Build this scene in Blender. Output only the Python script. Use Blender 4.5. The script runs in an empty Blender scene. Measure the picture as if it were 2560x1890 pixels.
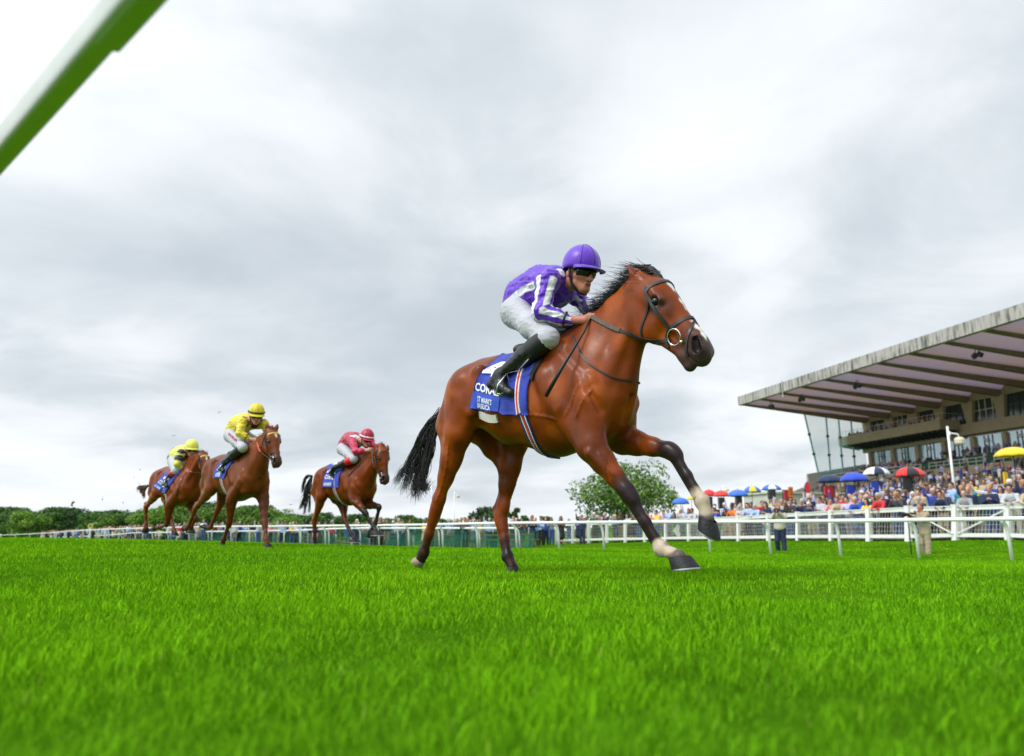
import bpy, bmesh, math, random
import numpy as np
from mathutils import Vector, Matrix, noise as mnoise
from mathutils.bvhtree import BVHTree
R_ = math.radians
SC = bpy.context.scene
COL = SC.collection

# ------------------------------------------------------------------ camera
FOC = 1920.0; PCX, PCY, PYH = 1280.0, 945.0, 1335.0
PITCH = math.atan((PYH - PCY) / FOC); CAMH = 0.27
cd = bpy.data.cameras.new("Camera"); cam = bpy.data.objects.new("Camera", cd); COL.objects.link(cam)
cam.location = (0, 0, CAMH); cam.rotation_euler = (math.pi / 2 + PITCH, 0, 0)
cd.sensor_width = 36.0; cd.lens = 36.0 * FOC / 2560.0
cd.clip_start = 0.05; cd.clip_end = 3000
cd.dof.use_dof = True; cd.dof.focus_distance = 5.0; cd.dof.aperture_fstop = 2.4
SC.camera = cam

# ------------------------------------------------------------------ world: overcast cloud deck over a Nishita sky
SUN_EL, SUN_AZ = 48.0, 238.0          # azimuth clockwise from +Y; the brightest part of the cloud lies behind the camera, to its left
w = bpy.data.worlds.new("World"); SC.world = w; w.use_nodes = True
nt = w.node_tree; nt.nodes.clear()
def N(t, **k):
    n = nt.nodes.new(t)
    for a, b in k.items(): setattr(n, a, b)
    return n
out = N('ShaderNodeOutputWorld'); mix = N('ShaderNodeMixShader'); b1 = N('ShaderNodeBackground'); b2 = N('ShaderNodeBackground')
sky = N('ShaderNodeTexSky', sky_type='NISHITA', sun_disc=False); sky.sun_elevation = R_(SUN_EL); sky.sun_rotation = R_(SUN_AZ)
b1.inputs[1].default_value = 0.1
nt.links.new(sky.outputs[0], b1.inputs[0])
tc = N('ShaderNodeTexCoord'); sep = N('ShaderNodeSeparateXYZ'); nt.links.new(tc.outputs['Generated'], sep.inputs[0])
def M(op, a, b=None, c=None):
    n = N('ShaderNodeMath', operation=op)
    for i, v in enumerate((a, b, c)):
        if v is None: continue
        if isinstance(v, (int, float)): n.inputs[i].default_value = v
        else: nt.links.new(v, n.inputs[i])
    return n.outputs[0]
zc = M('MAXIMUM', sep.outputs[2], 0.0); den = M('ADD', zc, 0.22)
u_ = M('DIVIDE', sep.outputs[0], den); v_ = M('DIVIDE', sep.outputs[1], den)
cmb = N('ShaderNodeCombineXYZ'); nt.links.new(u_, cmb.inputs[0]); nt.links.new(v_, cmb.inputs[1]); cmb.inputs[2].default_value = 3.7
def noise_(scale, detail, rough, dist=0.0, off=(0, 0, 0), st=(1, 1, 1)):
    mp = N('ShaderNodeMapping'); mp.inputs[1].default_value = off; mp.inputs[3].default_value = st
    nt.links.new(cmb.outputs[0], mp.inputs[0])
    n = N('ShaderNodeTexNoise'); n.inputs['Scale'].default_value = scale; n.inputs['Detail'].default_value = detail
    n.inputs['Roughness'].default_value = rough; n.inputs['Distortion'].default_value = dist
    nt.links.new(mp.outputs[0], n.inputs['Vector']); return n.outputs[0]
nA = noise_(0.62, 3.0, 0.45, 0.3, (0.9, 3.1, 0), (1.0, 0.8, 1))
nB = noise_(1.9, 8.0, 0.52, 0.4, (2.0, 1.0, 0))
nsum = M('ADD', M('MULTIPLY', nA, 0.55), M('MULTIPLY', nB, 0.45))
cr = N('ShaderNodeValToRGB'); nt.links.new(nsum, cr.inputs[0])
cr.color_ramp.interpolation = 'B_SPLINE'
cr.color_ramp.elements[0].position = 0.36; cr.color_ramp.elements[0].color = (0.44, 0.495, 0.54, 1)
cr.color_ramp.elements[1].position = 0.645; cr.color_ramp.elements[1].color = (0.85, 0.865, 0.88, 1)
e = cr.color_ramp.elements.new(0.46); e.color = (0.56, 0.61, 0.655, 1)
e = cr.color_ramp.elements.new(0.54); e.color = (0.73, 0.765, 0.80, 1)
nt.links.new(cr.outputs[0], b2.inputs[0])
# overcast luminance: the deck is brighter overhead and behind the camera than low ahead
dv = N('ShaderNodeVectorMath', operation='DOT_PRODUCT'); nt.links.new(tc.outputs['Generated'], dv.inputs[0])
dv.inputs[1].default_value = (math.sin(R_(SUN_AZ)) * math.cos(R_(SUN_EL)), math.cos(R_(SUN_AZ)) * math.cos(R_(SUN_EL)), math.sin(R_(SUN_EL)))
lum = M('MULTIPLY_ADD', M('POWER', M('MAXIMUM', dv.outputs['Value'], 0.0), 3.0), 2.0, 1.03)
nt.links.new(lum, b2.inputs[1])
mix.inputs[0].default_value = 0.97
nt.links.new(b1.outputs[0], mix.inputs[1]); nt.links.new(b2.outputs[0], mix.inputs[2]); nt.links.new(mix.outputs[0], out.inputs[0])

sl = bpy.data.lights.new("Sun", 'SUN'); sl.energy = 1.5; sl.angle = R_(14); sl.color = (1.0, 0.96, 0.90)
so = bpy.data.objects.new("Sun", sl); COL.objects.link(so); so.location = (-20, -30, 60)
sd = Vector((math.sin(R_(SUN_AZ)) * math.cos(R_(SUN_EL)), math.cos(R_(SUN_AZ)) * math.cos(R_(SUN_EL)), math.sin(R_(SUN_EL))))
so.rotation_euler = (-sd).to_track_quat('-Z', 'Y').to_euler()

SC.view_settings.view_transform = 'Standard'; SC.view_settings.look = 'None'
SC.view_settings.exposure = 0.30; SC.view_settings.gamma = 1.0; SC.view_settings.use_curve_mapping = False
SC.cycles.max_bounces = 8; SC.cycles.transparent_max_bounces = 12
SC.cycles.use_denoising = True
SC.cycles.sample_clamp_indirect = 6.0

# ------------------------------------------------------------------ picking real points: ray through a photo pixel met at a true distance
CF = np.array([0, math.cos(PITCH), math.sin(PITCH)]); CU = np.array([0, -math.sin(PITCH), math.cos(PITCH)]); CR = np.array([1., 0, 0]); CO = np.array([0, 0, CAMH])
def ray(px, py): return CR * (px - PCX) / FOC + CU * (PCY - py) / FOC + CF
def P(px, py, Y):
    d = ray(px, py); return CO + d * (Y / d[1])
def proj(q):
    q = np.asarray(q, float) - CO; z = q @ CF
    return PCX + FOC * (q @ CR) / z, PCY - FOC * (q @ CU) / z

# ------------------------------------------------------------------ object helpers
def link(o): COL.objects.link(o); return o
def tag(o, label=None, cat=None, group=None, kind=None):
    if label: o['label'] = label
    if cat: o['category'] = cat
    if group: o['group'] = group
    if kind: o['kind'] = kind
    return o
def empty(name, loc=(0, 0, 0), rz=0.0):
    o = bpy.data.objects.new(name, None); o.empty_display_size = 0.2
    o.location = loc; o.rotation_euler = (0, 0, rz); return link(o)
def mesh_obj(name, V, F, mat, parent=None, smooth=True, attrs=None, matidx=None, sharp=None):
    me = bpy.data.meshes.new(name)
    V = np.asarray(V, np.float32)
    if isinstance(F, np.ndarray):
        nv = F.shape[1]; n = len(F)
        me.vertices.add(len(V)); me.vertices.foreach_set('co', V.ravel())
        me.loops.add(n * nv); me.loops.foreach_set('vertex_index', F.ravel().astype(np.int32))
        me.polygons.add(n); me.polygons.foreach_set('loop_start', np.arange(0, n * nv, nv, dtype=np.int32))
        me.polygons.foreach_set('loop_total', np.full(n, nv, np.int32))
        me.update(calc_edges=True)
    else:
        me.from_pydata([tuple(map(float, v)) for v in V], [], [tuple(int(i) for i in f) for f in F]); me.update()
    if smooth: me.polygons.foreach_set('use_smooth', np.ones(len(me.polygons), bool))
    for m in (mat if isinstance(mat, (list, tuple)) else [mat]): me.materials.append(m)
    if matidx is not None: me.polygons.foreach_set('material_index', np.asarray(matidx, np.int32))
    for k, a in (attrs or {}).items():
        a = np.asarray(a, np.float32)
        if a.ndim == 1:
            at = me.attributes.new(k, 'FLOAT', 'POINT'); at.data.foreach_set('value', a)
        else:
            at = me.attributes.new(k, 'FLOAT_COLOR', 'POINT'); at.data.foreach_set('color', np.c_[a[:, :3], np.ones(len(a))].astype(np.float32).ravel())
    o = bpy.data.objects.new(name, me); link(o)
    if parent is not None: o.parent = parent
    if sharp is not None:
        try: me.set_sharp_from_angle(angle=R_(sharp))
        except Exception: pass
    return o
class MB:
    """collects boxes, bars, tubes, lathes into one mesh"""
    def __init__(s): s.V = []; s.F = []; s.n = 0
    def add(s, V, F):
        V = [tuple(map(float, v)) for v in V]
        s.F += [tuple(i + s.n for i in f) for f in F]; s.V += V; s.n += len(V); return s
    def box(s, c, size, rot=None):
        x, y, z = [q / 2 for q in size]
        V = [Vector(p) for p in ((-x,-y,-z),(x,-y,-z),(x,y,-z),(-x,y,-z),(-x,-y,z),(x,-y,z),(x,y,z),(-x,y,z))]
        if rot is not None: V = [rot @ v for v in V]
        c = Vector(c); V = [v + c for v in V]
        return s.add(V, [(0,3,2,1),(4,5,6,7),(0,1,5,4),(1,2,6,5),(2,3,7,6),(3,0,4,7)])
    def bar(s, a, b, wd, ht, up=(0, 0, 1)):
        a = Vector(a); b = Vector(b); d = (b - a); L = d.length; d.normalize()
        u = Vector(up); x = d.cross(u)
        if x.length < 1e-4: x = d.cross(Vector((1, 0, 0)))
        x.normalize(); u = x.cross(d)
        V = []
        for p in (a, b):
            for sx, su in ((-1,-1),(1,-1),(1,1),(-1,1)): V.append(p + x * sx * wd / 2 + u * su * ht / 2)
        return s.add(V, [(0,1,2,3),(7,6,5,4),(0,4,5,1),(1,5,6,2),(2,6,7,3),(3,7,4,0)])
    def tube(s, pts, rad, n=8, cap=True, flat=1.0):
        pts = [Vector(p) for p in pts]; m = len(pts)
        if not hasattr(rad, '__len__'): rad = [rad] * m
        T = []
        for i in range(m):
            t = (pts[min(i + 1, m - 1)] - pts[max(i - 1, 0)]); t.normalize(); T.append(t)
        ref = Vector((0, 0, 1)) if abs(T[0].z) < 0.9 else Vector((1, 0, 0))
        x = T[0].cross(ref).normalized()
        V = []; F = []
        for i in range(m):
            x = (x - T[i] * x.dot(T[i])).normalized(); y = T[i].cross(x)
            for k in range(n):
                a = 2 * math.pi * k / n
                V.append(pts[i] + x * math.cos(a) * rad[i] + y * math.sin(a) * rad[i] * flat)
        for i in range(m - 1):
            for k in range(n):
                k2 = (k + 1) % n
                F.append((i * n + k, i * n + k2, (i + 1) * n + k2, (i + 1) * n + k))
        if cap: F.append(tuple(range(n - 1, -1, -1))); F.append(tuple((m - 1) * n + k for k in range(n)))
        return s.add(V, F)
    def lathe(s, prof, n=16, M4=None, a0=0.0, a1=2 * math.pi):
        V = []; F = []; m = len(prof); full = abs(a1 - a0 - 2 * math.pi) < 1e-6; nn = n if full else n + 1
        for r, z in prof:
            for k in range(nn):
                a = a0 + (a1 - a0) * k / n; V.append(Vector((r * math.cos(a), r * math.sin(a), z)))
        for i in range(m - 1):
            for k in range(n):
                k2 = (k + 1) % nn; F.append((i * nn + k, i * nn + k2, (i + 1) * nn + k2, (i + 1) * nn + k))
        if M4 is not None: V = [M4 @ v for v in V]
        return s.add(V, F)
    def poly(s, pts): return s.add(pts, [tuple(range(len(pts)))])
    def prism(s, pts, ext):
        n = len(pts); e = Vector(ext); pts = [Vector(p) for p in pts]
        return s.add(pts + [p + e for p in pts], [tuple(range(n - 1, -1, -1)), tuple(range(n, 2 * n))] + [(i, (i + 1) % n, n + (i + 1) % n, n + i) for i in range(n)])
    def build(s, name, mat, parent=None, smooth=False, sharp=None, off=(0, 0, 0)):
        V = np.array(s.V, np.float32) - np.array(off, np.float32)
        o = mesh_obj(name, V, s.F, mat, parent, smooth, sharp=sharp)
        return o

# ------------------------------------------------------------------ materials
MATS = {}
def mat(name, col=(0.5, 0.5, 0.5), rough=0.6, metal=0.0, var=0.12, vscale=6.0, bump=0.0, bscale=40.0, attr=None, spec=0.5, sheen=0.0, coat=0.0, trans=0.0, alpha=1.0, sss=0.0, coord='Object', stretch=None, var2=None, feat=None):
    if name in MATS: return MATS[name]
    m = bpy.data.materials.new(name); m.use_nodes = True; t = m.node_tree; p = t.nodes['Principled BSDF']
    p.inputs['Roughness'].default_value = rough; p.inputs['Metallic'].default_value = metal
    p.inputs['Specular IOR Level'].default_value = spec
    if sheen: p.inputs['Sheen Weight'].default_value = sheen
    if coat: p.inputs['Coat Weight'].default_value = coat; p.inputs['Coat Roughness'].default_value = 0.25
    if trans: p.inputs['Transmission Weight'].default_value = trans
    if alpha < 1: p.inputs['Alpha'].default_value = alpha
    if sss: p.inputs['Subsurface Weight'].default_value = sss; p.inputs['Subsurface Radius'].default_value = (0.03, 0.012, 0.006); p.inputs['Subsurface Scale'].default_value = 0.3
    tcn = t.nodes.new('ShaderNodeTexCoord'); src = tcn.outputs[coord]
    if stretch:
        mp = t.nodes.new('ShaderNodeMapping'); mp.inputs[3].default_value = stretch; t.links.new(src, mp.inputs[0]); src = mp.outputs[0]
    nz = t.nodes.new('ShaderNodeTexNoise'); nz.inputs['Scale'].default_value = vscale; nz.inputs['Detail'].default_value = 5; nz.inputs['Roughness'].default_value = 0.6
    t.links.new(src, nz.inputs['Vector'])
    mr = t.nodes.new('ShaderNodeMapRange'); mr.inputs[1].default_value = 0.25; mr.inputs[2].default_value = 0.75; mr.inputs[3].default_value = 1 - var; mr.inputs[4].default_value = 1 + var
    t.links.new(nz.outputs[0], mr.inputs[0])
    vm = t.nodes.new('ShaderNodeVectorMath'); vm.operation = 'SCALE'; t.links.new(mr.outputs[0], vm.inputs['Scale'])
    if attr:
        an = t.nodes.new('ShaderNodeAttribute'); an.attribute_name = attr; t.links.new(an.outputs['Color'], vm.inputs[0])
    else:
        vm.inputs[0].default_value = col[:3]
    csrc = vm.outputs[0]
    if var2:   # streaks / stains of their own colour
        c2, sc2, st2, lo, hi = var2
        mp2 = t.nodes.new('ShaderNodeMapping'); mp2.inputs[3].default_value = st2; t.links.new(tcn.outputs[coord], mp2.inputs[0])
        n2 = t.nodes.new('ShaderNodeTexNoise'); n2.inputs['Scale'].default_value = sc2; n2.inputs['Detail'].default_value = 6; n2.inputs['Roughness'].default_value = 0.65
        t.links.new(mp2.outputs[0], n2.inputs['Vector'])
        r2 = t.nodes.new('ShaderNodeMapRange'); r2.inputs[1].default_value = lo; r2.inputs[2].default_value = hi; t.links.new(n2.outputs[0], r2.inputs[0])
        mx = t.nodes.new('ShaderNodeMix'); mx.data_type = 'RGBA'; t.links.new(r2.outputs[0], mx.inputs[0]); t.links.new(csrc, mx.inputs[6]); mx.inputs[7].default_value = (*c2, 1)
        csrc = mx.outputs[2]
    if feat:   # features of their own colour (brows, eyes, lips), marked per vertex
        fa = t.nodes.new('ShaderNodeAttribute'); fa.attribute_name = 'feat'; mx = t.nodes.new('ShaderNodeMix'); mx.data_type = 'RGBA'; t.links.new(fa.outputs['Fac'], mx.inputs[0]); t.links.new(csrc, mx.inputs[6]); mx.inputs[7].default_value = (*feat, 1); csrc = mx.outputs[2]
    t.links.new(csrc, p.inputs['Base Color'])
    if bump:
        nb = t.nodes.new('ShaderNodeTexNoise'); nb.inputs['Scale'].default_value = bscale; nb.inputs['Detail'].default_value = 4
        t.links.new(src, nb.inputs['Vector'])
        bp = t.nodes.new('ShaderNodeBump'); bp.inputs['Strength'].default_value = bump; bp.inputs['Distance'].default_value = 0.02
        t.links.new(nb.outputs[0], bp.inputs['Height']); t.links.new(bp.outputs[0], p.inputs['Normal'])
    MATS[name] = m; return m
def srgb(r, g, b):
    f = lambda c: ((c / 255) / 12.92) if c / 255 <= 0.04045 else (((c / 255) + 0.055) / 1.055) ** 2.4
    return (f(r), f(g), f(b))

# ------------------------------------------------------------------ implicit body modelling: smooth unions of tapered cones, meshed by surface nets
def _sm(a, b, k):
    h = np.maximum(k - np.abs(a - b), 0) / k
    return np.minimum(a, b) - h * h * k * 0.25
class Vol:
    def __init__(s, lo, hi, h):
        s.h = h; s.lo = np.array(lo, float); s.n = np.ceil((np.array(hi) - s.lo) / h).astype(int) + 1
        s.f = np.full(s.n, 0.5, np.float32)
        s.ax = [s.lo[i] + h * np.arange(s.n[i]) for i in range(3)]
    def _box(s, lo, hi):
        a = np.clip(np.floor((np.array(lo) - s.lo) / s.h).astype(int), 0, s.n); b = np.clip(np.ceil((np.array(hi) - s.lo) / s.h).astype(int) + 1, 0, s.n)
        return tuple(slice(int(a[i]), int(b[i])) for i in range(3))
    def cone(s, a, b, ra, rb, k=0.05, q=1.0, lat=(0, 1, 0), sub=False):
        """tapered capsule; q squashes it along the direction lat"""
        a = np.array(a, float); b = np.array(b, float); L = np.array(lat, float); L /= np.linalg.norm(L)
        R = max(ra, rb) * max(1, q) + k + 3 * s.h
        sl = s._box(np.minimum(a, b) - R, np.maximum(a, b) + R)
        g = s.f[sl]
        if g.size == 0: return s
        X, Y, Z = np.meshgrid(s.ax[0][sl[0]], s.ax[1][sl[1]], s.ax[2][sl[2]], indexing='ij')
        p = np.stack([X - a[0], Y - a[1], Z - a[2]], -1).astype(np.float32); ba = b - a
        if q != 1.0:
            f = (1 / q - 1); p = p + (p @ L)[..., None] * L * f; ba = ba + (ba @ L) * L * f
        bb = ba @ ba
        h = np.clip((p @ ba) / bb, 0, 1) if bb > 1e-12 else np.zeros(p.shape[:3])
        d = np.linalg.norm(p - h[..., None] * ba, axis=-1) - (ra + (rb - ra) * h)
        if q < 1: d = d * (0.5 + 0.5 * q)
        d = d.astype(np.float32)
        if sub: s.f[sl] = -_sm(-g, d, k)
        else: s.f[sl] = _sm(g, d, k)
        return s
    def ball(s, c, r, k=0.05, q=1.0, lat=(0, 1, 0), sub=False): return s.cone(c, c, r, r, k, q, lat, sub)
    def chain(s, pts, rs, k=0.05, q=1.0, lat=(0, 1, 0)):
        qs = q if hasattr(q, '__len__') else [q] * len(pts)
        for i in range(len(pts) - 1): s.cone(pts[i], pts[i + 1], rs[i], rs[i + 1], k, (qs[i] + qs[i + 1]) / 2, lat)
        return s
    def mesh(s, smooth=2):
        f = s.f; n = f.shape
        ins = f < 0
        c = np.zeros(tuple(x - 1 for x in n), np.int8)
        for i in (0, 1):
            for j in (0, 1):
                for k in (0, 1): c += ins[i:n[0]-1+i, j:n[1]-1+j, k:n[2]-1+k]
        act = (c > 0) & (c < 8); idx = np.argwhere(act); vid = np.full(act.shape, -1, np.int64); vid[act] = np.arange(len(idx))
        num = np.zeros((len(idx), 3)); cnt = np.zeros(len(idx))
        cs = [(0,0,0),(1,0,0),(0,1,0),(1,1,0),(0,0,1),(1,0,1),(0,1,1),(1,1,1)]
        for a in range(8):
            for b in range(a + 1, 8):
                if sum(abs(cs[a][i] - cs[b][i]) for i in range(3)) != 1: continue
                fa = f[tuple(idx[:, i] + cs[a][i] for i in range(3))]; fb = f[tuple(idx[:, i] + cs[b][i] for i in range(3))]
                m = (fa < 0) != (fb < 0)
                t = np.where(m, fa / np.where(fa == fb, 1, fa - fb), 0)
                A = np.array(cs[a], float); B = np.array(cs[b], float)
                num += np.where(m[:, None], A + t[:, None] * (B - A), 0); cnt += m
        V = s.lo + s.h * (idx + num / cnt[:, None])
        F = []
        for ax in range(3):
            o1, o2 = [(1, 2), (2, 0), (0, 1)][ax]
            sa = [slice(None)] * 3; sb = [slice(None)] * 3; sa[ax] = slice(0, n[ax] - 1); sb[ax] = slice(1, n[ax])
            cr_ = ins[tuple(sa)] != ins[tuple(sb)]
            e = np.argwhere(cr_)
            e = e[(e[:, o1] > 0) & (e[:, o1] < n[o1] - 1) & (e[:, o2] > 0) & (e[:, o2] < n[o2] - 1)]
            fl = ins[tuple(e[:, i] for i in range(3))]
            def vv(d1, d2):
                q = e.copy(); q[:, o1] -= d1; q[:, o2] -= d2
                return vid[q[:, 0], q[:, 1], q[:, 2]]
            q4 = np.stack([vv(1, 1), vv(0, 1), vv(0, 0), vv(1, 0)], 1)
            F.append(np.where(fl[:, None], q4, q4[:, ::-1]))
        F = np.concatenate(F); F = F[(F >= 0).all(1)]
        E = np.concatenate([F[:, [i, (i + 1) % 4]] for i in range(4)])
        E = np.concatenate([E, E[:, ::-1]])
        deg = np.bincount(E[:, 0], minlength=len(V)).astype(float)
        for _ in range(smooth):
            for lam in (0.5, -0.47):
                S = np.stack([np.bincount(E[:, 0], V[E[:, 1], i], minlength=len(V)) for i in range(3)], 1) / np.maximum(deg, 1)[:, None]
                V = V + lam * (S - V)
        return V, F
def seg_d(p, a, b):
    a = np.asarray(a, float); b = np.asarray(b, float); ba = b - a
    h = np.clip(((p - a) @ ba) / max(ba @ ba, 1e-9), 0, 1)
    return np.linalg.norm(p - a - h[:, None] * ba, axis=1), h
def sst(x, a, b):
    t = np.clip((x - a) / (b - a), 0, 1); return t * t * (3 - 2 * t)
def vnoise(p, sc, seed=0):
    rs = np.random.RandomState(seed); o = np.zeros(len(p)); 
    for i in range(6):
        d = rs.normal(size=3); d /= np.linalg.norm(d); o += np.sin((p @ d) * sc * (0.7 + 0.25 * i) * 2 + rs.rand() * 6.28 + 1.5 * np.sin((p @ rs.normal(size=3)) * sc))
    return o / 6
def spline(pts, n):
    pts = np.asarray(pts, float); m = len(pts); t = np.linspace(0, m-1, n); i = np.clip(t.astype(int), 0, m-2); f = (t - i)[:, None]
    g = lambda k: pts[np.clip(k, 0, m-1)]
    p0, p1, p2, p3 = g(i-1), g(i), g(i+1), g(i+2)
    return .5*((2*p1) + (-p0+p2)*f + (2*p0-5*p1+4*p2-p3)*f*f + (-p0+3*p1-3*p2+p3)*f**3)

# ================================================================== ground: one sheet of turf, rising and dipping as the course does
def tps(pts):
    pts = np.array(pts, float); X = pts[:, :2] / 20.0; z = pts[:, 2]; n = len(pts)
    def phi(r2): return np.where(r2 > 1e-12, .5*r2*np.log(np.maximum(r2, 1e-12)), 0)
    K = phi(((X[:, None]-X[None])**2).sum(-1)) + np.eye(n)*.003; Pm = np.c_[np.ones(n), X]
    A = np.block([[K, Pm], [Pm.T, np.zeros((3, 3))]]); c = np.linalg.solve(A, np.r_[z, 0, 0, 0])
    def ev(x, y):
        q = np.stack([np.ravel(x), np.ravel(y)], 1)/20.0; out = np.zeros(len(q))
        for i in range(0, len(q), 20000):
            s = q[i:i+20000]; out[i:i+20000] = phi(((s[:, None]-X[None])**2).sum(-1)) @ c[:n] + np.c_[np.ones(len(s)), s] @ c[n:]
        return out.reshape(np.shape(x))
    return ev
GA = [(0,0,0),(-3,0,0),(3,0,0),(0,2.5,0),(-3,2.5,0.01),(3,2.5,0),(0,5.5,.005),(-3,6,.03),(3,5,-.01),(-.6,6.2,.0),(0,-4,0),(8,0,-.05),(-8,0,.05)]
GA += [tuple(P(612,1366,12.3)), tuple(P(787,1363.6,14.4)), tuple(P(380,1356,15.0)), tuple(P(0,1346,25)), tuple(P(300,1349,25)), tuple(P(-300,1346,22)), tuple(P(0,1350,40)), tuple(P(0,1352,60)), tuple(P(0,1353,90)), tuple(P(300,1353,40)), tuple(P(300,1354,58)), tuple(P(560,1357,38)), tuple(P(-500,1350,40)), tuple(P(-500,1352,80)), tuple(P(150,1347.5,32)), tuple(P(620,1358,30)), tuple(P(900,1367,24)), tuple(P(1200,1376,22)), tuple(P(1600,1386,19)), (8,10,-.16), (3,12,-.12)]
RAIL_PX = [(2502,1402,20.),(2273,1395.5,21.7),(2080,1391,23.4),(1907,1385,25.2),(1758,1381,27.),(1619,1377,28.8),(1495,1375,30.4),(1384,1373,32.),(1279,1372,33.5),(1182,1370.5,35.5),(1096,1369,37.5),(1012,1367,40.),(938,1365.5,42.5),(870,1363,45.),(805,1361,47.),(744,1359,49.)]
GA += [tuple(P(a, b, c)) for a, b, c in RAIL_PX[::3]] + [tuple(P(530,1354,62)), tuple(P(282,1350,82)), tuple(P(190,1349,95)), tuple(P(0,1352,150))]
GA += [tuple(P(*q)) for q in ((2540,1356,26),(2390,1351,28),(2172,1354,30.4),(1994,1352.5,35.8),(1846,1353.5,38.7),(1664,1354,46),(1432,1358,50))]
for _x, _t, _b, _Y in ((2540,0,1356,26),(2390,0,1351,28),(2172,0,1354,30.4),(1994,0,1352.5,35.8),(1846,0,1353.5,38.7),(1664,0,1354,46)):
    _q = P(_x, _b, _Y); GA.append((_q[0]+.9, _q[1]+.43, _q[2]+.16)); GA.append((_q[0]+1.9, _q[1]+.9, _q[2]+.28))
GA += [(20,30.3,.70),(23.6,32,1.15),(27,33.5,1.5),(17.5,32.2,.40),(17.8,38,.55),(22,40,1.0),(19,46,.9),(26,50,1.7),(18,62,1.5),(36,60,2.4),(22,26,.3),(30,75,2.4),(12,62,.5),(8,70,0.2),(0,70,-.6),(-18,70,-.8),(-40,100,-1.2),(-14,55,-.66),(0,50,-.55),(4,56,-.5),(-4,62,-.7),(20,100,2.2),(45,110,3.0),(0,120,-1.),(-80,180,-2.5),(0,220,-1.5),(60,200,2.),(30,20,.2),(40,40,1.4),(-40,10,.12),(25,5,-.2)]
_g = tps(GA)
def G(x, y):
    x = np.asarray(x, float); y = np.asarray(y, float); r = np.hypot(x, y); b = sst(r, 150, 260)
    return _g(x, y)*(1-b) - 1.5*b
def G1(x, y): return float(G(np.array([x]), np.array([y]))[0])
def graded(lim, near, n):
    t = np.linspace(-1, 1, n); return np.sign(t)*(near*np.abs(t) + (lim-near)*np.abs(t)**5)
gx = graded(1800, 60, 181); gy = graded(1800, 80, 181) + 20
GX, GY = np.meshgrid(gx, gy, indexing='ij'); GZ = G(GX, GY)
nx, ny = GX.shape; I0 = (np.arange(nx-1)[:, None]*ny + np.arange(ny-1)[None]).ravel()
M_TURF = mat('turf', (.050, .145, .004), .9, var=.45, vscale=1.2, bump=.6, bscale=25, spec=.0, var2=((.080, .175, .005), .25, (1, 1, 1), .45, .7))
ground = mesh_obj('ground', np.stack([GX, GY, GZ], -1).reshape(-1, 3), np.stack([I0, I0+ny, I0+ny+1, I0+1], 1), M_TURF)
tag(ground, 'mown green turf of the racecourse running up to the rails', 'ground', kind='structure')

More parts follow.
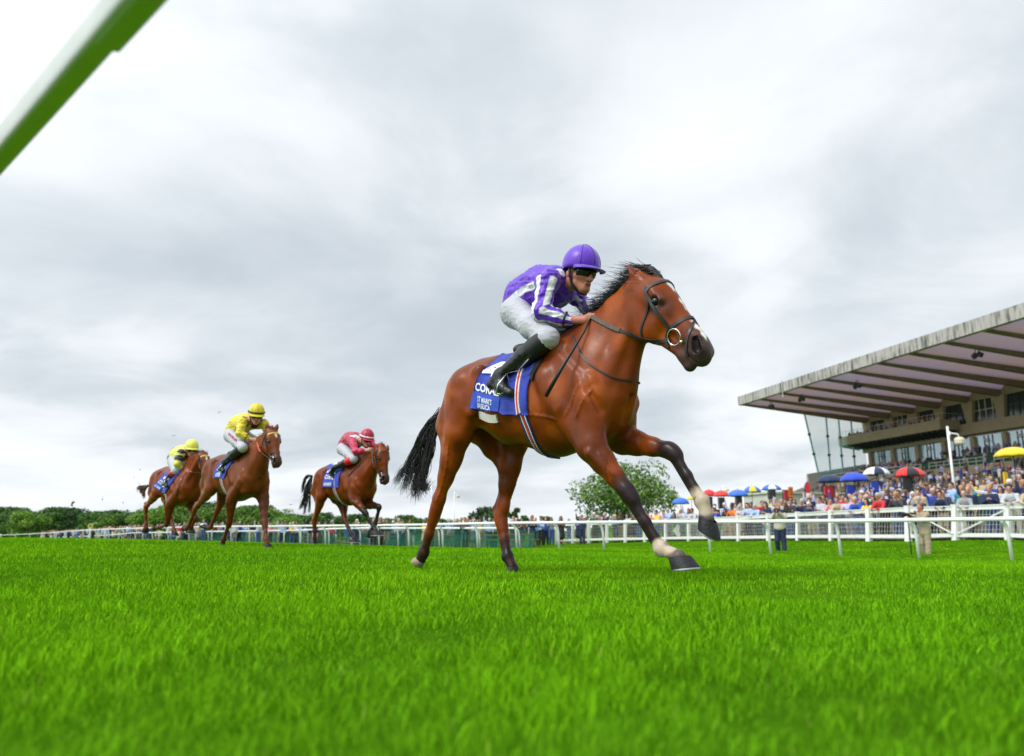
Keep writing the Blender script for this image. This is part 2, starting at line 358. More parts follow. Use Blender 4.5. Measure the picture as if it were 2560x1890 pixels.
# ---- grass blades: drawn denser near the lens
def grass():
    rs = np.random.RandomState(11); Vs = []; Fs = []; Cs = []; base = 0
    def clump(x, y): return .5 + .5*np.clip(vn2(x, y, 1.6, 1)*.5 + vn2(x, y, 5.0, 2)*.6 + vn2(x, y, 13.0, 4)*.5 + vn2(x, y, .5, 3)*.3, -1, 1)
    def vn2(x, y, f, sd):
        r = np.random.RandomState(sd); o = 0
        for i in range(6):
            a = r.rand()*6.28; ff = f*(.6+.9*r.rand()); o = o + np.sin((x*math.cos(a)+y*math.sin(a))*ff*2.2 + r.rand()*6.28 + 1.3*np.sin((x*math.sin(a)-y*math.cos(a))*ff*.9 + r.rand()*6))
        return o/3.2
    bands = [(.45,1.6,20000,.0017,.038,5),(1.6,3.2,13000,.0023,.036,4),(3.2,6.5,5000,.0032,.035,4),(6.5,13,1700,.0050,.036,3),(13,24,620,.0085,.036,3),(24,42,170,.018,.045,3)]
    for y0, y1, dens, wd, ht, seg in bands:
        half = lambda y: .78*y + .9
        A = (y1-y0)*2*half((y0+y1)/2); n = int(A*dens)
        y = y0 + (y1-y0)*rs.rand(n); x = (rs.rand(n)*2-1)*half(y1); k = np.abs(x) < half(y); x, y = x[k], y[k]
        c = clump(x, y); k = rs.rand(len(x)) < .70 + .30*c; x, y, c = x[k], y[k], c[k]; n = len(x)
        # the mown course ends at the rail; beyond it the grass is shorter
        z = G(x, y); L = ht*(.42 + .95*c)*(.55 + .75*rs.rand(n))
        an = rs.rand(n)*6.283; lean = (.15 + .75*rs.rand(n)**1.3)
        # combed a little by the galloping and the wind
        dx = np.cos(an)*lean - .12; dy = np.sin(an)*lean - .06
        fx, fy = -np.sin(an + 1.2*rs.rand(n)), np.cos(an + 1.2*rs.rand(n)); w_ = wd*(.6+.8*rs.rand(n))
        pts = []
        for s in range(seg):
            t = s/(seg-1); ww = w_*(1-t**1.6)*.5 + (0 if s == seg-1 else .0002)
            px = x + dx*L*t*t*.9; py = y + dy*L*t*t*.9; pz = z - .004 + L*t*(1-.28*lean*t)
            pts.append(np.stack([px-fx*ww, py-fy*ww, pz], 1)); pts.append(np.stack([px+fx*ww, py+fy*ww, pz], 1))
        V = np.stack(pts, 1).reshape(-1, 3); b = np.arange(n)*2*seg + base
        for s in range(seg-1): Fs.append(np.stack([b+2*s, b+2*s+1, b+2*s+3, b+2*s+2], 1))
        g = rs.rand(n); dry = rs.rand(n) < .005 + .008*(c < .35)
        big = np.clip(vn2(x, y, .35, 9), -1, 1)*.5+.5
        col = np.stack([.066+.190*g*(.35+.65*c)+.060*big, .215+.40*g*(.35+.65*c)+.09*big, .004+.008*g], 1)*(.75+.4*rs.rand(n))[:, None]
        col[dry] = np.stack([.26+.1*g[dry], .34+.08*g[dry], .04+.03*g[dry]], 1)
        Cs.append(np.repeat(col, 2*seg, 0)); Vs.append(V); base += len(V)
    m = mat('grass_blade', attr='gcol', rough=.8, var=.05, vscale=1, spec=.0)
    p = m.node_tree.nodes['Principled BSDF']
    o = mesh_obj('grass', np.concatenate(Vs), np.concatenate(Fs), m, None, True, attrs={'gcol': np.concatenate(Cs)})
    tag(o, 'bright green grass blades of the racecourse turf in the foreground', 'grass', kind='stuff'); return o
grass()
# ================================================================== the grandstand
SU = np.array([.235, -.972, 0]); SV = np.array([.972, .235, 0])      # along the stand towards the lens, and back from the course
TIP = P(1852, 1013, 140.0)
def S(u, v, z): q = TIP + SU*u + SV*v; return Vector((q[0], q[1], z))
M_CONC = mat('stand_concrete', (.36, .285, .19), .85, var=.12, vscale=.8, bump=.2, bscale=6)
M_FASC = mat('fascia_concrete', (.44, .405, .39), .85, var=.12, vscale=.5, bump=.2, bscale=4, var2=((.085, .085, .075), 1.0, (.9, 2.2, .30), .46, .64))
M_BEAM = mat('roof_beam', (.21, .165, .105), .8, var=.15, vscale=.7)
M_GLASS = mat('window_glass', (.42, .52, .55), .06, var=.05, spec=.8, metal=.6)
M_DGLASS = mat('window_glass_dark', (.035, .045, .045), .08, spec=.8)
M_FRAME = mat('window_frame', (.045, .055, .055), .5)
M_SEAT = mat('seat_green', (.006, .085, .042), .55, var=.25, vscale=3)
M_RAILW = mat('cream_rail', (.62, .58, .46), .5)
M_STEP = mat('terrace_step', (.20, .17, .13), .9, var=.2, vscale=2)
M_WALLW = mat('pale_wall', (.52, .51, .46), .85, var=.08, vscale=.7)
M_DARK = mat('dark_metal', (.03, .03, .032), .5)
def roof_mat():
    m = bpy.data.materials.new('roof_sheet'); m.use_nodes = True; t = m.node_tree; t.nodes.clear()
    o = t.nodes.new('ShaderNodeOutputMaterial'); d = t.nodes.new('ShaderNodeBsdfDiffuse'); tr = t.nodes.new('ShaderNodeBsdfTranslucent'); mx = t.nodes.new('ShaderNodeMixShader'); mx.inputs[0].default_value = .52
    tcn = t.nodes.new('ShaderNodeTexCoord'); nz = t.nodes.new('ShaderNodeTexNoise'); nz.inputs['Scale'].default_value = .35; nz.inputs['Detail'].default_value = 5
    wv = t.nodes.new('ShaderNodeTexWave'); wv.inputs['Scale'].default_value = 1.6; wv.inputs['Distortion'].default_value = .6; wv.bands_direction = 'X'
    cr = t.nodes.new('ShaderNodeValToRGB'); cr.color_ramp.elements[0].position = .35; cr.color_ramp.elements[0].color = (.31, .25, .33, 1); cr.color_ramp.elements[1].position = .65; cr.color_ramp.elements[1].color = (.36, .25, .22, 1)
    mp = t.nodes.new('ShaderNodeMapping'); mp.inputs[3].default_value = (.12, .8, 1)
    t.links.new(tcn.outputs['Object'], mp.inputs[0]); t.links.new(mp.outputs[0], nz.inputs['Vector']); t.links.new(nz.outputs[0], cr.inputs[0]); t.links.new(tcn.outputs['Object'], wv.inputs['Vector'])
    mm = t.nodes.new('ShaderNodeMix'); mm.data_type = 'RGBA'; mm.blend_type = 'MULTIPLY'; mm.inputs[0].default_value = .30
    t.links.new(cr.outputs[0], mm.inputs[6]); t.links.new(wv.outputs['Color'], mm.inputs[7])
    for b in (d, tr): t.links.new(mm.outputs[2], b.inputs[0])
    t.links.new(d.outputs[0], mx.inputs[1]); t.links.new(tr.outputs[0], mx.inputs[2]); t.links.new(mx.outputs[0], o.inputs[0]); return m
M_ROOF = roof_mat()
ZF = float(TIP[2]); VB = 26.6; ZB = 21.6; NB_ = 12; BAY = 6.05       # front edge height, back wall, underside at the wall
def zr(v): return ZF + (ZB - ZF)*v/VB
stand = empty('grandstand', tuple(S(30, 12, 0))); stand.rotation_euler = (0, 0, 0)
tag(stand, 'concrete grandstand with a big cantilevered roof and glazed boxes on the right', 'grandstand')
bpy.context.view_layer.update()
def sb(mb, name, m, smooth=False, par=None, sharp=None):
    V = np.array(mb.V); o = mesh_obj(name, V, mb.F, m, None, smooth, sharp=sharp); p = par or stand
    o.parent = p; o.matrix_parent_inverse = Matrix.Translation(-Vector(stand.location)); return o
LEN = NB_*BAY
mb = MB()      # fascia beam along the front edge
mb.prism([S(-.3, -.35, ZF), S(-.3, .25, ZF-.05), S(-.3, .25, ZF+1.55), S(-.3, -.35, ZF+1.6)], S(LEN, 0, 0) - S(0, 0, 0)); sb(mb, 'fascia', M_FASC)
mb = MB(); mb.prism([S(0, .25, ZF+1.2), S(0, VB+8, ZB+3.2), S(0, VB+8, ZB+3.5), S(0, .25, ZF+1.5)], S(0.12, 0, 0)-S(0, 0, 0)); sb(mb, 'roof_end', M_CONC)
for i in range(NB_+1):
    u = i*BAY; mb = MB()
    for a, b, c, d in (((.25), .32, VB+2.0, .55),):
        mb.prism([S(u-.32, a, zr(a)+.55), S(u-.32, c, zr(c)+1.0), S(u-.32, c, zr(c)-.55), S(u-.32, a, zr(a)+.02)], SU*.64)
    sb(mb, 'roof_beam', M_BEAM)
for i in range(NB_):
    V = []; F = []; n = 14; m = 10
    for j in range(m):
        v = .3 + (VB+1.5-.3)*j/(m-1); rise = .35 + 1.15*j/(m-1)
        for k in range(n):
            t = k/(n-1); V.append(S(i*BAY + .30 + (BAY-.60)*t, v, zr(v) + .25 + .25*j/(m-1) + rise*math.sin(math.pi*t)))
    for j in range(m-1):
        for k in range(n-1): F.append((j*n+k, j*n+k+1, (j+1)*n+k+1, (j+1)*n+k))
    o = MB(); o.add(V, F); sb(o, 'roof_vault', M_ROOF, True)
# floodlights hung under the roof
for u, v in ((4.2, 3.6), (12.5, 4.2), (25.5, 5.2), (47.5, 6.)):
    mb = MB()
    for du, ang in ((-.42, -.5), (.42, .6)):
        R = Matrix.Rotation(math.atan2(SU[1], SU[0]), 3, 'Z') @ Matrix.Rotation(ang, 3, 'Y')
        mb.box(S(u+du, v, zr(v)-.55), (.62, .42, .55), R); mb.bar(S(u+du, v, zr(v)-.3), S(u+du*.3, v, zr(v)+.4), .07, .07)
    sb(mb, 'floodlight', M_DARK)
# upper facade: splayed piers with glazing between
zu0, zu1 = 19.0, 21.7
mb = MB(); mb.prism([S(-1.0, VB+.15, ZB-.35), S(-1.0, VB+.15, ZB+2.6), S(-1.0, VB+.6, ZB+2.6), S(-1.0, VB+.6, ZB-.35)], SU*(LEN+1.5)); sb(mb, 'wall_head', M_CONC)
for i in range(NB_+1):
    u = i*BAY; mb = MB()
    mb.prism([S(u-.55, VB-.10, 17.6), S(u+.55, VB-.10, 17.6), S(u+1.15, VB-.25, ZB-.3), S(u-1.15, VB-.25, ZB-.3)], SV*.7); sb(mb, 'wall_pier', M_CONC)
for i in range(NB_):
    u = i*BAY; mb = MB(); mb.prism([S(u+.5, VB+.4, 17.7), S(u+BAY-.5, VB+.4, 17.7), S(u+BAY-.5, VB+.4, ZB-.35), S(u+.5, VB+.4, ZB-.35)], SV*.05)
    w_ = sb(mb, 'upper_window', M_DGLASS); mb = MB()
    for t in (.3, .5, .72): mb.bar(S(u+BAY*t, VB+.33, 17.8), S(u+BAY*t, VB+.33, ZB-.4), .10, .10, up=tuple(SV))
    for z in (19.6,): mb.bar(S(u+.7, VB+.33, z), S(u+BAY-.7, VB+.33, z), .09, .09)
    sb(mb, 'window_frame', M_RAILW if i % 3 == 1 else M_FRAME)
# balcony and the long spandrel
mb = MB(); bu0, bu1, bv = -3.2, 22.5, 22.4
mb.prism([S(bu0, bv, 16.9), S(bu0, VB-.3, 16.9), S(bu0, VB-.3, 17.55), S(bu0, bv+.25, 17.55), S(bu0, bv+.25, 18.55), S(bu0, bv, 18.55)], SU*(bu1-bu0)); 
mb.box(S(bu1-.12, (bv+VB)/2-.1, 17.72), (.2, VB-bv-.3, 1.62), Matrix.Rotation(math.atan2(SU[1], SU[0]), 3, 'Z'))
mb.box(S(bu0+.12, (bv+VB)/2-.1, 17.72), (.2, VB-bv-.3, 1.62), Matrix.Rotation(math.atan2(SU[1], SU[0]), 3, 'Z'))
sb(mb, 'balcony', M_CONC)
mb = MB()
for u in np.arange(bu0+.6, bu1, 1.2): mb.prism([S(u, bv+.3, 16.9), S(u, VB-.2, 16.9), S(u, VB-.2, 16.1), S(u, bv+.3, 16.6)], SU*.25)
sb(mb, 'balcony_bracket', M_FRAME)
mb = MB(); zt = 19.55
for z in (zt, ): mb.bar(S(bu0, bv+.1, z), S(bu1, bv+.1, z), .06, .06); mb.bar(S(bu1-.1, bv+.1, z), S(bu1-.1, VB-.4, z), .06, .06)
for u in np.arange(bu0, bu1+.1, 1.15): mb.bar(S(u, bv+.1, 18.5), S(u, bv+.1, zt), .05, .05, up=tuple(SU))
sb(mb, 'balcony_rail', M_RAILW)
mb = MB(); mb.prism([S(bu1, VB-.3, 15.95), S(bu1, VB+.5, 15.95), S(bu1, VB+.5, 17.75), S(bu1, VB-.3, 17.75)], SU*(LEN-bu1+1)); mb.prism([S(-1.6, VB-.2, 15.5), S(-1.6, VB+.5, 15.5), S(-1.6, VB+.5, 16.88), S(-1.6, VB-.2, 16.88)], SU*(bu1+1.6-.01)); sb(mb, 'spandrel', M_CONC)
# lower glazing
for i in range(NB_+1):
    u = i*BAY; mb = MB(); mb.prism([S(u-.42, VB-.05, 12.2), S(u+.42, VB-.05, 12.2), S(u+.42, VB-.05, 15.49), S(u-.42, VB-.05, 15.49)], SV*.7); sb(mb, 'lower_pier', M_CONC)
for i in range(NB_):
    u = i*BAY; mb = MB(); mb.prism([S(u+.4, VB+.35, 12.2), S(u+BAY-.4, VB+.35, 12.2), S(u+BAY-.4, VB+.35, 15.6), S(u+.4, VB+.35, 15.6)], SV*.05)
    sb(mb, 'lower_window', M_GLASS); mb = MB()
    for t in (.34, .47, .60): mb.bar(S(u+BAY*t, VB+.28, 12.2), S(u+BAY*t, VB+.28, 15.5), .08, .08, up=tuple(SV))
    mb.bar(S(u+BAY*.34, VB+.28, 14.5), S(u+BAY*.60, VB+.28, 14.5), .08, .08); sb(mb, 'door_frame', M_FRAME)
    mb = MB(); mb.box(S(u+BAY*.42, VB+.26, 14.85), (.05, .9, .35), Matrix.Rotation(math.atan2(SU[1], SU[0])+math.pi/2, 3, 'Z')); sb(mb, 'notice', M_WALLW)
# main mass behind the glazing, so that nothing is hollow from the side
mb = MB(); mb.prism([S(-.6, VB+.62, 3), S(-.6, VB+9, 3), S(-.6, VB+9, ZB+2.9), S(-.6, VB+.62, ZB+2.5)], SU*(LEN+1)); sb(mb, 'rear_block', M_CONC)
# seating tier: stepped, with rows of tip-up seats
nst = 11; mb = MB(); ms = MB()
for k in range(nst):
    v0 = VB - .1 - k*.88; z1_ = 12.15 - k*.25
    mb.prism([S(-1, v0, z1_), S(-1, v0-.88, z1_), S(-1, v0-.88, z1_-.6), S(-1, v0, z1_-.6)], SU*(LEN+1.5))
    if k > 0:
        for u in np.arange(-.5, LEN, .56):
            if (u % 12.1) < 1.4: continue
            ms.box(S(u, v0-.28, z1_+.45), (.47, .09, .42), Matrix.Rotation(math.atan2(SU[1], SU[0]), 3, 'Z')); ms.box(S(u, v0-.48, z1_+.40), (.45, .34, .06), Matrix.Rotation(math.atan2(SU[1], SU[0]), 3, 'Z'))
sb(mb, 'seating_tier', M_SEAT)
o = sb(ms, 'seat_row', M_SEAT); o['kind'] = 'stuff'
vt = VB - .1 - nst*.88; zt = 12.15 - nst*.25 + .25
mb = MB(); mb.prism([S(-1.2, vt-.02, 3), S(-1.2, vt-.40, 3), S(-1.2, vt-.40, zt+.35), S(-1.2, vt-.02, zt+.35)], SU*(LEN+1.7)); sb(mb, 'terrace_wall', M_CONC)
for i in range(0, 6):                                    # cream railings along the tier with sloping ends at the gangways
    u0, u1 = i*12.1+1.4, (i+1)*12.1-.2; mb = MB(); v = vt-.2
    for z in (zt+1.35, zt+.85): mb.bar(S(u0, v, z), S(u1, v, z), .07, .07); mb.bar(S(u1, v, z), S(u1+1.5, v-1.8, z-1.1), .07, .07)
    for u in np.arange(u0, u1+.1, 1.5): mb.bar(S(u, v, zt+.2), S(u, v, zt+1.35), .06, .06, up=tuple(SU))
    mb.bar(S(u1+1.5, v-1.8, zt-1.2), S(u1+1.5, v-1.8, zt+.25), .06, .06, up=tuple(SU)); sb(mb, 'tier_railing', M_RAILW)
mb = MB(); nk = 14
for k in range(nk):
    v0 = vt-.42 - k*1.0; z1_ = zt-1.0 - k*.36
    mb.prism([S(-2, v0, z1_), S(-2, v0-1.0, z1_), S(-2, v0-1.0, z1_-1.5), S(-2, v0, z1_-1.5)], SU*(LEN+2.5))
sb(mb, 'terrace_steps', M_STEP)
for u in np.arange(3, LEN, 6.05):                          # dark handrails running down the steps
    mb = MB(); a, b = S(u, vt-1.0, zt), S(u, vt-1.0-12.5, zt-.2-12.5*.36+.2); mb.bar(a, b, .09, .09)
    for t in np.linspace(0, 1, 7): q = a*(1-t)+b*t; mb.bar(q, q - Vector((0, 0, 1.25)), .07, .07, up=tuple(SU))
    sb(mb, 'step_handrail', M_DARK)
mb = MB(); mb.prism([S(-1.25, vt-3, 2), S(-1.25, VB, 2), S(-1.25, VB, 13.4), S(-1.25, vt-3, 11.3)], SU*(-.5)); sb(mb, 'end_wall', M_WALLW)
mb = MB(); mb.prism([S(-1.8, vt-3.2, 3), S(-1.8, vt-16, 1), S(-1.8, vt-16, 4.6), S(-1.8, vt-3.2, 9.0)], SU*(-.4)); sb(mb, 'ramp_wall', M_WALLW)
# glass wind screen at the near end of the roof, clipped to tall fins
def glassm():
    m = bpy.data.materials.new('screen_glass'); m.use_nodes = True; t = m.node_tree; p = t.nodes['Principled BSDF']; p.inputs['Base Color'].default_value = (.55, .92, .88, 1); p.inputs['Roughness'].default_value = .05; p.inputs['Alpha'].default_value = .26; return m
M_SCREEN = glassm(); M_FIN = mat('glass_fin', (.25, .48, .46), .25, spec=.7)
fins = [(13.6, 15.6), (18.2, 18.2), (20.9, 20.9), (23.6, 23.6)]
for a, b in fins:
    mb = MB(); mb.bar(S(-.6, a, zr(a)-.1), S(-.6, b, 11.4), .28, .18, up=tuple(SV)); fo = sb(mb, 'screen_fin', M_FIN)
    mb = MB()
    for t in (.35, .68): q = S(-.6, a, zr(a))*(1-t) + S(-.6, b, 11.4)*t; mb.box(q, (.42, .42, .42))
    sb(mb, 'screen_clamp', M_DARK)
mb = MB(); mb.prism([S(-.6, 13.6, zr(13)-.1), S(-.6, 15.6, 11.5), S(-.6, 26.3, 11.5), S(-.6, 26.3, zr(26)-.1)], SU*.03); sb(mb, 'glass_screen', M_SCREEN)
mb = MB(); mb.bar(S(14.2, -.45, ZF-1.0), S(14.2, -.45, ZF+1.9), .12, .12, up=tuple(SU)); sb(mb, 'roof_pole', M_WALLW)
# low block beyond the stand's end
lb = MB(); q = P(1990, 1240, 118.0); lb.box((q[0]+2, q[1]+3, 2.6), (16, 7, 7.2), Matrix.Rotation(.24, 3, 'Z')); lb.box((q[0]+2, q[1]+3, 6.35), (16.6, 7.6, .3), Matrix.Rotation(.24, 3, 'Z'))
for i in range(5): lb.box((q[0]-5+i*2.9, q[1]-1.45+i*.7, 4.6), (1.6, .3, 1.2), Matrix.Rotation(.24, 3, 'Z'))
tag(lb.build('low_building', M_WALLW), 'low flat-roofed pale building beyond the end of the grandstand', 'building')
# ================================================================== rails and fences
M_PVC = mat('white_rail', (.80, .81, .80), .32, var=.03, vscale=2, spec=.45)
M_PAINT = mat('white_paint', (.76, .76, .73), .5, var=.07, vscale=3)
def attach(o, root):
    o.parent = root; o.matrix_parent_inverse = Matrix.Translation(-Vector(root.location)); return o
def running_rail(name, pts, posts, label, r=.058, pr=.042, back=(.7, .7), grp=None, sl=.0):
    """pts: rail centre line; posts: (point on the rail, ground z)"""
    root = empty(name, tuple(pts[len(pts)//2])); tag(root, label, 'rail', grp)
    mb = MB(); mb.tube(spline(pts, len(pts)*4), r, 10, flat=1.0); attach(mb.build('rail_tube', M_PVC, smooth=True), root)
    b = Vector((back[0], back[1], 0)).normalized(); al = Vector((b.y, -b.x, 0))
    for q, zg in posts:
        q = Vector(q); hgt = q.z - zg; mb = MB()
        mb.tube([q - Vector((0, 0, r*.6)), q + b*.05 + al*.03 + Vector((0, 0, -.07)), q + b*.13 + al*.07 + Vector((0, 0, -.17)), q + b*.19 + al*.09 + Vector((0, 0, -.40)), q + b*.24 + al*.10 + Vector((0, 0, -hgt-.1))], [pr*1.3, pr*1.3, pr*1.2, pr*1.1, pr], 8)
        attach(mb.build('post', M_PVC, smooth=True), root)
    return root
tops = [1297,1300,1302,1303.5,1304.5,1305,1305.5,1306.5,1307.5,1309,1311,1312.5,1313.5,1314,1314.5,1315]
NR = [P(a, t, c) for (a, b, c), t in zip(RAIL_PX, tops)]
d0 = NR[0] - NR[1]; ext = [NR[0] + d0*k for k in (3, 2, 1)]
cl = np.array([(744,1315,49),(530,1316.5,62),(410,1319,71),(282,1322.5,82),(190,1327,95),(130,1332,112),(60,1335.5,130),(0,1338,150),(-120,1340.5,190)], float)
far = []
for Yv in [51.5,54,56.7,59.5,62.5,65.5,69,72.5,76,80,84,88.5,93,98,104,110,118,127,138,150,165]:
    far.append(P(np.interp(Yv, cl[:,2], cl[:,0]), np.interp(Yv, cl[:,2], cl[:,1]), Yv))
allr = ext + NR + far
running_rail('running_rail', allr, [(q, G1(q[0]+.2, q[1]+.2)) for q in allr], 'white plastic running rail curving along the far side of the course', back=(.66, .75))
s2 = np.array([(1290,1320.5,43),(1200,1320.5,45),(1040,1320.7,48.5),(900,1320.5,52),(840,1321.5,54),(744,1326,58),(540,1328.7,70),(420,1331,80),(334,1332,90),(308,1335,94),(231,1340,105),(130,1344,125)], float)
SR = []
for Yv in [43,45.2,47.4,49.8,52.2,55,58,61,64.5,68,72,76,80.5,85,90,95,101,108,116,125]:
    SR.append(P(np.interp(Yv, s2[:,2], s2[:,0]), np.interp(Yv, s2[:,2], s2[:,1]), Yv))
running_rail('picnic_rail', SR, [(q, min(q[2]-.95, G1(q[0], q[1]))) for q in SR], 'second, lower white rail in front of the green netting and picnic tables', back=(.6, .8))
M_IN = mat('inner_rail_plastic', (.56, .57, .55), .35, var=.08, vscale=9, spec=.45)
# the inner rail that passes close over the lens
def overrail(px, py, z):
    d = ray(px, py); k = (z - CAMH)/d[2]; return CO + d*k
qa, qb = overrail(8, 368, 1.10), overrail(318, 4, 1.10); dd = (qb-qa)/np.linalg.norm(qb-qa)
root = empty('inner_rail', tuple(qa)); tag(root, 'thick white plastic rail crossing close overhead, its underside lit green by the turf', 'rail')
def square_tube(a, b, w):
    d = (b-a)/np.linalg.norm(b-a); x = np.array([-d[1], d[0], 0]); V = []; n = 32
    for p in (a, b):
        for k in range(n):
            t = 2*math.pi*k/n; c, s_ = math.cos(t), math.sin(t); e = .45; V.append(p + x*math.copysign(abs(c)**e, c)*w*.42 + np.array([0, 0, 1])*math.copysign(abs(s_)**e, s_)*w*.60)
    m = MB(); return m.add(V, [(k, (k+1) % n, n+(k+1) % n, n+k) for k in range(n)] + [tuple(range(n-1, -1, -1)), tuple(range(n, 2*n))])
attach(square_tube(qa - dd*4.5, qa + dd*4.5, .056).build('rail_tube', M_IN, smooth=True, sharp=60), root)
cc = overrail(272, 74, 1.10)
attach(square_tube(cc, cc + dd*3.9, .0595).build('rail_sleeve', M_IN, smooth=True, sharp=60), root)
for q in (qa - dd*2.9, qb + dd*2.6):
    mb = MB(); n_ = Vector((-dd[1], dd[0], 0)); n_ = n_ if n_.x < 0 else -n_; q = Vector(q)
    mb.tube([q + n_*.0, q + n_*.1 + Vector((0,0,-.08)), q + n_*.2 + Vector((0,0,-.3)), q + n_*.25 + Vector((0,0,-1.2))], .034, 10); attach(mb.build('post', M_PVC, smooth=True), root)
# ---- spectators' fence with wire mesh and gates
FP = [(1391,1310,1359,51),(1432,1309,1358,50),(1472,1307,1357,49),(1517,1305,1356,48.3),(1563,1303,1355.5,47.6),(1612,1301,1355,47),(1664,1299,1354,46),(1722,1297,1353.5,43.5),(1783,1294.5,1353.5,41),(1846,1292,1353.5,38.7),(1920,1287.5,1353,37.2),(1994,1283.5,1352.5,35.8),(2077,1279,1353,33),(2172,1274.5,1354,30.4),(2270,1269.5,1354.5,29),(2388,1266.5,1352,28),(2520,1262,1353,26.6),(2660,1257,1358,25)]
fr_ = [(P(x, t, Y), P(x, b, Y)) for x, t, b, Y in FP]
fence = empty('spectator_fence', tuple(fr_[8][1])); tag(fence, 'white timber fence with wire mesh panels and gates holding back the crowd', 'fence')
M_WIRE = mat('fence_wire', (.62, .62, .58), .5, .3)
for i, (t, b) in enumerate(fr_):
    wdt = .15 if i < 13 else .19; mb = MB(); mb.bar(Vector(b) - Vector((0,0,.25)), Vector(t) + Vector((0, 0, .05)), wdt, wdt, up=(.9, .3, 0)); mb.box(Vector(t) + Vector((0, 0, .065)), (wdt*1.12, wdt*1.12, .03), Matrix.Rotation(.3, 3, 'Z')); attach(mb.build('post', M_PAINT), fence)
for i in range(len(fr_)-1):
    (t0, b0), (t1, b1) = fr_[i], fr_[i+1]; t0, b0, t1, b1 = map(Vector, (t0, b0, t1, b1)); hgt = (t0-b0).length; d = (t1-t0); L = d.length; bk = Vector((.25, .97, 0))*.0
    mb = MB(); mb.bar(t0 - Vector((0,0,.07)), t1 - Vector((0,0,.07)), .10, .13); mb.bar(t0 + Vector((0,0,.012)), t1 + Vector((0,0,.012)), .15, .035); attach(mb.build('top_rail', M_PAINT), fence)
    lo = .20; mb = MB(); mb.bar(b0 + Vector((0,0,lo)), b1 + Vector((0,0,lo)), .09, .13); attach(mb.build('bottom_rail', M_PAINT), fence)
    mb = MB(); n = int(L/.11)
    for k in range(1, n): p = t0.lerp(t1, k/n); q = b0.lerp(b1, k/n); mb.bar(q + Vector((0,0,lo+.05)), p - Vector((0,0,.12)), .009, .009, up=(.9, .3, 0))
    for k in range(1, 5): f_ = k/5; mb.bar(b0.lerp(t0, .18+.70*f_), b1.lerp(t1, .18+.70*f_), .009, .009)
    attach(mb.build('mesh_panel', M_WIRE), fence)
    if i in (14, 15):
        a = (t0 - Vector((0,0,.15))).lerp(t1 - Vector((0,0,.15)), .06); b = b1.lerp(b0, .05) + Vector((0,0,lo+.05))
        if i == 15: a = (t1 - Vector((0,0,.15))).lerp(t0, .05); b = b0.lerp(b1, .05) + Vector((0,0,lo+.05))
        off = Vector((-.25, -.97, 0))*.07; mb = MB(); mb.bar(a+off, b+off, .04, .11, up=(.25, .97, 0)); attach(mb.build('gate_brace', M_PAINT), fence)
t, b = fr_[15]; mb = MB(); q = Vector(b) + Vector((.32, -.02, 0)); mb.bar(q - Vector((0,0,.1)), q + Vector((0,0,(t-b)[2]+.05)), .19, .19, up=(.9,.3,0)); attach(mb.build('gate_post', M_PAINT), fence)
# diamond board hung on the fence
c = P(1694, 1327, 45.2); mb = MB(); w2, h2 = .29, .42; mb.prism([c + np.array([-w2, -.1, 0]), c + np.array([0, -.1, -h2]), c + np.array([w2, -.1, 0]), c + np.array([0, -.1, h2])], (0.01, .04, 0)); tag(mb.build('diamond_board', M_PAINT), 'white diamond-shaped board hung on the spectator fence', 'sign')
# second barriers further back in the enclosure: white top rail with green boards
M_GBOARD = mat('green_board', (.01, .12, .07), .6, var=.15)
def barrier(pxs, label, hgt=1.15):
    qs = [Vector(P(x, y, Y)) for x, y, Y in pxs]; root = empty('enclosure_barrier', tuple(qs[0])); tag(root, label, 'barrier')
    for q in qs: mb = MB(); mb.bar(q - Vector((0,0,hgt)), q, .14, .14, up=(.9,.3,0)); attach(mb.build('post', M_PAINT), root)
    for a, b in zip(qs[:-1], qs[1:]):
        mb = MB(); mb.bar(a, b, .12, .10); attach(mb.build('top_rail', M_PAINT), root)
        mb = MB(); z = Vector((0,0,1)); mb.prism([a - z*.16, b - z*.16, b - z*1.0, a - z*1.0], (.02, .04, 0)); attach(mb.build('board', M_GBOARD), root)
barrier([(2425,1226,31.5),(2500,1238,27.5)], 'white-railed green barrier to the right of the gate, nearer the fence')
barrier([(2495,1219,33.5),(2570,1222,31)], 'white-railed green barrier behind the man in the navy jacket, at the picture edge')
barrier([(2298,1244,33),(2345,1246,32)], 'short white-railed barrier behind the photographer in the linen suit')
barrier([(2060,1273,35),(2120,1275,34)], 'low white-railed green barrier behind the fence below the navy umbrella')
# green netting in front of the picnic lawn
def netm():
    m = bpy.data.materials.new('green_netting'); m.use_nodes = True; t = m.node_tree; p = t.nodes['Principled BSDF']; p.inputs['Base Color'].default_value = (.004, .11, .065, 1); p.inputs['Roughness'].default_value = .8
    tcn = t.nodes.new('ShaderNodeTexCoord'); nz = t.nodes.new('ShaderNodeTexNoise'); nz.inputs['Scale'].default_value = .8; r = t.nodes.new('ShaderNodeMapRange'); r.inputs[1].default_value = .3; r.inputs[2].default_value = .7; r.inputs[3].default_value = .30; r.inputs[4].default_value = .75
    t.links.new(tcn.outputs['Object'], nz.inputs['Vector']); t.links.new(nz.outputs[0], r.inputs[0]); t.links.new(r.outputs[0], p.inputs['Alpha']); return m
mb = MB(); npt = [Vector(q) + Vector((.15, .2, -.12)) for q in SR[:13]]
npt = [Vector(P(1330, 1322, 42)) + Vector((.15,.2,-.12))] + npt
for a, b in zip(npt[:-1], npt[1:]): mb.add([a, b, b - Vector((0,0,.93)), a - Vector((0,0,.93))], [(0,1,2,3)])
tag(mb.build('green_netting', netm()), 'see-through dark green netting stretched behind the lower white rail', 'netting')
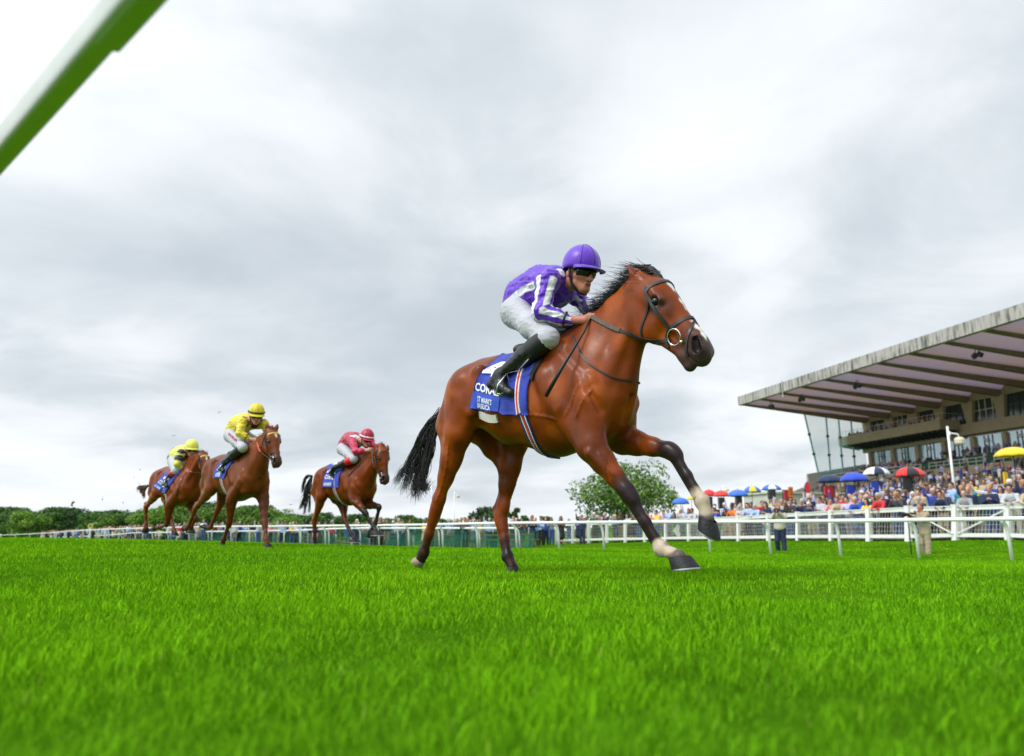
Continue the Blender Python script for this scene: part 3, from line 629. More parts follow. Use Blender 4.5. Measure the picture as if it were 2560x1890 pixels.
# tarmac apron under the crowd
vv = []; ff = []; nn_ = len(fr_); rows = (.12, 1.5, 4, 8, 13, 20)
for i in range(5, nn_):
    b = np.array(fr_[i][1])
    for r in rows: x, y = b[0] + .9*r, b[1] + .43*r; vv.append((x, y, G1(x, y) + .05 if r > 0 else b[2] + .02))
m_ = len(rows)
for i in range(nn_-6):
    for k in range(m_-1): ff.append((i*m_+k, (i+1)*m_+k, (i+1)*m_+k+1, i*m_+k+1))
tag(mesh_obj('tarmac', vv, ff, mat('tarmac', (.17, .16, .145), .9, var=.2, vscale=1.5, bump=.3, bscale=40)), 'grey tarmac walkway behind the spectator fence', 'pavement', kind='structure')
# ================================================================== trees
M_BARK = mat('bark', (.075, .055, .04), .9, var=.3, vscale=4, bump=.6, bscale=12)
def leafm(name):
    m = mat(name, attr='leaf', rough=.55, var=.10, vscale=2, spec=.25); return m
def crown_mesh(blobs, nleaf, ls, c0, c1, seed):
    rs = np.random.RandomState(seed); b = np.array([q[:3] for q in blobs]); r = np.array([q[3] for q in blobs]); pr = r**2/np.sum(r**2)
    k = rs.choice(len(b), nleaf, p=pr); d = rs.normal(size=(nleaf, 3)); d /= np.linalg.norm(d, axis=1, keepdims=True); rad = r[k]*(.35+.65*rs.rand(nleaf)**.5)
    p = b[k] + d*rad[:, None]*[1, 1, .85]; x = rs.normal(size=(nleaf, 3)); x /= np.linalg.norm(x, axis=1, keepdims=True); y = np.cross(x, d + rs.normal(size=(nleaf, 3))*.7); y /= np.linalg.norm(y, axis=1, keepdims=True)+1e-9
    s = ls*(.6+.8*rs.rand(nleaf))[:, None]; x *= s; y *= s*.55
    V = np.stack([p-x, p-y*.9, p+x, p+y*.9], 1).reshape(-1, 3); F = np.arange(nleaf*4).reshape(-1, 4)
    t = np.clip(.5 + .22*rs.normal(size=nleaf) + .25*rs.normal(size=len(b))[k], 0, 1)[:, None]; C = np.array(c0)*(1-t)+np.array(c1)*t
    return V, F, np.repeat(C, 4, 0)
def make_tree(name, hgt, wid, nb, nleaf, ls, c0, c1, seed, trunk=.3, conical=False, loose=0):
    """returns a prototype root at the origin: a trunk with limbs and a crown"""
    rs = np.random.RandomState(seed); blobs = []
    for i in range(nb):
        z = hgt*(trunk + (1-trunk)*rs.rand()); tz = (z/hgt-trunk)/(1-trunk)
        env = wid/2*((1-tz*.92) if conical else math.sqrt(max(.05, 1-(tz*1.5-.62)**2)))
        a = rs.rand()*6.283; rr = env*math.sqrt(rs.rand())*.85; rb = wid*(.13+.10*rs.rand())*(1 if not conical else .6*(1.15-tz))*(1-.45*loose); blobs.append((rr*math.cos(a), rr*math.sin(a), min(z, hgt-rb*.8), rb))
    if conical: blobs.append((0, 0, hgt*.97, wid*.05))
    root = empty(name); mb = MB(); mb.tube([(0,0,-1), (.02*wid,0,hgt*.3), (0,.02*wid,hgt*.6), (0,0,hgt*.9)], [hgt*.030, hgt*.022, hgt*.014, hgt*.004], 8)
    for q in blobs[::max(1, nb//10)] if not loose else blobs[::2]:
        z0 = min(q[2]*.75, hgt*.6); mb.tube([(0, 0, z0*.8), (q[0]*.5, q[1]*.5, z0*.8+(q[2]-z0*.8)*.6), q[:3]], [hgt*.010, hgt*.006, hgt*.002], 5)
    o = mb.build('trunk', M_BARK, root, smooth=True); V, F, C = crown_mesh(blobs, nleaf, ls, c0, c1, seed+1)
    mesh_obj('crown', V, F, leafm('leaf_'+name), root, False, attrs={'leaf': C}); return root
def copy_tree(root, loc, sc, rz, label, grp):
    c = root.copy(); link(c); c.location = loc; c.scale = sc; c.rotation_euler = (0, 0, rz)
    for ch in list(root.children): d = ch.copy(); link(d); d.parent = c
    return tag(c, label, 'tree', grp)
kinds = {
 'dark': [make_tree('broadleaf_tree', 10, 9, 26, 6000, .25, (0.031,0.090,0.020), (0.101,0.210,0.034), 1), make_tree('broadleaf_tree', 10, 10, 30, 6200, .25, (0.036,0.101,0.020), (0.114,0.234,0.034), 2, trunk=.2)],
 'mid': [make_tree('leafy_tree', 10, 10, 26, 6000, .25, (0.076,0.177,0.022), (0.227,0.389,0.043), 3, trunk=.2), make_tree('leafy_tree', 10, 9, 24, 5600, .25, (0.071,0.166,0.026), (0.204,0.334,0.043), 4, trunk=.25)],
 'pine': [make_tree('conifer_tree', 10, 5, 60, 4200, .2, (0.020,0.066,0.022), (0.060,0.134,0.034), 5, trunk=.1, conical=True)],
}
rs = np.random.RandomState(17); used = set()
adj = ['rounded','tall','broad','ragged','full','low','spreading','dense','lumpy','domed','narrow','bushy']
TL = []
xs = [0,50,95,140,183,210,260,320,390,430,500,560,640,700,727,745,790,830,880,940,1000,1060,1120]; ys = [1270,1260,1275,1263,1268,1277,1271,1273,1262,1258,1256,1265,1264,1270,1288,1280,1278,1276,1281,1287,1289,1291,1296]
for i, x in enumerate(np.arange(-70, 1130, 33)):
    TL.append((x + rs.randn()*5, np.interp(x, xs, ys) - 4 + rs.rand()*15, 175 + rs.rand()*40, 'dark'))
for i, x in enumerate(np.arange(365, 730, 52)): TL.append((x + rs.randn()*8, np.interp(x, xs, ys) + 2 + rs.rand()*8, 140 + rs.rand()*15, 'mid'))
for x in (20, 75, 130, 290, 340, 760, 905, 1010): TL.append((x + rs.randn()*6, np.interp(x, xs, ys) + 8 + rs.rand()*12, 150 + rs.rand()*15, 'mid' if x in (75, 290, 905) else 'dark'))
TL.append((183, 1253, 160, 'pine'))
for x in np.arange(-900, -90, 62): TL.append((x + rs.randn()*12, 1262 + rs.rand()*16, 170 + rs.rand()*40, 'dark' if rs.rand() < .7 else 'mid'))
words = {'dark': 'dark green', 'mid': 'yellow-green', 'pine': 'blackish spired'}
n_ = 0
for x, ty, Y, kd in sorted(TL):
    pr = kinds[kd][n_ % len(kinds[kd])]; q = P(x, ty, Y); zb = G1(q[0], q[1]) - .3; H = q[2] - zb; sc = H/10; wsc = sc*(.9+.35*rs.rand())*(1.15 if kd != 'pine' else 1)
    where = 'beyond the left end of the far rail' if x < -80 else 'at the far left edge' if x < 40 else 'left of the yellow distance marker' if x < 215 else 'between the distance marker and the rearmost horse' if x < 350 else 'behind the two chestnut horses' if x < 730 else 'behind the maroon jockey on the bay' if x < 960 else 'between the bay and the leading horse'
    for a in rs.permutation(adj):
        lb = f'{a} {words[kd]} tree in the far treeline {where}'
        if lb not in used: break
    else:
        lb = f'{adj[n_ % 12]} {adj[(n_*5+3) % 12]} {words[kd]} tree in the far treeline {where}'
    used.add(lb); copy_tree(pr, (q[0], q[1], zb), (wsc, wsc, sc), rs.rand()*6.28, lb, 'trees of the far treeline'); n_ += 1
for k in kinds.values():
    for r in k:
        for ch in list(r.children): bpy.data.objects.remove(ch)
        bpy.data.objects.remove(r)
def solo(px, ty, Y, wpx, nb, nleaf, ls, c0, c1, seed, label, name='leafy_tree', trunk=.3, loose=0):
    q = P(px, ty, Y); zb = G1(q[0], q[1]) - .2; H = q[2]-zb; r = make_tree(name, H, wpx*Y/1940, nb, nleaf, ls, c0, c1, seed, trunk, loose=loose); r.location = (q[0], q[1], zb); tag(r, label, 'tree'); return r
solo(1552, 1152, 78, 262, 44, 9000, .165, (0.045,0.119,0.020), (0.193,0.316,0.051), 31, 'big airy light green tree with open branches standing behind the crowd', trunk=.20, loose=.45)
solo(1232, 1268, 120, 115, 24, 4200, .28, (0.016,0.047,0.014), (0.056,0.116,0.026), 33, 'dark rounded tree seen between the hind legs of the leading horse', name='broadleaf_tree', trunk=.15)
solo(1365, 1292, 130, 50, 12, 1500, .26, (0.031,0.075,0.014), (0.094,0.164,0.023), 35, 'small low tree in the gap right of the dark rounded tree', name='bushy_tree', trunk=.1)
solo(1292, 1270, 125, 50, 14, 1800, .26, (0.022,0.060,0.016), (0.070,0.136,0.023), 36, 'slim dark tree just right of the far hind leg', name='broadleaf_tree', trunk=.15)
# ================================================================== the crowd
def person_parts(pose, fem, seed, h=.022):
    """meshes for one standing spectator facing +x: skin body, top, bottom, hair, shoes"""
    rs = np.random.RandomState(seed); A = lambda *v: np.array(v, float); w = .92 if fem else 1.0
    lean = {'lean': .30, 'phone': .02, 'fold': .0, 'stand': .0, 'clap': .05, 'wave': .02}[pose]
    hip = A(-.12*lean*2, 0, .93); ch = A(.22*lean*2-.02, 0, 1.30 - .10*lean); nk = A(.34*lean*2, 0, 1.47 - .22*lean); hd = nk + A(.06, 0, .15)
    sh = {s: nk*.85 + ch*.15 + A(-.01, s*.175*w, -.045) for s in (-1, 1)}
    el, wr = {}, {}
    for s in (-1, 1):
        if pose == 'stand': el[s] = sh[s] + A(-.03, s*.05, -.28); wr[s] = el[s] + A(.09, -s*.01, -.24)
        elif pose == 'lean': el[s] = sh[s] + A(.14, s*.06, -.20); wr[s] = el[s] + A(.20, -s*.12, -.05)
        elif pose == 'phone': el[s] = sh[s] + A(.16, s*.05, -.19); wr[s] = el[s] + A(.12, -s*.13, .20)
        elif pose == 'fold': el[s] = sh[s] + A(.06, s*.06, -.26); wr[s] = el[s] + A(.16, -s*.26, .05)
        elif pose == 'clap': el[s] = sh[s] + A(.06, s*.06, -.25); wr[s] = el[s] + A(.20, -s*.17, .12)
        else: el[s] = (sh[s] + A(.08, s*.14, .14)) if s < 0 else sh[s] + A(-.02, s*.05, -.28); wr[s] = el[s] + (A(.04, s*.02, .26) if s < 0 else A(.1, 0, -.2))
    leg = {s: [hip + A(0, s*.09, 0), A(.03 + .02*rs.randn(), s*.10, .50), A(-.02 + .03*rs.randn(), s*.11, .08)] for s in (-1, 1)}
    lo = A(-.45, -.5, -.02); hi = A(.85, .5, 2.05); out = {}
    def vol(hh=None): return Vol(lo, hi, hh or h)
    v = vol(min(h, .0155))                                    # skin: one continuous body
    v.ball(hd + A(-.005, 0, .05), .094, k=.02, q=.82); v.cone(hd + A(.035, 0, .02), hd + A(.045, 0, -.055), .066, .045, k=.03, q=.85); v.cone(hd + A(.09, 0, .01), hd + A(.105, 0, -.02), .012, .016, k=.015)
    v.cone(hd + A(.0, 0, -.04), nk - A(0, 0, .03), .055, .055, k=.03); v.chain([nk, ch, hip], [.07, .12, .12], k=.05)
    for s in (-1, 1):
        v.chain([nk*.6+sh[s]*.4, sh[s], el[s], wr[s]], [.06, .046, .038, .026], k=.03)
        d = (wr[s]-el[s]); d /= np.linalg.norm(d); v.cone(wr[s], wr[s]+d*.07, .03, .036, k=.02, q=.6, lat=(0, 1, 0)); v.cone(wr[s]+d*.06, wr[s]+d*.14, .034, .018, k=.015, q=.5); v.cone(wr[s]+d*.03, wr[s]+d*.08+A(0, -s*.03, .02), .016, .011, k=.01)
        v.chain([hip, leg[s][0], leg[s][1], leg[s][2], leg[s][2]+A(.10, 0, -.04)], [.09, .075, .05, .034, .028], k=.03)
        v.ball(hd + A(-.01, s*.082, .0), .022, k=.01)
    V, F = v.mesh(1); ft = np.zeros(len(V)); q = V - hd
    for s in (-1, 1):
        ft = np.maximum(ft, sst(-np.linalg.norm((q - [.08, s*.034, .012])*[.5, 1, 1.3], axis=1), -.020, -.010)); ft = np.maximum(ft, .75*sst(-np.linalg.norm((q - [.085, s*.036, .034])*[.4, .6, 2.2], axis=1), -.020, -.010))
    ft = np.maximum(ft, .55*sst(-np.linalg.norm((q - [.09, 0, -.052])*[.4, .6, 2.0], axis=1), -.020, -.010)); out['person'] = (V, F, ft)
    v = vol(); tw = .125 if fem else .14          # top
    v.chain([nk - A(0,0,.07), ch, hip*.55+ch*.45, hip + A(0, 0, .02)], [.105, tw, tw*.93, tw*1.0], k=.06, q=1.25); v.cone(nk - A(.01,0,.02), nk - A(0,0,.06), .062, .09, k=.03)
    sl = 1.0 if not fem else .75
    for s in (-1, 1):
        v.cone(ch*.4+sh[s]*.6, sh[s], .09, .078, k=.05); v.chain([sh[s], sh[s]*.5+el[s]*.5, el[s]], [.074, .064, .055], k=.03)
        out_w = wr[s] if not (fem and pose in ('stand', 'clap', 'phone')) else el[s]*.9+wr[s]*.1
        v.cone(el[s], out_w, .054, .042, k=.03)
    V, F = v.mesh(2); V = V + np.stack([vnoise(V, 16, seed+9)]*3, 1)*.006; out['top'] = (V, F)
    v = vol()
    if fem and pose in ('stand', 'clap', 'wave'):
        v.chain([hip + A(0, 0, .06), hip, A(0, 0, .52)], [.125, .165, .205], k=.06, q=1.1); v.cone(A(0,0,.46), A(0,0,.2), .3, .3, k=.02, sub=True) if False else None; out['skirt'] = v.mesh(2)
    else:
        v.cone(hip + A(0, 0, .05), hip, .13, .145, k=.05, q=1.2)
        for s in (-1, 1): v.chain([leg[s][0], leg[s][1], leg[s][2] + A(0, 0, .0)], [.115, .085, .066], k=.03)
        out['trousers'] = v.mesh(2)
    v = vol()
    v.ball(hd + A(-.016, 0, .070), .104, k=.02, q=.88); v.ball(hd + A(-.06, 0, .0), .070, k=.03)
    if fem:
        v.chain([hd + A(-.06, 0, .02), hd + A(-.085, 0, -.10), hd + A(-.09, 0, -.22)], [.085, .082, .05], k=.04, q=1.2)
        for s in (-1, 1): v.chain([hd + A(-.02, s*.075, .04), hd + A(-.01, s*.085, -.08), hd + A(.01, s*.08, -.17)], [.035, .032, .02], k=.03)
    v.cone(hd + A(.12, 0, .0), hd + A(.10, 0, -.14), .085, .085, k=.015, sub=True); v.ball(hd + A(.115, 0, .005), .062, k=.015, sub=True)
    out['hair'] = v.mesh(1)
    v = vol()
    for s in (-1, 1): q = leg[s][2]; v.chain([q + A(-.04, 0, -.03), q + A(.05, 0, -.035), q + A(.15, s*.02, -.05)], [.045, .045, .035], k=.02)
    out['shoes'] = v.mesh(1)
    return out
M_PSKIN = [mat('crowd_skin_a', (.52, .27, .19), .55, var=.15, vscale=8, feat=(.03,.015,.012)), mat('crowd_skin_b', (.44, .19, .12), .55, var=.15, vscale=8, feat=(.03,.015,.012)), mat('crowd_skin_c', (.56, .33, .25), .55, var=.15, vscale=8, feat=(.03,.015,.012)), mat('crowd_skin_d', (.17, .075, .04), .55, var=.15, vscale=8, feat=(.03,.015,.012))]
def cm(n, c): return mat('cloth_'+n, c, .75, var=.16, vscale=9, bump=.25, bscale=25)
TOPS = [('navy', (.012, .022, .075)), ('white', (.50, .51, .54)), ('pale blue', (.36, .50, .80)), ('black', (.012, .012, .014)), ('charcoal', (.05, .052, .06)), ('beige', (.48, .38, .25)), ('pink', (.75, .30, .36)), ('red', (.55, .03, .035)), ('royal blue', (.02, .07, .38)), ('green', (.03, .12, .06)), ('maroon', (.17, .015, .03)), ('lilac', (.50, .46, .78)), ('grey', (.30, .31, .33)), ('yellow', (.72, .50, .08)), ('teal', (.02, .22, .24)), ('orange', (.75, .22, .05))]
BOTS = [('navy', (.012, .02, .06)), ('black', (.012, .012, .014)), ('grey', (.20, .20, .21)), ('tan', (.40, .30, .19)), ('denim', (.04, .09, .24)), ('cream', (.62, .58, .48)), ('green', (.02, .10, .08))]
HAIRS = [('dark', (.012, .009, .008)), ('brown', (.06, .03, .015)), ('fair', (.42, .26, .10)), ('grey', (.42, .42, .42)), ('auburn', (.16, .045, .015)), ('white', (.70, .69, .66))]
PROTO = {}
for i, (pz, fm) in enumerate([('stand', 0), ('lean', 0), ('phone', 0), ('fold', 0), ('clap', 0), ('stand', 1), ('lean', 1), ('phone', 1), ('clap', 1), ('wave', 0)]):
    parts = person_parts(pz, fm, 100+i); PROTO[(pz, fm)] = {k: mesh_obj(k, V, F, [M_PSKIN[0]], None, True).data for k, (V, F) in ((k, q[:2]) for k, q in parts.items())}
    at = PROTO[(pz, fm)]['person'].attributes.new('feat', 'FLOAT', 'POINT'); at.data.foreach_set('value', parts['person'][2].astype(np.float32))
    for k, me in PROTO[(pz, fm)].items():
        for o in [o for o in bpy.data.objects if o.data == me]: bpy.data.objects.remove(o)
def omat(o, m): o.material_slots[0].link = 'OBJECT'; o.material_slots[0].material = m
_first = {}
def put_person(key, loc, rz, sc, skin, top, bot, hr, label, grp, bald=False):
    src = _first.get(key); ms = PROTO[key]
    if src is None:
        root = link(bpy.data.objects.new('person', ms['person'])); kids = []
        for k in ('top', 'trousers', 'skirt', 'hair', 'shoes'):
            if k in ms: c = link(bpy.data.objects.new(k, ms[k])); c.parent = root; kids.append(c)
        _first[key] = (root, kids)
    else:
        root = src[0].copy(); link(root); kids = []
        for k in src[1]: c = k.copy(); link(c); c.parent = root; kids.append(c)
    root.location = loc; root.rotation_euler = (0, 0, rz); root.scale = (sc, sc, sc)
    omat(root, skin)
    for c in kids:
        n = c.name.split('.')[0]; omat(c, {'top': top, 'trousers': bot, 'skirt': bot, 'hair': hr, 'shoes': M_SHOES}[n])
    if bald:
        for c in kids:
            if c.name.split('.')[0] == 'hair': bpy.data.objects.remove(c)
    tag(root, label, 'person', grp); return root
M_SHOES = mat('crowd_shoes', (.02, .016, .014), .5)
PLACES = [(0, 'left of the distance marker'), (240, 'left of the rearmost horse'), (380, 'behind the yellow jockeys'), (640, 'behind the maroon jockey'), (1000, 'left of the leading horse'), (1090, "between the leader's hind legs"), (1300, "under the leader's belly"), (1440, 'before the airy tree'), (1600, 'right of the airy tree'), (1690, 'by the diamond board'), (1770, 'below the red umbrellas'), (1850, 'below the blue-white umbrella'), (1950, 'behind the stone-jacketed photographer'), (2035, 'below the navy umbrella'), (2100, 'below the royal-blue umbrella'), (2165, 'below the white umbrella'), (2235, 'below the red-black umbrella'), (2320, 'left of the lamp post'), (2385, 'right of the lamp post'), (2470, 'below the yellow umbrella')]
POSEW = {'stand': 'standing', 'lean': 'leaning', 'phone': 'with raised hands', 'fold': 'with folded arms', 'clap': 'clapping', 'wave': 'waving'}
rs = np.random.RandomState(23); USED = set(); SPOTS = []
def rowword(r): return {0: 'at the fence', 1: 'in the second row', 2: 'in mid-crowd', 3: 'well back', 4: 'furthest back', 9: 'beyond the netting'}[r]
def add_spot(x, y, row, pose=None, fem=None, top=None, z=None):
    SPOTS.append(dict(x=x, y=y, row=row, pose=pose, fem=fem, top=top, z=z))
FBX = np.array([b[0] for t, b in fr_]); FBY = np.array([b[1] for t, b in fr_]); 
cum = np.r_[0, np.cumsum(np.hypot(np.diff(FBX), np.diff(FBY)))]
def fence_pt(s): return np.interp(s, cum, FBX), np.interp(s, cum, FBY)
for row, dep, s0, s1, st in [(0, .55, 1.5, 99, .74), (1, 1.15, 2., 99, .90), (2, 1.95, 9., 99, .86), (2, 2.9, 12, 99, .84), (3, 4.0, 13.5, 99, .90), (3, 5.4, 15, 99, .98), (4, 7.2, 17, 99, 1.15), (4, 9.4, 19, 99, 1.4), (4, 12., 21, 99, 1.9)]:
    s = s0 + rs.rand()*.4
    while s < min(s1, cum[-1]-.4):
        x, y = fence_pt(s); s += st*(.75+.5*rs.rand())
        if rs.rand() < .08 and row: continue
        jx, jy = rs.randn(2)*.10*(1 if row else .3); add_spot(x + .90*dep + jx, y + .43*dep + jy, row)
for Yv, k in [(45.5, 0), (47.5, .4), (50, .2), (52, .7), (55, .1), (58, .5), (61.5, 0), (66, .3), (71, 0), (76, .4)]:   # picnic lawn beyond the netting
    b = P(np.interp(Yv-1.2, s2[::-1][::-1][:,2], s2[:,0]), 1340, Yv)
    for j in range(13):
        t = rs.rand(); b2 = P(np.interp(Yv, s2[:,2], s2[:,0]) + rs.randn()*22, 1340, Yv + .5 + 5*t*rs.rand()); add_spot(b2[0], b2[1], 9)
for i in range(34): b2 = P(1130 + 340*rs.rand(), 1340, 47 + 11*rs.rand()**1.3); add_spot(b2[0], b2[1], 9)
kept = []
for sp in SPOTS:
    if all((sp['x']-k['x'])**2 + (sp['y']-k['y'])**2 > .40**2 for k in kept): kept.append(sp)
kept.sort(key=lambda s: s['y']); NIND = 300; extra = kept[NIND:]; kept = kept[:NIND]
for sp in kept:
    x, y = sp['x'], sp['y']; z = G1(x, y); px, py = proj((x, y, z+1.6)); place = [p for q, p in PLACES if px >= q][-1] if px >= 0 else PLACES[0][1]; row = sp['row']
    for tr in range(400):
        fem = int(rs.rand() < .36); poses = ['lean', 'lean', 'clap', 'phone'] if row == 0 else ['stand', 'stand', 'phone', 'clap', 'fold', 'wave']
        pose = poses[rs.randint(len(poses))]
        if (pose, fem) not in PROTO: continue
        ti = rs.choice(len(TOPS), p=np.array([19,14,17,7,5,6,5,3.5,6,2.5,2.5,4,4,1.5,2,1])/100.); hi_ = rs.choice(len(HAIRS), p=[.34,.30,.10,.15,.05,.06]); bi = rs.choice(len(BOTS), p=[.30,.18,.12,.12,.14,.08,.06])
        bald = (not fem) and (pose, fem) in _first and rs.rand() < .10
        gar = 'jacket' if TOPS[ti][0] in ('navy', 'black', 'charcoal', 'maroon', 'green', 'beige', 'teal') else 'shirt'
        who = ('bald man' if bald else f"{HAIRS[hi_][0]}-haired {'woman' if fem else 'man'}")
        lb = f"{who} in {TOPS[ti][0].replace(' ', '-')} {gar} {POSEW[pose]} {rowword(row)} {place}"
        core = (bald or hi_, fem, ti, pose, row, place)
        if core not in USED and len(lb.split()) <= 16: break
    USED.add(core)
    if len(lb.split()) > 16: lb = f"{who} in {TOPS[ti][0]}, {POSEW[pose]} {rowword(row)} {place}"
    tx, ty = (-1.5 - x + rs.randn()*3, 5 - y + rs.randn()*3); rz = math.atan2(ty, tx) + rs.randn()*.25
    if row == 0: rz = math.atan2(-.43-.25, -.9) + rs.randn()*.2
    sc = (.95 if fem else 1.01)*(.96+.09*rs.rand()); skin = M_PSKIN[rs.choice(4, p=[.42, .28, .25, .05])]
    put_person((pose, fem), (x, y, z), rz, sc, skin, cm(TOPS[ti][0], TOPS[ti][1]), cm('b_'+BOTS[bi][0], BOTS[bi][1]), mat('hair_'+HAIRS[hi_][0], HAIRS[hi_][1], .55, var=.2), lb, 'people beyond the netting' if row == 9 else 'spectators behind the white fence', bald)
# ---- everyone further off: one mass, on the stand, its steps, and far down the rails
def low_person(seed):
    parts = person_parts(['stand', 'clap', 'phone', 'fold'][seed % 4], seed % 2 if seed % 4 in (0, 1, 2) else 0, seed, h=.05); Vs, Fs, Ks, b = [], [], [], 0
    for k, (V, F) in ((k, q[:2]) for k, q in parts.items()): Vs.append(V); Fs.append(F+b); Ks += [k]*len(V); b += len(V)
    return np.concatenate(Vs), np.concatenate(Fs), np.array(Ks)
LOW = [low_person(s) for s in range(4)]
far_ = [(e['x'], e['y'], G1(e['x'], e['y'])) for e in extra]
def stp(u, v, z): q = S(u, v, z); return (q.x, q.y, q.z)
for i in range(75): u = bu0 + .6 + rs.rand()**.8*(bu1-bu0-1); far_.append(stp(u, 22.9 + rs.rand()*1.2, 17.55))
for i in range(150):
    k = rs.randint(1, 9); u = rs.rand()*44+2; u = u if rs.rand() < .5 else 6+rs.randn()*6; far_.append(stp(max(0, u), VB-.45-k*.88, 12.15-k*.25-.35))
for i in range(40): far_.append(stp(18+rs.rand()*28, VB-.6, 12.2))
for i in range(150): k = rs.rand()*13; u = 20+rs.rand()*30; far_.append(stp(u, vt-.9-k, zt-1.0-int(k)*.36))
for i in range(26): k = rs.rand()*13; u = 1+rs.rand()*18; far_.append(stp(u, vt-.9-k, zt-1.0-int(k)*.36))
for i in range(170):
    Yv = 72 + 62*rs.rand()**.9; b2 = P(np.interp(Yv, s2[:,2], s2[:,0]) + rs.randn()*12, 1340, Yv + 1.5 + 3*rs.rand()); far_.append((b2[0], b2[1], G1(b2[0], b2[1])+.15))
for i in range(60):
    Yv = 56 + 30*rs.rand(); b2 = P(420 + 900*rs.rand(), 1340, Yv + 8); far_.append((b2[0], b2[1], G1(b2[0], b2[1])))
Vs, Fs, Cs, b = [], [], [], 0
for (x, y, z) in far_:
    V, F, K = LOW[rs.randint(4)]; a = math.atan2(5-y, -2-x) + rs.randn()*.4; c, s = math.cos(a), math.sin(a); sc = .93+.1*rs.rand()
    Vs.append(np.stack([x+(V[:,0]*c-V[:,1]*s)*sc, y+(V[:,0]*s+V[:,1]*c)*sc, z+V[:,2]*sc], 1)); Fs.append(F+b); b += len(V)
    col = {'person': [(.52,.27,.19),(.44,.19,.12),(.56,.33,.25)][rs.randint(3)], 'top': TOPS[rs.choice(16, p=np.array([19,14,17,7,5,6,5,3.5,6,2.5,2.5,4,4,1.5,2,1])/100.)][1], 'hair': HAIRS[rs.randint(5)][1], 'shoes': (.02,.02,.02)}; col['trousers'] = col['skirt'] = BOTS[rs.randint(6)][1]
    Cs.append(np.array([col[k] for k in K]))
o = mesh_obj('crowd', np.concatenate(Vs), np.concatenate(Fs), mat('crowd_cloth', attr='ccol', rough=.75, var=.12, vscale=8), None, True, attrs={'ccol': np.concatenate(Cs)})
tag(o, 'far-off crowd filling the grandstand, its steps and the rails down the course', 'crowd', kind='stuff')
# ================================================================== horses
class Frame:
    """a horse's own frame: x forward, y to its left, z up; a pixel is met on a plane at side offset y"""
    def __init__(s, wx, wy, Y, deg=45.0):
        W = P(wx, wy, Y); th = R_(deg); s.O = np.array([W[0], W[1], 0.0]); s.rz = -th
        s.D = np.array([math.cos(th), -math.sin(th), 0]); s.L = np.array([math.sin(th), math.cos(th), 0]); s.deg = deg
    def h(s, px, py, y):
        d = ray(px, py); k = (y - (CO - s.O) @ s.L) / (d @ s.L); q = CO + d * k - s.O
        return np.array([q @ s.D, y, q[2]])
    def loc(s, q):
        q = np.asarray(q, float) - s.O; return np.array([q @ s.D, q @ s.L, q[2]])
    def dirl(s, d): return np.array([d @ s.D, d @ s.L, d[2]])
    def cam(s): return s.loc(CO)
    def pray(s, px, py): return s.dirl(ray(px, py))

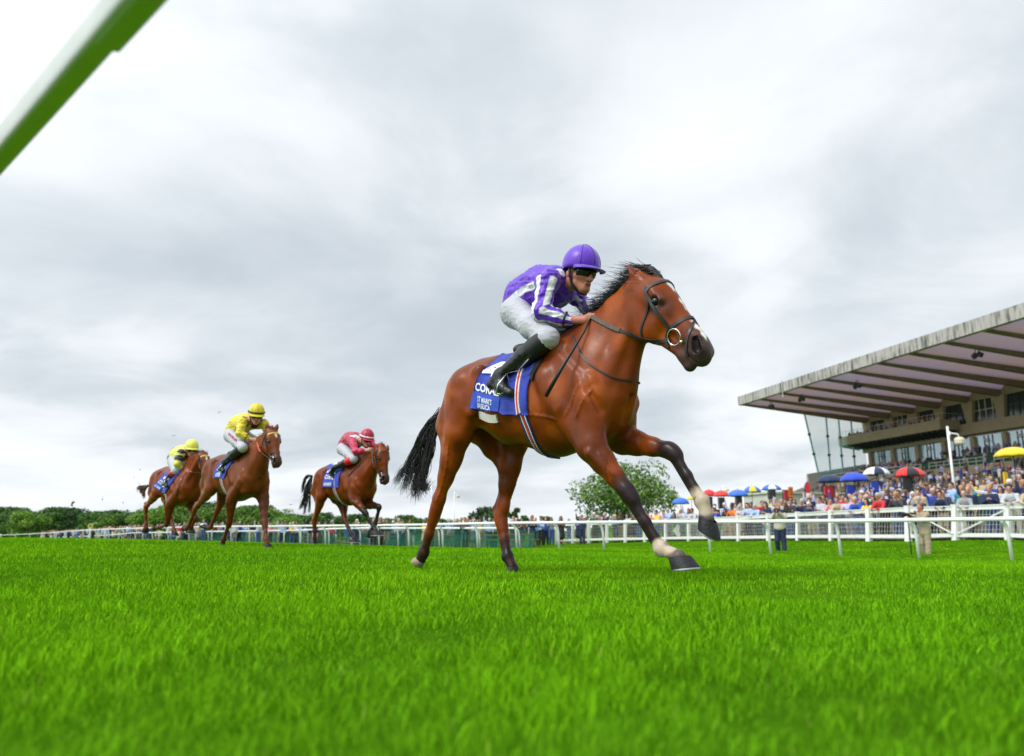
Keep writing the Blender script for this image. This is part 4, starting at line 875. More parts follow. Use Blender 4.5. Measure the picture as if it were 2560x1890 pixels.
BLACK_COAT = np.array([0.016, 0.013, 0.014])
def horse_mesh(lm, h, coat, ls=1.0, veins=False):
    """one continuous body from landmarks; returns vertices, faces, coat colours"""
    A = lambda *v: np.array(v, float)
    pts = np.array([p for k in ('RF', 'LF', 'RH', 'LH') for p in lm[k]] + list(lm['neck_top']) + [lm['muzzle'], lm['poll']])
    lo = np.minimum(pts.min(0), [-1.45, -0.45, 0]) - [0.12, 0.06, 0.10]; hi = np.maximum(pts.max(0), [0.6, 0.45, 1.7]) + [0.16, 0.06, 0.22]
    lo[1] = min(lo[1], -0.42); hi[1] = max(hi[1], 0.42)
    v = Vol(lo, hi, h)
    # trunk
    v.chain([A(.16,0,1.20), A(-.18,0,1.175), A(-.50,0,1.205), A(-.72,0,1.27), A(-.90,0,1.30)], [.335,.345,.312,.258,.215], k=.05, q=[.66,.76,.82,.86,.98])
    v.cone(A(.10,0,1.555), A(-.22,0,1.475), .05, .05, k=.16)
    v.cone(A(-.22,0,1.49), A(-.85,0,1.495), .045, .055, k=.14)
    v.cone(A(-.86,0,1.46), A(-1.17,0,1.27), .07, .042, k=.10)          # croup to dock
    v.cone(A(.26,0,1.02), A(-.1,0,.93), .13, .12, k=.14)              # sternum
    for s, K, KH in ((-1, 'RF', 'RH'), (1, 'LF', 'LH')):
        # hindquarter
        v.ball(A(-.87, s*.125, 1.345), .165, k=.08)
        v.cone(A(-.91, s*.13, 1.29), A(-1.09, s*.14, 1.07), .160, .112, k=.06)
        v.cone(A(-1.07, s*.13, 1.14), A(-1.09, s*.145, 1.0)*.6 + (lm[KH][0]*.7+lm[KH][1]*.3)*.4, .088, .058, k=.06)
        st, hk, ft, co = lm[KH][:4]
        v.cone(A(-.88, s*.17, 1.22), st + A(-.02,0,.04), .165, .112, k=.07, q=.75)
        v.cone(A(-1.02, s*.15, 1.08), st*0.62 + hk*0.38, .115, .064, k=.06, q=.75)
        v.cone(A(-.70, s*.19, 1.34), st + A(.02,0,.06), .06, .075, k=.10, q=.8)
        # gaskin, hock, hind cannon
        ax = hk - st; ax = ax / np.linalg.norm(ax); bk = np.cross(A(0,1,0), ax); bk = bk if bk[0] < 0 else -bk
        g1 = st*0.45 + hk*0.55
        v.chain([st, st*.72+hk*.28, g1, st*.15+hk*.85, hk], [.108,.080,.058,.043,.046], k=.05, q=[.8,.74,.76,.82,.85])
        v.cone(st*.62+hk*.38 + bk*.035, g1 + bk*.03, .050, .032, k=.035, q=.8)
        cn = ft - hk; cn = cn / np.linalg.norm(cn); cb = np.cross(A(0,1,0), cn); cb = cb if cb @ bk > 0 else -cb
        point = hk - cn*.085 + cb*.045
        v.cone(hk + cb*.01, point, .038, .024, k=.022, q=.8)
        v.cone(point, g1 + bk*.035, .017, .018, k=.022, q=.8)
        v.cone(hk - cn*.02, hk + cn*.07, .046, .038, k=.025, q=.9)
        v.chain([hk + cn*.05, hk*.45+ft*.55, ft - cn*.03], [.037*ls,.029*ls,.031*ls], k=.03, q=.9)
        v.cone(hk + cn*.06 + cb*.028*ls, ft - cn*.02 + cb*.026*ls, .016*ls, .018*ls, k=.016)
        v.ball(ft, .039, k=.03, q=.9); v.ball(ft + cb*.028, .026, k=.025)
        v.chain([ft, ft*.4+co*.6, co], [.033,.031,.041], k=.025, q=.94)
        # shoulder and fore leg
        el, kn, ff, fc = lm[K][:4]
        sp = A(.29, s*.160, 1.10)
        v.cone(A(.00, s*.14, 1.46), sp, .085, .112, k=.05, q=.8)
        v.cone(sp + A(.01,0,.0), el + A(.0,0,.03), .112, .088, k=.04, q=.85)
        v.cone(A(-.06, s*.19, 1.26), el + A(-.05,0,.05), .13, .08, k=.045, q=.7)
        v.cone(A(.34, s*.08, 1.11), A(.30, s*.115, .94), .10, .085, k=.035)        # pectoral
        v.cone(A(.14, s*.10, .99), el, .10, .078, k=.06)
        fa = kn - el; fa = fa / np.linalg.norm(fa); fb = np.cross(A(0,1,0), fa); fb = fb if fb[0] > 0 else -fb     # fb: towards the front of the limb
        v.chain([el, el*.7+kn*.3, el*.38+kn*.62, el*.12+kn*.88, kn], [.086,.072,.053,.043,.044], k=.045, q=[.84,.8,.84,.9,.95])
        v.cone(el*.9+kn*.1 + fb*.034, el*.5+kn*.5 + fb*.022, .044, .030, k=.026, q=.8)
        v.cone(el*.95+kn*.05 - fb*.040, el*.5+kn*.5 - fb*.020, .045, .030, k=.024, q=.8)
        v.cone(el*.85+kn*.15 + A(0,s*.07*ls,0), el*.45+kn*.55 + A(0,s*.04,0), .030, .020, k=.025)
        cn = ff - kn; cn = cn / np.linalg.norm(cn); cb = np.cross(A(0,1,0), cn); cb = cb if cb @ fb > 0 else -cb
        v.cone(kn - fa*.03 + cb*.008, kn + cn*.035 + cb*.008, .043, .040, k=.025, q=1.0)
        v.ball(kn - cb*.034 + cn*.01, .023, k=.025)
        v.chain([kn + cn*.03, kn*.5+ff*.5, ff - cn*.03], [.034,.026,.028], k=.03, q=.92)
        v.cone(kn + cn*.05 - cb*.028*ls, ff - cn*.02 - cb*.026*ls, .0155*ls, .0175*ls, k=.014)
        v.ball(ff, .038, k=.03, q=.92); v.ball(ff - cb*.027, .026, k=.025)
        v.chain([ff, ff*.4+fc*.6, fc], [.033,.031,.042], k=.025, q=.96)
    # neck
    NT, NB = lm['neck_top'], lm['neck_bot']
    cs = [(a + b) / 2 for a, b in zip(NT, NB)]; rs = [np.linalg.norm(a - b) / 2 for a, b in zip(NT, NB)]
    nq = [.50, .47, .48, .52][:len(cs)] if len(cs) == 4 else [.5] * len(cs)
    v.chain(cs, [r*.96 for r in rs], k=.05, q=nq)
    v.chain([a*.93 + b*.07 for a, b in zip(NT, NB)], [.05,.042,.036,.034][:len(NT)] if len(NT) == 4 else [.04]*len(NT), k=.07)
    v.cone(cs[0], A(.10, 0, 1.30), rs[0]*.9, .30, k=.10, q=.58)
    for s in (-1, 1):      # brachiocephalic muscle and jugular groove
        v.cone(A(.34, s*.125, 1.17), (NT[-1]*.35 + NB[-1]*.65) + A(0, s*.06, 0), .075, .04, k=.03, q=.7)
    v.cone(A(.41, 0, 1.13), NB[-1]*.93+NT[-1]*.07, .07, .045, k=.06)
    for s in (-1, 1):       # separate muscle bellies over the shoulder, arm and quarters
        v.cone(A(.02, s*.185, 1.47), A(.30, s*.225, 1.18), .040, .045, k=.022, q=.6)
        v.cone(A(-.04, s*.225, 1.26), A(.10, s*.235, 1.06), .080, .055, k=.020, q=.6)
        v.cone(A(.30, s*.185, 1.20), A(.26, s*.200, 1.00), .075, .060, k=.020, q=.75)
        v.cone(A(-.90, s*.215, 1.37), A(-.84, s*.225, 1.08), .080, .072, k=.022, q=.55)
        v.cone(A(-1.02, s*.185, 1.30), A(-1.03, s*.195, 1.02)*.75 + lm['RH' if s < 0 else 'LH'][0]*.25, .058, .046, k=.020, q=.65)
        v.cone(A(-.70, s*.225, 1.40), A(-.74, s*.245, 1.14), .045, .050, k=.03, q=.6)
        v.cone(A(-.68, s*.215, 1.435), A(-.70, s*.22, 1.42), .035, .035, k=.05)
    for s in (-1, 1):
        v.cone(A(.10, s*.225, 1.46), A(.33, s*.262, 1.24), .02, .004, k=.05, sub=True)
        v.cone(A(-.18, s*.285, 1.40), A(-.02, s*.30, .98), .034, .03, k=.055, sub=True)
        v.cone(A(.30, s*.262, 1.24), A(.40, s*.20, 1.02), .010, .010, k=.05, sub=True)
        v.cone(A(.25, s*.285, 1.16), A(.10, s*.29, 1.0), .018, .016, k=.035, sub=True)
        v.cone(A(-1.02, s*.305, 1.40), A(-1.03, s*.285, .98), .016, .016, k=.045, sub=True)
        v.cone(A(-.80, s*.34, 1.30), A(-.72, s*.345, 1.16), .03, .02, k=.09, sub=True)
        for i in range(5):
            v.cone(A(-.22 - .085*i, s*.325, 1.22), A(-.28 - .085*i, s*.30, 1.0), .006, .006, k=.03, sub=True)
    v.cone(A(.475, 0, 1.12), A(.44, 0, .96), .010, .010, k=.05, sub=True)
    # head
    pl, mz = lm['poll'], lm['muzzle']; L = np.linalg.norm(mz - pl); a = (mz - pl) / L
    lat = lm.get('head_lat', A(0, 1, 0)); lat = lat - a*(lat @ a); lat = lat / np.linalg.norm(lat)
    nn = np.cross(lat, a); 
    if nn[0] < 0 and nn[2] < 0: nn = -nn
    nn = nn if (nn @ (A(.6, 0, .8) if a[2] < -.2 else A(0,0,1))) > 0 else -nn
    HP = lambda u, n, y=0.0: pl + a*(u*L) + nn*(n*L) + lat*(y*L)
    hl = tuple(lat)
    g = L/.64
    v.cone(HP(.02,-.105), HP(.22,-.085), .105*g, .115*g, k=.05, q=.92, lat=hl)
    v.cone(HP(.20,-.070), HP(.42,-.095), .116*g, .098*g, k=.04, q=.98, lat=hl)
    v.cone(HP(.36,-.035), HP(.84,-.058), .074*g, .050*g, k=.04, q=.86, lat=hl)
    v.cone(HP(.38,-.155), HP(.86,-.12), .090*g, .060*g, k=.05, q=.74, lat=hl)
    v.cone(HP(.02,-.22), NB[-1]*.6+NT[-1]*.4, .10, .10, k=.06, q=.7)
    v.ball(HP(.93,-.115), .068*g, k=.04, q=.92, lat=hl)
    v.ball(HP(.99,-.140), .046*g, k=.035, q=1.0, lat=hl)
    v.cone(HP(.86,-.240), HP(.945,-.262), .041*g, .037*g, k=.020, q=.98, lat=hl)         # lower lip and chin
    for s in (-1, 1):
        v.cone(HP(.25,-.235, s*.088), HP(.37,-.275, s*.085), .108*g, .104*g, k=.024, q=.42, lat=hl)
        v.cone(HP(.36,-.33, s*.048), HP(.86,-.225, s*.024), .036*g, .028*g, k=.04, q=.8, lat=hl)
        v.cone(HP(.42,-.10, s*.138), HP(.64,-.13, s*.088), .013*g, .010*g, k=.025)
        v.cone(HP(.24,-.010, s*.145), HP(.36,-.015, s*.158), .028*g, .024*g, k=.024)       # brow bone
        v.cone(HP(.30,-.095, s*.162), HP(.39,-.090, s*.150), .015*g, .013*g, k=.020)
        v.cone(HP(.86,-.050, s*.060), HP(.95,-.080, s*.070), .032*g, .035*g, k=.03)        # nostril flare
    for s in (-1, 1):
        v.ball(HP(.335,-.052, s*.195), .030*g, k=.008, sub=True)                              # eye socket
        v.cone(HP(.875,-.040, s*.105), HP(.945,-.085, s*.108), .020*g, .028*g, k=.008, sub=True)
        v.cone(HP(.78,-.195, s*.10), HP(1.02,-.190, s*.05), .008, .007, k=.012, sub=True)           # mouth corner
        e0, e1 = lm['earR' if s < 0 else 'earL']
        v.chain([e0, e0*.55+e1*.45, e1], [.034,.034,.006], k=.025, q=.8, lat=hl)
        ef = lm.get('ear_front', A(.6, 0, .5)) + lat*s*.6; ef = ef / np.linalg.norm(ef)
        v.cone(e0*.75+e1*.25 + ef*.037, e0*.25+e1*.75 + ef*.024, .018, .008, k=.012, sub=True)
    V, F = v.mesh(2)
    if veins:                                              # raised veins under the thin coat
        tr = BVHTree.FromPolygons([Vector(q) for q in V], [tuple(q) for q in F])
        def vein(pts, r=.0055):
            c = spline([np.array(tr.find_nearest(Vector(p))[0]) for p in pts], 3*len(pts)); c = [np.array(tr.find_nearest(Vector(p))[0]) for p in c]
            for a_, b_ in zip(c[:-1], c[1:]): v.cone(a_, b_, r, r, k=.011)
        for s in (-1, 1):
            vein([A(.05,s*.3,.96), A(-.10,s*.4,.99), A(-.28,s*.4,1.03), A(-.45,s*.4,1.06), A(-.62,s*.4,1.10)])
            vein([A(-.1,s*.4,1.0), A(-.16,s*.4,1.08), A(-.30,s*.4,1.12)], .0042)
            vein([A(.36,s*.25,1.16), A(.30,s*.3,1.06), A(.24,s*.3,.99)], .0048); vein([A(.28,s*.3,1.20), A(.20,s*.3,1.10), A(.16,s*.3,1.0)], .0042)
            el, kn, ff = lm['RF' if s < 0 else 'LF'][:3]; vein([el*.9+kn*.1+A(.1,s*.1,0), el*.6+kn*.4+A(.08,s*.1,0), el*.25+kn*.75+A(.02,s*.1,.05)], .0048); vein([kn*.7+ff*.3+A(-.05,s*.08,0), kn*.3+ff*.7+A(-.05,s*.08,0)], .004)
            st, hk = lm['RH' if s < 0 else 'LH'][:2]; vein([st*.85+hk*.15+A(.02,s*.15,0), st*.5+hk*.5+A(.08,s*.15,0), st*.1+hk*.9+A(.05,s*.1,0)], .005)
            vein([HP(.42,-.10,s*.15), HP(.55,-.16,s*.13), HP(.66,-.20,s*.11), HP(.74,-.20,s*.10)], .0042)
        V, F = v.mesh(1)
    # ---- coat
    n = len(V); C = np.tile(np.array(coat['base'], float), (n, 1))
    nz = vnoise(V, 9, 3); n2 = vnoise(V, 30, 5)
    def paint(m, c):
        nonlocal C
        m = np.clip(m, 0, 1)[:, None]; C = C*(1-m) + np.array(c)*m
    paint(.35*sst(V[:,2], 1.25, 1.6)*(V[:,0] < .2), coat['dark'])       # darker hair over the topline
    paint(.55*sst(nz, .05, .6), coat['dark']); paint(.55*sst(-nz, .05, .6), coat['light']); n3 = vnoise(V, 20, 8); paint(.22*sst(n3, .1, .6), coat['dark']); paint(.5*sst(-V[:,2], -.98, -.84)*(np.abs(V[:,0]+.15) < .6), coat['dark'])  # mottled tone; last, the belly's shade painted into the coat as darker colour
    axd, axu = seg_d(V, pl, mz); hd = sst(-axd, -.26, -.20)
    u = ((V - pl) @ a) / L; y = ((V - pl) @ lat) / L; nh = ((V - pl) @ nn) / L
    paint(hd*sst(u, .60, .92)*.93, coat['muzzle'])
    for s in (-1, 1):
        d = np.linalg.norm(V - HP(.345,-.075, s*.165), axis=1); paint(sst(-d, -.085, -.03)*.85, coat['muzzle'])
    for s in (-1, 1):
        dn, _ = seg_d(V, HP(.875,-.045, s*.09), HP(.945,-.085, s*.09)); paint(sst(-dn, -.041, -.031), (.012,.005,.005))
    for k in ('RF', 'LF', 'RH', 'LH'):
        j = lm[k]; bl = coat['legs']
        if bl > 0:
            d1, h_1 = seg_d(V, j[1], j[2]); d2, _ = seg_d(V, j[2], j[3]); d0, h0 = seg_d(V, j[0], j[1])
            fore = k[1] == 'F'
            m = np.maximum(sst(-d2, -.10, -.07), sst(-d1, -.10, -.07)*(1 if fore else sst(h_1 + n2*.1, .2, .75)*.85)); m = np.maximum(m, sst(-d0, -.09, -.06)*sst(h0 + n2*.06, .55, .86)*fore)
            paint(m*bl*(1 - .35*sst(n2, .2, .8)*(0 if fore else 1)), BLACK_COAT)
        sk = coat.get('sock', {}).get(k)
        if sk:
            d2, h2 = seg_d(V, j[2], j[3]); d1, h1 = seg_d(V, j[1], j[2])
            m = np.maximum(sst(-d2, -.075, -.06), sst(-d1, -.07, -.05)*sst(h1 + n2*.05, sk, sk + .12))
            paint(m*(1 - sst(n2, .1, .6)*.65), (.50, .40, .30)); dk, hk_ = seg_d(V, j[2], j[3]); paint(sst(-dk, -.075, -.06)*sst(hk_ + nz*.18, .72, .95)*.85, (.05,.04,.04))
    front = hd*sst(nh, -.09, -.045)
    for (u0, u1, w, yo) in coat.get('blaze', []):
        ww = w*(.75 + .35*np.sin(u*60) + .3*n2)
        paint(front*sst(u, u0-.02, u0+.02)*(1-sst(u, u1-.03, u1+.02))*sst(-np.abs(y-yo-.006*np.sin(u*25)), -ww-.01, -ww+.008), (.80, .76, .70))
    return V, F, np.clip(C, 0, 1), HP, lat, nn, L

def hoof(fr, body, c, toe, heel, lat, mt):
    """hoof wall lofted from coronet to ground surface"""
    c, toe, heel = (np.asarray(q, float) for q in (c, toe, heel)); mid = (toe + heel) / 2; fwd = (toe - heel); hl = np.linalg.norm(fwd) / 2; fwd /= 2*hl
    up = c - mid; up -= fwd*(up @ fwd); lat = np.cross(up, fwd); lat /= np.linalg.norm(lat); hl = max(hl, .052)
    V = []; F = []; n = 20; rings = [(0.0, 1.0, 1.0), (.12, .985, .985), (.55, .90, .92), (.9, .82, .85), (1.04, .74, .78)]
    for t, sx, sy in rings:
        ctr = mid*(1-t) + (c + (toe-heel)/(2*hl)*0.004)*t
        for k in range(n):
            an = 2*math.pi*k/n; x = math.cos(an); yv = math.sin(an)
            if x < 0: x *= .92
            V.append(ctr + fwd*x*hl*sx + lat*yv*hl*.93*sy)
    for r in range(len(rings)-1):
        for k in range(n):
            k2 = (k+1) % n; F.append((r*n+k, r*n+k2, (r+1)*n+k2, (r+1)*n+k))
    # horseshoe rim under the wall and the sole
    un = -up/np.linalg.norm(up); b = len(V)
    for k in range(n): V.append(np.array(V[k]) + un*.009)
    for k in range(n): V.append(mid + (np.array(V[k]) - mid)*.72 + un*.009)
    for k in range(n): V.append(mid + (np.array(V[k]) - mid)*.72 - un*.004)
    idx0 = len(F)
    for k in range(n):
        k2 = (k+1) % n
        F += [(b+k, b+k2, k2, k), (b+n+k, b+n+k2, b+k2, b+k), (b+2*n+k, b+2*n+k2, b+n+k2, b+n+k)]
    F.append(tuple(b+2*n+k for k in range(n)))
    mi = [0]*idx0 + [1]*(len(F)-1-idx0) + [0]
    o = mesh_obj('hoof', V, F, [mt, M_SHOE], body, True, matidx=mi, sharp=50); return o

def hair(name, lines, r0, mt, parent, sides=3, tip=.15):
    """many tapered strands as one mesh"""
    nl = len(lines); m = len(lines[0]); Pn = np.array(lines)
    T = np.gradient(Pn, axis=1); T /= np.linalg.norm(T, axis=2, keepdims=True) + 1e-9
    rnd = np.random.RandomState(4); ref = rnd.normal(size=(nl, 1, 3)); X = np.cross(T, ref); X /= np.linalg.norm(X, axis=2, keepdims=True) + 1e-9; Yv = np.cross(T, X)
    tt = np.linspace(0, 1, m)[None, :, None]; r = r0*(1 - (1-tip)*tt**1.5)*(0.6 + 0.8*rnd.rand(nl, 1, 1))
    ring = [Pn + X*r*math.cos(2*math.pi*k/sides) + Yv*r*math.sin(2*math.pi*k/sides) for k in range(sides)]
    V = np.stack(ring, 2).reshape(-1, 3); F = []
    b = (np.arange(nl)[:, None]*m + np.arange(m-1)[None, :]).ravel()*sides
    for k in range(sides):
        k2 = (k+1) % sides; F.append(np.stack([b+k, b+k2, b+sides+k2, b+sides+k], 1))
    return mesh_obj(name, V, np.concatenate(F), mt, parent, True)

class Skin:
    """the finished body surface, for laying straps and cloths on it"""
    def __init__(s, fr, V, F): s.fr = fr; s.b = BVHTree.FromPolygons([Vector(v) for v in V], [tuple(f) for f in F]); s.c = Vector(fr.cam())
    def px(s, x, y, ymax=None):
        d = Vector(s.fr.pray(x, y)).normalized(); h = s.b.ray_cast(s.c, d)
        if h[0] is None:
            best = None                                       # just past the outline: nearest surface to the ray
            for k in np.linspace(.55, 1.5, 60):
                q = s.c + d*(Vector(s.fr.h(x, y, 0)) - s.c).length*k; r = s.b.find_nearest(q)
                if best is None or r[3] < best[3]: best = r
            return best[0], best[1]
        return h[0], h[1]
    def near(s, p):
        r = s.b.find_nearest(Vector(p)); return r[0], r[1]
def strap(name, skin, pts, wd, mt, parent, th=.004, off=.003, n=None, snap=True, matidx=None, stripes=None, closed=False):
    """a band laid along surface points"""
    pts = np.array([tuple(p) for p in pts], float)
    L = np.linalg.norm(np.diff(pts, axis=0), axis=1).sum(); n = n or max(6, int(L/.018))
    c = spline(pts, n); V = []; F = []; mi = []
    nor = []
    for i in range(n):
        p, q = skin.near(c[i]); 
        if (Vector(c[i]) - p).dot(q) < 0 or snap: c[i] = np.array(p)
        nor.append(np.array(q))
    nor = np.array(nor)
    for _ in range(2): nor[1:-1] = (nor[:-2] + nor[1:-1]*2 + nor[2:]) / 4; c[1:-1] = (c[:-2] + c[1:-1]*2 + c[2:]) / 4
    m = (len(stripes) if stripes else 1) + 1
    for i in range(n):
        t = c[min(i+1, n-1)] - c[max(i-1, 0)]; t /= np.linalg.norm(t) + 1e-9; q = nor[i] / (np.linalg.norm(nor[i]) + 1e-9); x = np.cross(t, q); x /= np.linalg.norm(x) + 1e-9
        for j in range(m): V.append(c[i] + x*wd*(j/(m-1)-.5) + q*(off+th))
        for j in range(m): V.append(c[i] + x*wd*(j/(m-1)-.5) + q*(off-.004))
    w2 = 2*m
    for i in range(n-1):
        for j in range(m-1):
            F.append((i*w2+j, i*w2+j+1, (i+1)*w2+j+1, (i+1)*w2+j)); mi.append(stripes[j] if stripes else 0)
        for (p, q) in ((0, m), (2*m-1, m-1)):
            F.append((i*w2+p, (i+1)*w2+p, (i+1)*w2+q, i*w2+q)); mi.append(stripes[0] if stripes else 0)
    for i in (0, n-1):
        F.append(tuple([i*w2+j for j in range(m)] + [i*w2+m+j for j in range(m-1, -1, -1)])); mi.append(0)
    return mesh_obj(name, V, F, mt, parent, True, matidx=mi, sharp=40)
class Sheet:
    """a cloth laid over the back: corner pixels on the near side, mirrored over the spine"""
    def __init__(s, skin, rear, front, nu=26, nv=26, off=.013):
        s.skin = skin; s.rear = spline(rear, 40); s.front = spline(front, 40); s.off = off
    def at(s, u, v, o=None):
        i = min(39, max(0, v*39)); k = int(min(38, i)); f = i-k
        a = s.rear[k]*(1-f)+s.rear[k+1]*f; b = s.front[k]*(1-f)+s.front[k+1]*f; p = a*(1-u)+b*u
        q, n = s.skin.px(*p); return np.array(q) , np.array(n)
    def build(s, name, mt, parent, nu=28, nv=24, wave=.006):
        G = np.zeros((nu, nv, 3)); Nn = np.zeros((nu, nv, 3))
        for i in range(nu):
            for j in range(nv): G[i, j], Nn[i, j] = s.at(i/(nu-1), j/(nv-1))
        for _ in range(2):
            G[:, 1:-1] = (G[:, :-2]+2*G[:, 1:-1]+G[:, 2:])/4; Nn[:, 1:-1] = (Nn[:, :-2]+2*Nn[:, 1:-1]+Nn[:, 2:])/4
        s.G = G; nvv = nv
        mid = 7; rows = []
        far = G[:, ::-1].copy(); far[..., 1] *= -1
        br = []
        for k in range(1, mid):
            t = k/mid; p = G[:, 0]*(1-t)+far[:, -1]*t; br.append(p)
        seq = [far[:, j] for j in range(nv)] + [b for b in br[::-1]] + [G[:, j] for j in range(nv)]
        allp = np.stack(seq, 1); m = allp.shape[1]
        V = []; F = []
        for i in range(nu):
            for j in range(m):
                p, q = s.skin.near(allp[i, j]); hem = abs(j-(m-1)/2)/((m-1)/2)
                o = s.off + wave*hem**2*(1+math.sin(i*.9+j*.35)+.6*math.sin(i*.37-j*.2)); V.append(np.array(p) + np.array(q)*o)
        V = np.array(V).reshape(nu, m, 3)
        for _ in range(2): V[1:-1, 1:-1] = (V[:-2, 1:-1]+V[2:, 1:-1]+V[1:-1, :-2]+V[1:-1, 2:]+4*V[1:-1, 1:-1])/8
        s.b = None
        Vt = V.reshape(-1, 3); n0 = len(Vt); inner = Vt.copy()
        for i in range(n0):
            p, q = s.skin.near(Vt[i]); inner[i] = Vt[i] - np.array(q)*.007
        I = lambda i, j: i*m+j
        for i in range(nu-1):
            for j in range(m-1):
                F.append((I(i,j), I(i,j+1), I(i+1,j+1), I(i+1,j))); F.append((n0+I(i,j), n0+I(i+1,j), n0+I(i+1,j+1), n0+I(i,j+1)))
        for i in range(nu-1):
            for j in (0, m-1): F.append((I(i,j), I(i+1,j), n0+I(i+1,j), n0+I(i,j)))
        for j in range(m-1):
            for i in (0, nu-1): F.append((I(i,j), I(i,j+1), n0+I(i,j+1), n0+I(i,j)))
        s.top = BVHTree.FromPolygons([Vector(v) for v in Vt], [f for f in F if max(f) < n0])
        return mesh_obj(name, np.r_[Vt, inner], F, mt, parent, True)
    def on(s, u, v, o=.003):
        i = min(39, max(0, v*39)); k = int(min(38, i)); f = i-k
        a = s.rear[k]*(1-f)+s.rear[k+1]*f; b = s.front[k]*(1-f)+s.front[k+1]*f; p = a*(1-u)+b*u
        d = Vector(s.skin.fr.pray(*p)).normalized(); h = s.top.ray_cast(s.skin.c, d)
        if h[0] is None:
            q, n = s.skin.px(*p); r = s.top.find_nearest(q); h = (r[0], r[1])
        n = h[1] if h[1].dot(s.skin.c - h[0]) > 0 else -h[1]
        return np.array(h[0] + n*o)
_txt = {}
def text_geo(body, bold=0.0):
    k = (body, bold)
    if k in _txt: return _txt[k]
    cu = bpy.data.curves.new('t', 'FONT'); cu.body = body; cu.align_x = 'CENTER'; cu.align_y = 'CENTER'; cu.size = 1.0; cu.offset = bold; cu.resolution_u = 2
    o = bpy.data.objects.new('t', cu); link(o); dg = bpy.context.evaluated_depsgraph_get(); me = bpy.data.meshes.new_from_object(o.evaluated_get(dg))
    bm = bmesh.new(); bm.from_mesh(me); bmesh.ops.triangulate(bm, faces=bm.faces[:])
    V = np.array([v.co[:] for v in bm.verts]); F = [tuple(v.index for v in f.verts) for f in bm.faces]; bm.free()
    bpy.data.objects.remove(o); bpy.data.curves.remove(cu); bpy.data.meshes.remove(me)
    lo, hi = V[:, :2].min(0), V[:, :2].max(0); V[:, :2] = (V[:, :2]-lo)/(hi-lo)      # unit box
    # cut long triangles so that letters follow a curved cloth
    _txt[k] = (V, F); return V, F
def text_on(sheet, body, box, mt, parent, name='lettering', bold=.02, o=.0035, sub=1):
    V, F = text_geo(body, bold); bm = bmesh.new(); vs = [bm.verts.new(v) for v in V]
    for f in F:
        try: bm.faces.new([vs[i] for i in f])
        except ValueError: pass
    if sub: bmesh.ops.subdivide_edges(bm, edges=[e for e in bm.edges if e.calc_length() > .12], cuts=1); bmesh.ops.triangulate(bm, faces=bm.faces[:])
    (a, b), (c, d), (e, f), (g, h) = box       # lower-left, lower-right, upper-right, upper-left in sheet (u, v)
    out_ = []
    bm.verts.index_update()
    for v in bm.verts:
        x, y = v.co.x, v.co.y
        uu = (a*(1-x)+c*x)*(1-y)+(g*(1-x)+e*x)*y; vv = (b*(1-x)+d*x)*(1-y)+(h*(1-x)+f*x)*y
        out_.append(sheet.on(uu, vv, o))
    F2 = [tuple(v.index for v in f.verts) for f in bm.faces]; bm.free()
    return mesh_obj(name, out_, F2, mt, parent, False)
def patch_on(sheet, name, q, mt, parent, n=10, o=.0025):
    (a, b), (c, d), (e, f), (g, h) = q; V = []; F = []
    for i in range(n):
        for j in range(n):
            x, y = i/(n-1), j/(n-1)
            V.append(sheet.on((a*(1-x)+c*x)*(1-y)+(g*(1-x)+e*x)*y, (b*(1-x)+d*x)*(1-y)+(h*(1-x)+f*x)*y, o))
    for i in range(n-1):
        for j in range(n-1): F.append((i*n+j, (i+1)*n+j, (i+1)*n+j+1, i*n+j+1))
    return mesh_obj(name, V, F, mt, parent, True)

M_SHOE = mat('shoe_steel', (.45, .46, .45), .35, 1.0)
M_HOOFD = mat('hoof_dark', (.017, .016, .018), .5, var=.35, vscale=30, spec=.3, bump=.3, bscale=80)
M_HOOFL = mat('hoof_pale', (.30, .23, .17), .5, var=.3, vscale=30, bump=.3, bscale=80)
M_HAIR = mat('black_hair', (.009, .008, .008), .65, var=.3, vscale=40)
M_HAIRR = mat('chestnut_hair', (.10, .035, .015), .5, var=.3, vscale=40)
M_EYE = mat('horse_eye', (.006, .004, .004), .06)
M_LEATH = mat('tack_leather', (.018, .016, .017), .42, var=.25, vscale=30)
M_LEATHB = mat('brown_leather', (.10, .04, .015), .45, var=.25, vscale=30)
M_RUB = mat('rein_rubber', (.13, .10, .08), .7, var=.2, vscale=60, bump=.5, bscale=300)
M_ORUB = mat('orange_rein_rubber', (.72, .12, .03), .6)
M_STEEL = mat('bit_steel', (.72, .73, .72), .18, 1.0)
M_BLUE = mat('saddle_cloth_blue', (.012, .035, .40), .7, var=.14, vscale=10, bump=.35, bscale=300, sheen=.2)
M_BLUE2 = mat('name_panel_blue', (.03, .085, .55), .65, var=.10, vscale=10, bump=.3, bscale=300)
M_WHT = mat('lettering_white', (.80, .82, .84), .6, var=.03)
M_GRED = mat('girth_red', (.62, .025, .02), .6); M_GNAV = mat('girth_navy', (.01, .03, .14), .6); M_GWHT = mat('girth_white', (.72, .72, .70), .6)
M_SHEEP = mat('sheepskin', (.74, .71, .64), .95, var=.08, vscale=60, bump=.5, bscale=260, sheen=.5)
def coat_mat(name):
    return mat(name, attr='coat', rough=.33, var=.10, vscale=70, bump=.14, bscale=13, spec=.20, sheen=.0)
